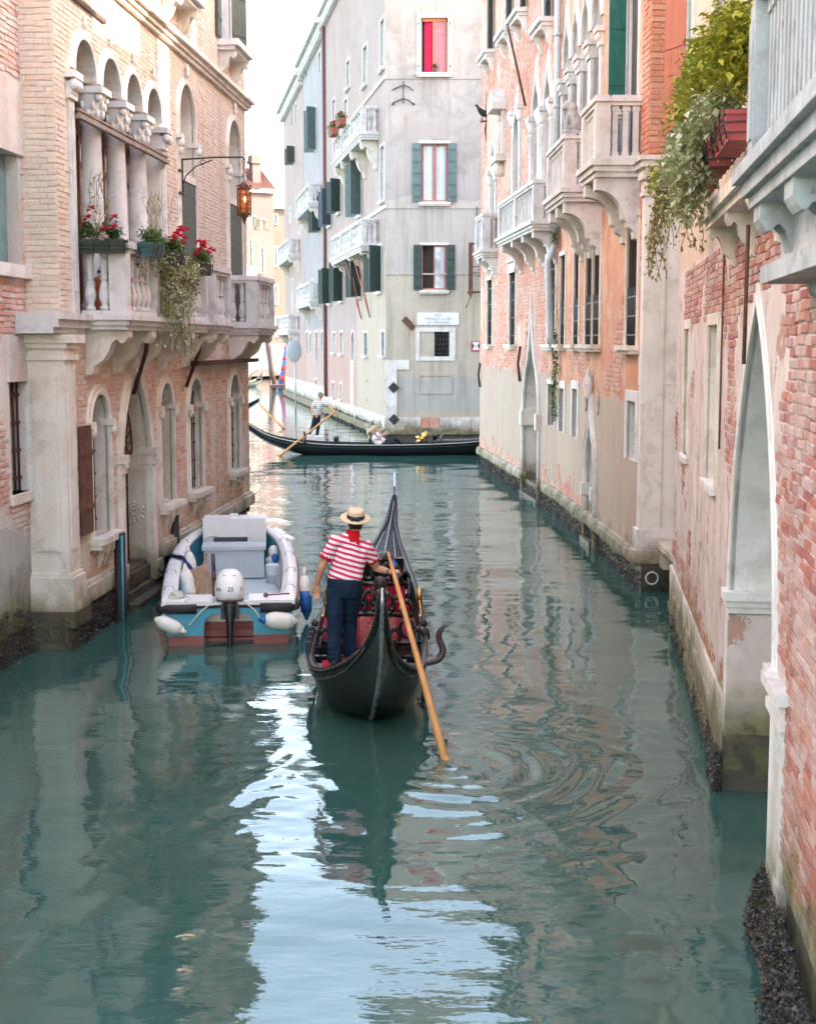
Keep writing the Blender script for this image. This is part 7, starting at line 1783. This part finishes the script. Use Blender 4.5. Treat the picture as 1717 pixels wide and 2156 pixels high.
v = thing('climbing_plant', 'variegated ivy cascade spilling over the left balcony front', 'plant', w.P(3.6, 4.4, .7))
foliage(v, [(w.P(u, z, .72), .24, .3, .2, n) for u, z, n in ((2.5, 5.2, 160), (2.9, 5.05, 240), (3.3, 5.15, 260), (3.8, 5.1, 260), (4.3, 5.15, 200), (2.8, 4.8, 220), (3.2, 4.75, 240), (3.7, 4.75, 240), (2.9, 4.5, 160), (3.4, 4.45, 160))], 'leaf_v', .062)
foliage(v, [(w.P(u, z, .74), .24, .34, .22, n) for u, z, n in ((2.6, 5.2, 120), (3.5, 5.2, 150), (4.3, 5.2, 150), (3.1, 4.9, 120), (3.9, 4.9, 120))], 'leaf_o', .06, 'ochre_foliage')
trails(v, [(w.P(RL.uniform(2.5, 4.4), 4.9, .72), RL.uniform(.4, 1.1)) for i in range(34)], 'leaf_v', .055, 34)
trails(v, [(w.P(u, 5.25, .6), L) for u, L in ((1.5, .3), (1.7, .5), (5.2, .5), (5.5, .7), (5.35, .6), (1.45, .2))], 'leaf_p', .07, 26, 'purple_shoots')
for u, o_, lb in ((1.35, .2, 'terracotta pot behind the side balusters of the left balcony, nearest the wall'), (1.5, .42, 'terracotta pot behind the side balusters of the left balcony, nearest the corner post'), (1.9, .3, 'terracotta pot behind the front balusters of the left balcony')):
    t = thing('flower_pot', lb, 'flower pot', w.P(u, 4.4, o_), 0, 'terracotta pots on the left balcony'); mb = MB(); mb.lathe(w.P(u, 4.4, o_), [(.1, 0), (.13, .06), (.15, .3), (.12, .45), (.14, .47), (.14, .52), (.11, .52)], 14); mb.build('pot', M['terracotta'], t)
    foliage(t, [(w.P(u, 5.0, o_), .12, .12, .14, 70)], 'leaf_p', .06)
# right bank planters
w = R1
PLS = [(10.2, 5.4, .27, 1.0, 'red planter nearest the fluted balcony on the right'), (8.95, 5.38, .29, .95, 'second red planter from the fluted balcony, under the white ivy'), (7.6, 5.36, .28, .55, 'third red planter from the fluted balcony, small, above the pointed gate'), (5.3, 5.38, .38, .5, 'farthest red planter with the round yellow bush on the right bank')]
TP = []
for u, z, o_, L, lab in PLS:
    t, top = planter(lab, w.P(u, z, o_), L, w.d, 'box_red', .22, .2, 'red planters on the right bank'); TP.append((t, top))
t, top = TP[0]; q = lambda a, z, o_: top+w.d*a+UPZ*z+w.n*o_
foliage(t, [(q(a, z, o_), r, r*1.1, r, n) for a, z, o_, r, n in ((.2, .35, .0, .26, 420), (-.2, .5, .05, .28, 480), (-.5, .42, .1, .27, 460), (.1, .62, .0, .22, 320), (-.3, .78, .02, .2, 260), (.3, .55, -.05, .2, 260))], 'leaf_y', .075)
foliage(t, [(q(a, z, o_), .2, .22, .16, n) for a, z, o_, n in ((.1, .12, .1, 160), (-.25, .1, .12, 180), (-.5, .12, .14, 160))], 'leaf_v', .07, 'pale_foliage')
t, top = TP[1]; q = lambda a, z, o_: top+w.d*a+UPZ*z+w.n*o_
foliage(t, [(q(a, z, o_), r, r*1.1, r, n) for a, z, o_, r, n in ((.2, .4, .08, .28, 420), (-.2, .35, .1, .3, 460), (-.5, .3, .16, .24, 320), (.3, .7, .05, .22, 260), (0, .62, .1, .24, 300))], 'leaf_y', .075)
foliage(t, [(q(a, z, o_), .22, .24, .2, n) for a, z, o_, n in ((.3, .05, .16, 260), (0, .0, .2, 280), (-.3, .02, .2, 260), (.1, -.2, .22, 220), (-.3, -.25, .22, 220), (.35, -.15, .2, 160), (-.1, -.42, .22, 160))], 'leaf_v', .075, 'pale_foliage')
trails(t, [(q(RL.uniform(-.5, .5), 0, .2), RL.uniform(.2, .6)) for i in range(16)], 'leaf_v', .06, 30)
t, top = TP[2]; q = lambda a, z, o_: top+w.d*a+UPZ*z+w.n*o_
foliage(t, [(q(a, z, o_), .2, .24, .2, n) for a, z, o_, n in ((0, .1, .1, 200), (-.2, .2, .12, 220), (-.3, -.05, .16, 200), (.15, .3, .08, 160))], 'leaf_o', .065)
trails(t, [(q(RL.uniform(-.4, .35), .05, .14), RL.uniform(.3, .8)) for i in range(16)], 'leaf_o', .055, 30)
t, top = TP[3]; q = lambda a, z, o_: top+w.d*a+UPZ*z+w.n*o_
foliage(t, [(q(a, z, o_), .26, .28, .22, n) for a, z, o_, n in ((0, .2, .06, 420), (.2, .1, .1, 300), (-.15, .3, .0, 300))], 'leaf_y', .065)
trails(t, [(q(RL.uniform(-.3, .5), .05, .16), RL.uniform(.3, 1.0)) for i in range(22)], 'leaf_o', .055, 32)
# vine on the drainpipe, small tufts
v = thing('climbing_plant', 'green creeper hanging from the grey drainpipe on the right bank', 'plant', R2.P(10.1, 2, .1))
foliage(v, [(R2.P(10.15+.1*sin(z*5), z, .12), .08, .14, .2, 60) for z in [2.4+.22*i for i in range(9)]]+[(R2.P(10.2, 6.5, .15), .12, .15, .25, 80)], 'leaf_g', .07)
trails(v, [(R2.P(10.0, 4.2, .12), 1.6), (R2.P(10.2, 6.2, .15), 2.0)], 'leaf_y', .06, 26)
# corner balcony geraniums
w = CL
for u, lab in ((10.6, 'terracotta trough of pink flowers at the far corner balcony rail'), (7.6, 'terracotta trough of pink flowers nearer along the corner balcony rail')):
    t, top = planter(lab, w.P(u, 14.05, .95), 1.3, w.d, 'terracotta', .35, .3, 'troughs on the corner balcony'); foliage(t, [(top+w.d*a+UPZ*.15, .25, .3, .22, 90) for a in (-.4, 0, .4)], 'leaf_o', .1); flowers(t, [top+w.d*RL.uniform(-.6, .6)+UPZ*RL.uniform(.1, .4) for i in range(8)], 'petal_red', .1)
t = thing('flower_pot', 'small green potted plant on the sill of the red curtain window', 'flower pot', CF.P(2.05, 15.12, -.04)); mb = MB(); mb.lathe(CF.P(2.05, 15.12, -.02), [(.06, 0), (.08, .14), (.085, .15), (.06, .15)], 10); mb.build('pot', M['box_teal'], t); foliage(t, [(CF.P(2.05, 15.4, -.02), .13, .1, .14, 90)], 'leaf_g', .07)
# ------------------------------------------------------------------ lantern, signs, statue, birds, fittings
def lantern():
    w = L2; u = 6.75; r0 = w.P(u, 7.15, 0); t = thing('wall_lantern', 'lit amber lantern hanging from a wrought iron arm on the left palazzo', 'lantern', r0)
    mb = MB(); z = 7.2
    mb.tube([w.P(u, z-.62, .06), w.P(u, z+.02, .06)], .018, 6); mb.tube([w.P(u, z, .06), w.P(u, z+.03, .6), w.P(u, z+.03, 1.12), w.P(u, z-.02, 1.16)], .016, 6)
    mb.tube([w.P(u, z-.42, .07), w.P(u, z-.28, .12), w.P(u, z-.12, .3), w.P(u, z-.01, .6)], .012, 6)
    for zz in (z-.2, z-.58): mb.tube([w.P(u-.12, zz, 0), w.P(u-.12, zz, .06), w.P(u+.02, zz, .07)], .014, 6); mb.ball(w.P(u-.12, zz, .04), .03)
    cc = w.P(u, z-.06, .42); mb.tube([cc+w.n*(.06*cos(a*.6))*(1-a*.06)+UPZ*(.06*sin(a*.6))*(1-a*.06) for a in range(11)], .008, 5)
    mb.build('bracket_arm', M['iron'], t)
    c = w.P(u, 6.25, 1.14)
    mb = MB()
    for i in range(7):
        zz = z-.04-i*.055; a = (i % 2)*pi/2; mb.tube([Vector((c.x, c.y, zz))+Vector((cos(a)*.018*cos(k*pi/4), sin(a)*.018*cos(k*pi/4), .034*sin(k*pi/4))) for k in range(9)], .005, 5, False)
    mb.build('chain', M['rust'], t)
    mb = MB(); mb.lathe(c, [(.02, .56), (.05, .54), (.1, .46), (.11, .42), (.02, .42)], 6)
    for i in range(6):
        a = 2*pi*i/6; p = c+Vector((cos(a)*.115, sin(a)*.115, 0)); mb.tube([p+UPZ*.02, p+UPZ*.46], .012, 6); mb.ball(p+UPZ*.49, .022); mb.ball(p+UPZ*-.01, .022)
        for k in range(3): mb.tube([p+UPZ*(.1+k*.12), c+Vector((cos(a+pi/3)*.115, sin(a+pi/3)*.115, .1+k*.12))], .006, 5)
    mb.lathe(c, [(.11, .0), (.12, .03), (.1, .03)], 6); mb.lathe(c, [(.008, -.16), (.03, -.1), (.05, -.05), (.1, .0)], 6)
    mb.build('lantern_frame', M['rust'], t)
    g = G('amber_glass', .3, .4); g.set('Base Color', (.42, .11, .03, 1)); g.set('Emission Color', (1, .25, .04, 1)); g.set('Emission Strength', .018)
    mb = MB(); mb.lathe(c, [(.09, .03), (.1, .06), (.1, .4), (.09, .42)], 6); mb.build('amber_panes', g.m, t)
    g = G('lamp_glow', .3); g.set('Emission Color', (1, .5, .12, 1)); g.set('Emission Strength', .3); mb = MB(); mb.ball(c+Vector((.03, -.085, .25)), .035, .03, .05); mb.build('bulb', g.m, t)
lantern()
def text(s, w, u, z, size, o, mat, parent, name, sx=1.):
    tc = bpy.data.curves.new(name, 'FONT'); tc.body = s; tc.size = size; tc.align_x = 'CENTER'; tc.align_y = 'CENTER'; tc.extrude = .003; tc.space_character = 1.12
    tmp = bpy.data.objects.new(name, tc); COL.objects.link(tmp); dg = bpy.context.evaluated_depsgraph_get(); me = bpy.data.meshes.new_from_object(tmp.evaluated_get(dg)); bpy.data.objects.remove(tmp)
    me.materials.clear(); me.materials.append(mat); ob = link(name, me, parent); ob.location = w.P(u, z, o)-wloc(parent); ob.rotation_euler = (pi/2, 0, atan2(w.d.y, w.d.x)); ob.scale = (sx, 1, 1); return ob
w = CF
t = thing('name_plaque', 'white plaque reading RIO MENUO O DE LA VERONA on the corner building', 'sign', w.P(2.19, 5.08, .03)); mb = MB(); mb.wbox(w, 1.32, 3.07, 4.82, 5.32, -.0, .045); mb.build('board', M['signwhite'], t); mb = MB(); mb.wbox(w, 1.35, 3.04, 4.85, 5.29, .045, .049); 
for s, z in (('RIO', 5.22), ('MENUO O DE', 5.07), ('LA VERONA', 4.92)): text(s, w, 2.19, z, .155, .052, M['ink'], t, 'lettering', 1.05)
t = thing('narrow_passage_sign', 'square red and white canal width sign by the right edge of the corner building', 'sign', w.P(3.75, 4.1, .03))
u0, u1, z0, z1 = w.rect(991, 718, 1011, 739); mb = MB(); mb.wbox(w, u0, u1, z0, z1, .0, .04); mb.build('board', M['signred'], t); mb = MB(); mb.wbox(w, u0+.045, u1-.045, z0+.045, z1-.045, .04, .046); mb.build('field', M['signwhite'], t)
zc, uc = (z0+z1)/2, (u0+u1)/2
for s in (-1, 1): mb = MB(); e = uc+s*((u1-u0)/2-.045); mb.extrude([w.P(e, zc-.15, .047), w.P(e-s*.085, zc, .047), w.P(e, zc+.15, .047)], w.n*.005); mb.build('arrow', M['black'], t)
text('2', w, uc, zc, .12, .05, M['ink'], t, 'lettering')
t = thing('iron_bracket', 'rusty iron pole bracket with hooked arms beside the corner building sign', 'bracket', w.P(3.55, 7, .0)); u, _ = w.hit(990, 560)
mb = MB(); mb.wbox(w, u-.1, u+.08, 6.1, 8.2, .35, .5); mb.extrude([w.P(u-.1, 6.1, .35), w.P(u+.08, 6.1, .35), w.P(u-.01, 5.9, .35)], w.n*.15); mb.build('pole', M['rust'], t)
mb = MB(); mb.tube([w.P(u-.1, 8.15, .42), w.P(u+1.0, 8.15, .42)], .04, 6); mb.tube([w.P(u-.15, 6.15, .42), w.P(u+1.1, 6.2, .42)], .05, 6); mb.tube([w.P(u+.25, 8.2, .3), w.P(u+.27, 9.0, .1), w.P(u+.24, 9.7, .05)], .025, 6)
for z in (7.6, 7.2, 6.95): mb.tube([w.P(u, z, .42), w.P(u+.35, z+.02, .42), w.P(u+.4, z-.12, .42), w.P(u+.28, z-.14, .42)], .02, 6)
mb.tube([w.P(u-.02, 5.95, .4), w.P(u-.2, 5.5, .3)], .02, 5); mb.build('arm', M['rust'], t)
# statue on the second right balcony post
def lion():
    w = R2; p = w.P(4.5, 7.97, .62); t = thing('stone_lion', 'small weathered seated stone lion on the post of the second right balcony', 'statue', p)
    mb = MB(); f = w.n*1.0; s = w.d; V = lambda a, b, z: p+f*a+s*b+UPZ*z
    mb.wbox(w, 4.35, 4.68, 7.94, 8.0, .45, .75)
    mb.tube([V(-.1, 0, .06), V(-.1, 0, .2), V(-.03, 0, .36), V(.02, 0, .44)], [.12, .13, .11, .09], 10); mb.ball(V(.05, 0, .5), .1, .1, .11); mb.ball(V(.13, 0, .47), .05, .05, .045); mb.ball(V(-.02, 0, .46), .12, .12, .13)
    for q in (-.06, .06): mb.tube([V(.06, q, .33), V(.09, q, .03)], [.04, .032], 8); mb.ball(V(.12, q, .03), .045, .035, .03); mb.ball(V(-.06, q*1.4, .1), .09, .06, .08); mb.ball(V(.01, q, .58), .025, .02, .03)
    mb.tube([V(-.2, .02, .05), V(-.24, .08, .14), V(-.18, .1, .2)], [.02, .018, .025], 6)
    o = mb.build('figure', M['stone_grey'], t); remesh(o, .014, 2)
lion()
def bird(label, p, yaw, k=1., mat='iron'):
    p = Vector(p); t = thing('pigeon', label, 'bird', p); m = Matrix.Rotation(yaw, 3, 'Z'); T = lambda x, y, z: p+m @ Vector((x*k, y*k, z*k)); mb = MB()
    R = [[T(w*cos(2*pi*i/10), y, z+h*sin(2*pi*i/10)) for i in range(10)] for y, z, w, h in ((-.22, .05, .02, .008), (-.12, .085, .035, .02), (-.05, .115, .06, .055), (.04, .14, .065, .065), (.1, .175, .045, .05), (.13, .21, .03, .035), (.15, .245, .03, .03), (.175, .25, .02, .02), (.205, .243, .004, .004))]; mb.loft(R)
    for s in (-1, 1): mb.tube([T(s*.025, .02, .08), T(s*.025, .03, 0), T(s*.025, .06, 0)], .006*k, 5); R = [[T(s*(.06+.008*sin(2*pi*i/8)), y+.0, z+h*cos(2*pi*i/8)) for i in range(8)] for y, z, h in ((.06, .15, .03), (-.02, .13, .045), (-.12, .09, .025), (-.2, .06, .006))]; mb.loft(R)
    o = mb.build('body', M[mat], t); return t
p = at_y(1017, 253, 46.3)
t = thing('iron_bracket', 'rusty lamp bracket on the pink brick palazzo with a pigeon on it', 'bracket', p); mb = MB(); a = R3.P(12.9, p.z-.06, 0); mb.tube([p+Vector((-.1, 0, -.05)), p+Vector((.3, 0, .0)), a], .035, 6); mb.tube([a+UPZ*.9, a-UPZ*.6], .03, 6); mb.tube([a-UPZ*.5, (a+p)/2-UPZ*.25, p+Vector((.1, 0, -.05))], .025, 6); mb.build('arm', M['rust'], t)
bird('dark pigeon perched on the lamp bracket of the pink brick palazzo', p, 2.2, 1.7)
# convex mirror, ring, landing slab, canal end clutter
p = at_y(619, 739, 88); t = thing('traffic_mirror', 'round traffic mirror on a pale pole at the bend of the far canal', 'mirror', (p.x, p.y, 0)); mb = MB(); mb.tube([(p.x+.05, p.y+.1, -.5), (p.x+.05, p.y+.1, p.z)], .06, 8); mb.build('pole', M['pipe_grey'], t)
mb = MB(); R = [[p+Vector((.45*k*cos(2*pi*i/20), -q+.2*k*cos(2*pi*i/20), .68*k*sin(2*pi*i/20))) for i in range(20)] for k, q in ((1., 0), (1., .06), (.96, .08), (.6, .14), (.05, .17))]; mb.loft(R); mb.build('dish', M['pipe_grey'], t)
t = thing('mooring_ring', 'rusty iron ring hanging on the dark footing of the orange palazzo corner', 'ring'); c = at_y(1371, 1217, 22.92); t.location = c; WL[t.name] = Vector(c); mb = MB(); mb.tube([c+Vector((.1*cos(a*pi/10), -.02, .1*sin(a*pi/10))) for a in range(21)], .016, 8, False); mb.build('ring', M['pipe_grey'], t); mb = MB(); mb.tube([c+Vector((.05, .15, .12)), c+Vector((.05, -.03, .1))], .02, 6); mb.build('staple', M['rust'], t)
t = thing('landing_slab', 'narrow stone landing slab bridging the gap between the two right houses', 'slab', (4.4, 21.6, .7)); a, b_ = R2.P(-.06, 0, -.28), R1.P(.0, 0, -.28)
mb = MB(); mb.hexa([Vector((4.05, 23.0, .72)), Vector((4.75, 23.0, .72)), Vector((4.75, 20.62, .72)), Vector((3.98, 20.62, .72)), Vector((4.05, 23.0, .82)), Vector((4.75, 23.0, .82)), Vector((4.75, 20.62, .82)), Vector((3.98, 20.62, .82))]); mb.build('slab', M['stone_warm'], t)
mb = MB(); mb.box(4.1, 4.3, 22.6, 23.0, .4, .72); mb.box(4.1, 4.3, 20.7, 21.0, .4, .72); mb.build('corbel', M['stone_dark'], t)
for px, mat, lab, lean in ((577, 'walnut', 'brown wooden mooring pole at the end of the far canal', -.02), (588, 'fender_b', 'blue and red mooring pole near the far dock', .03), (594, 'wood_red', 'dull red mooring pole beside the far dock', .02)):
    p = at_y(px, 770, 128); t = thing('mooring_pole', lab, 'pole', (p.x, p.y, 0), 0, 'mooring poles at the far dock'); mb = MB(); mb.tube([(p.x-lean*4, p.y, -1), (p.x+lean*30, p.y, 4.6)], .26, 8); mb.build('pole', M[mat], t)
    if mat == 'fender_b':
        for i in range(4): mb = MB(); z = .8+i*.9; mb.tube([(p.x-lean*4+lean*34*(z+1)/5.6, p.y, z), (p.x-lean*4+lean*34*(z+1.4)/5.6, p.y, z+.4)], .275, 8); mb.build('red_band', M['signred'], t)
p = at_y(592, 812, 126); t = thing('dock', 'small wooden dock at the far bend under the mooring poles', 'dock', (p.x, p.y, 0)); mb = MB(); mb.box(p.x-.9, p.x+.6, p.y-1.5, p.y+1, .25, .5); mb.build('deck', M['walnut'], t)
for x in (-.8, .5): mb = MB(); mb.tube([(p.x+x, p.y-1.4, -1), (p.x+x, p.y-1.4, .9)], .1, 6); mb.build('post', M['walnut'], t)
flush_bricks()
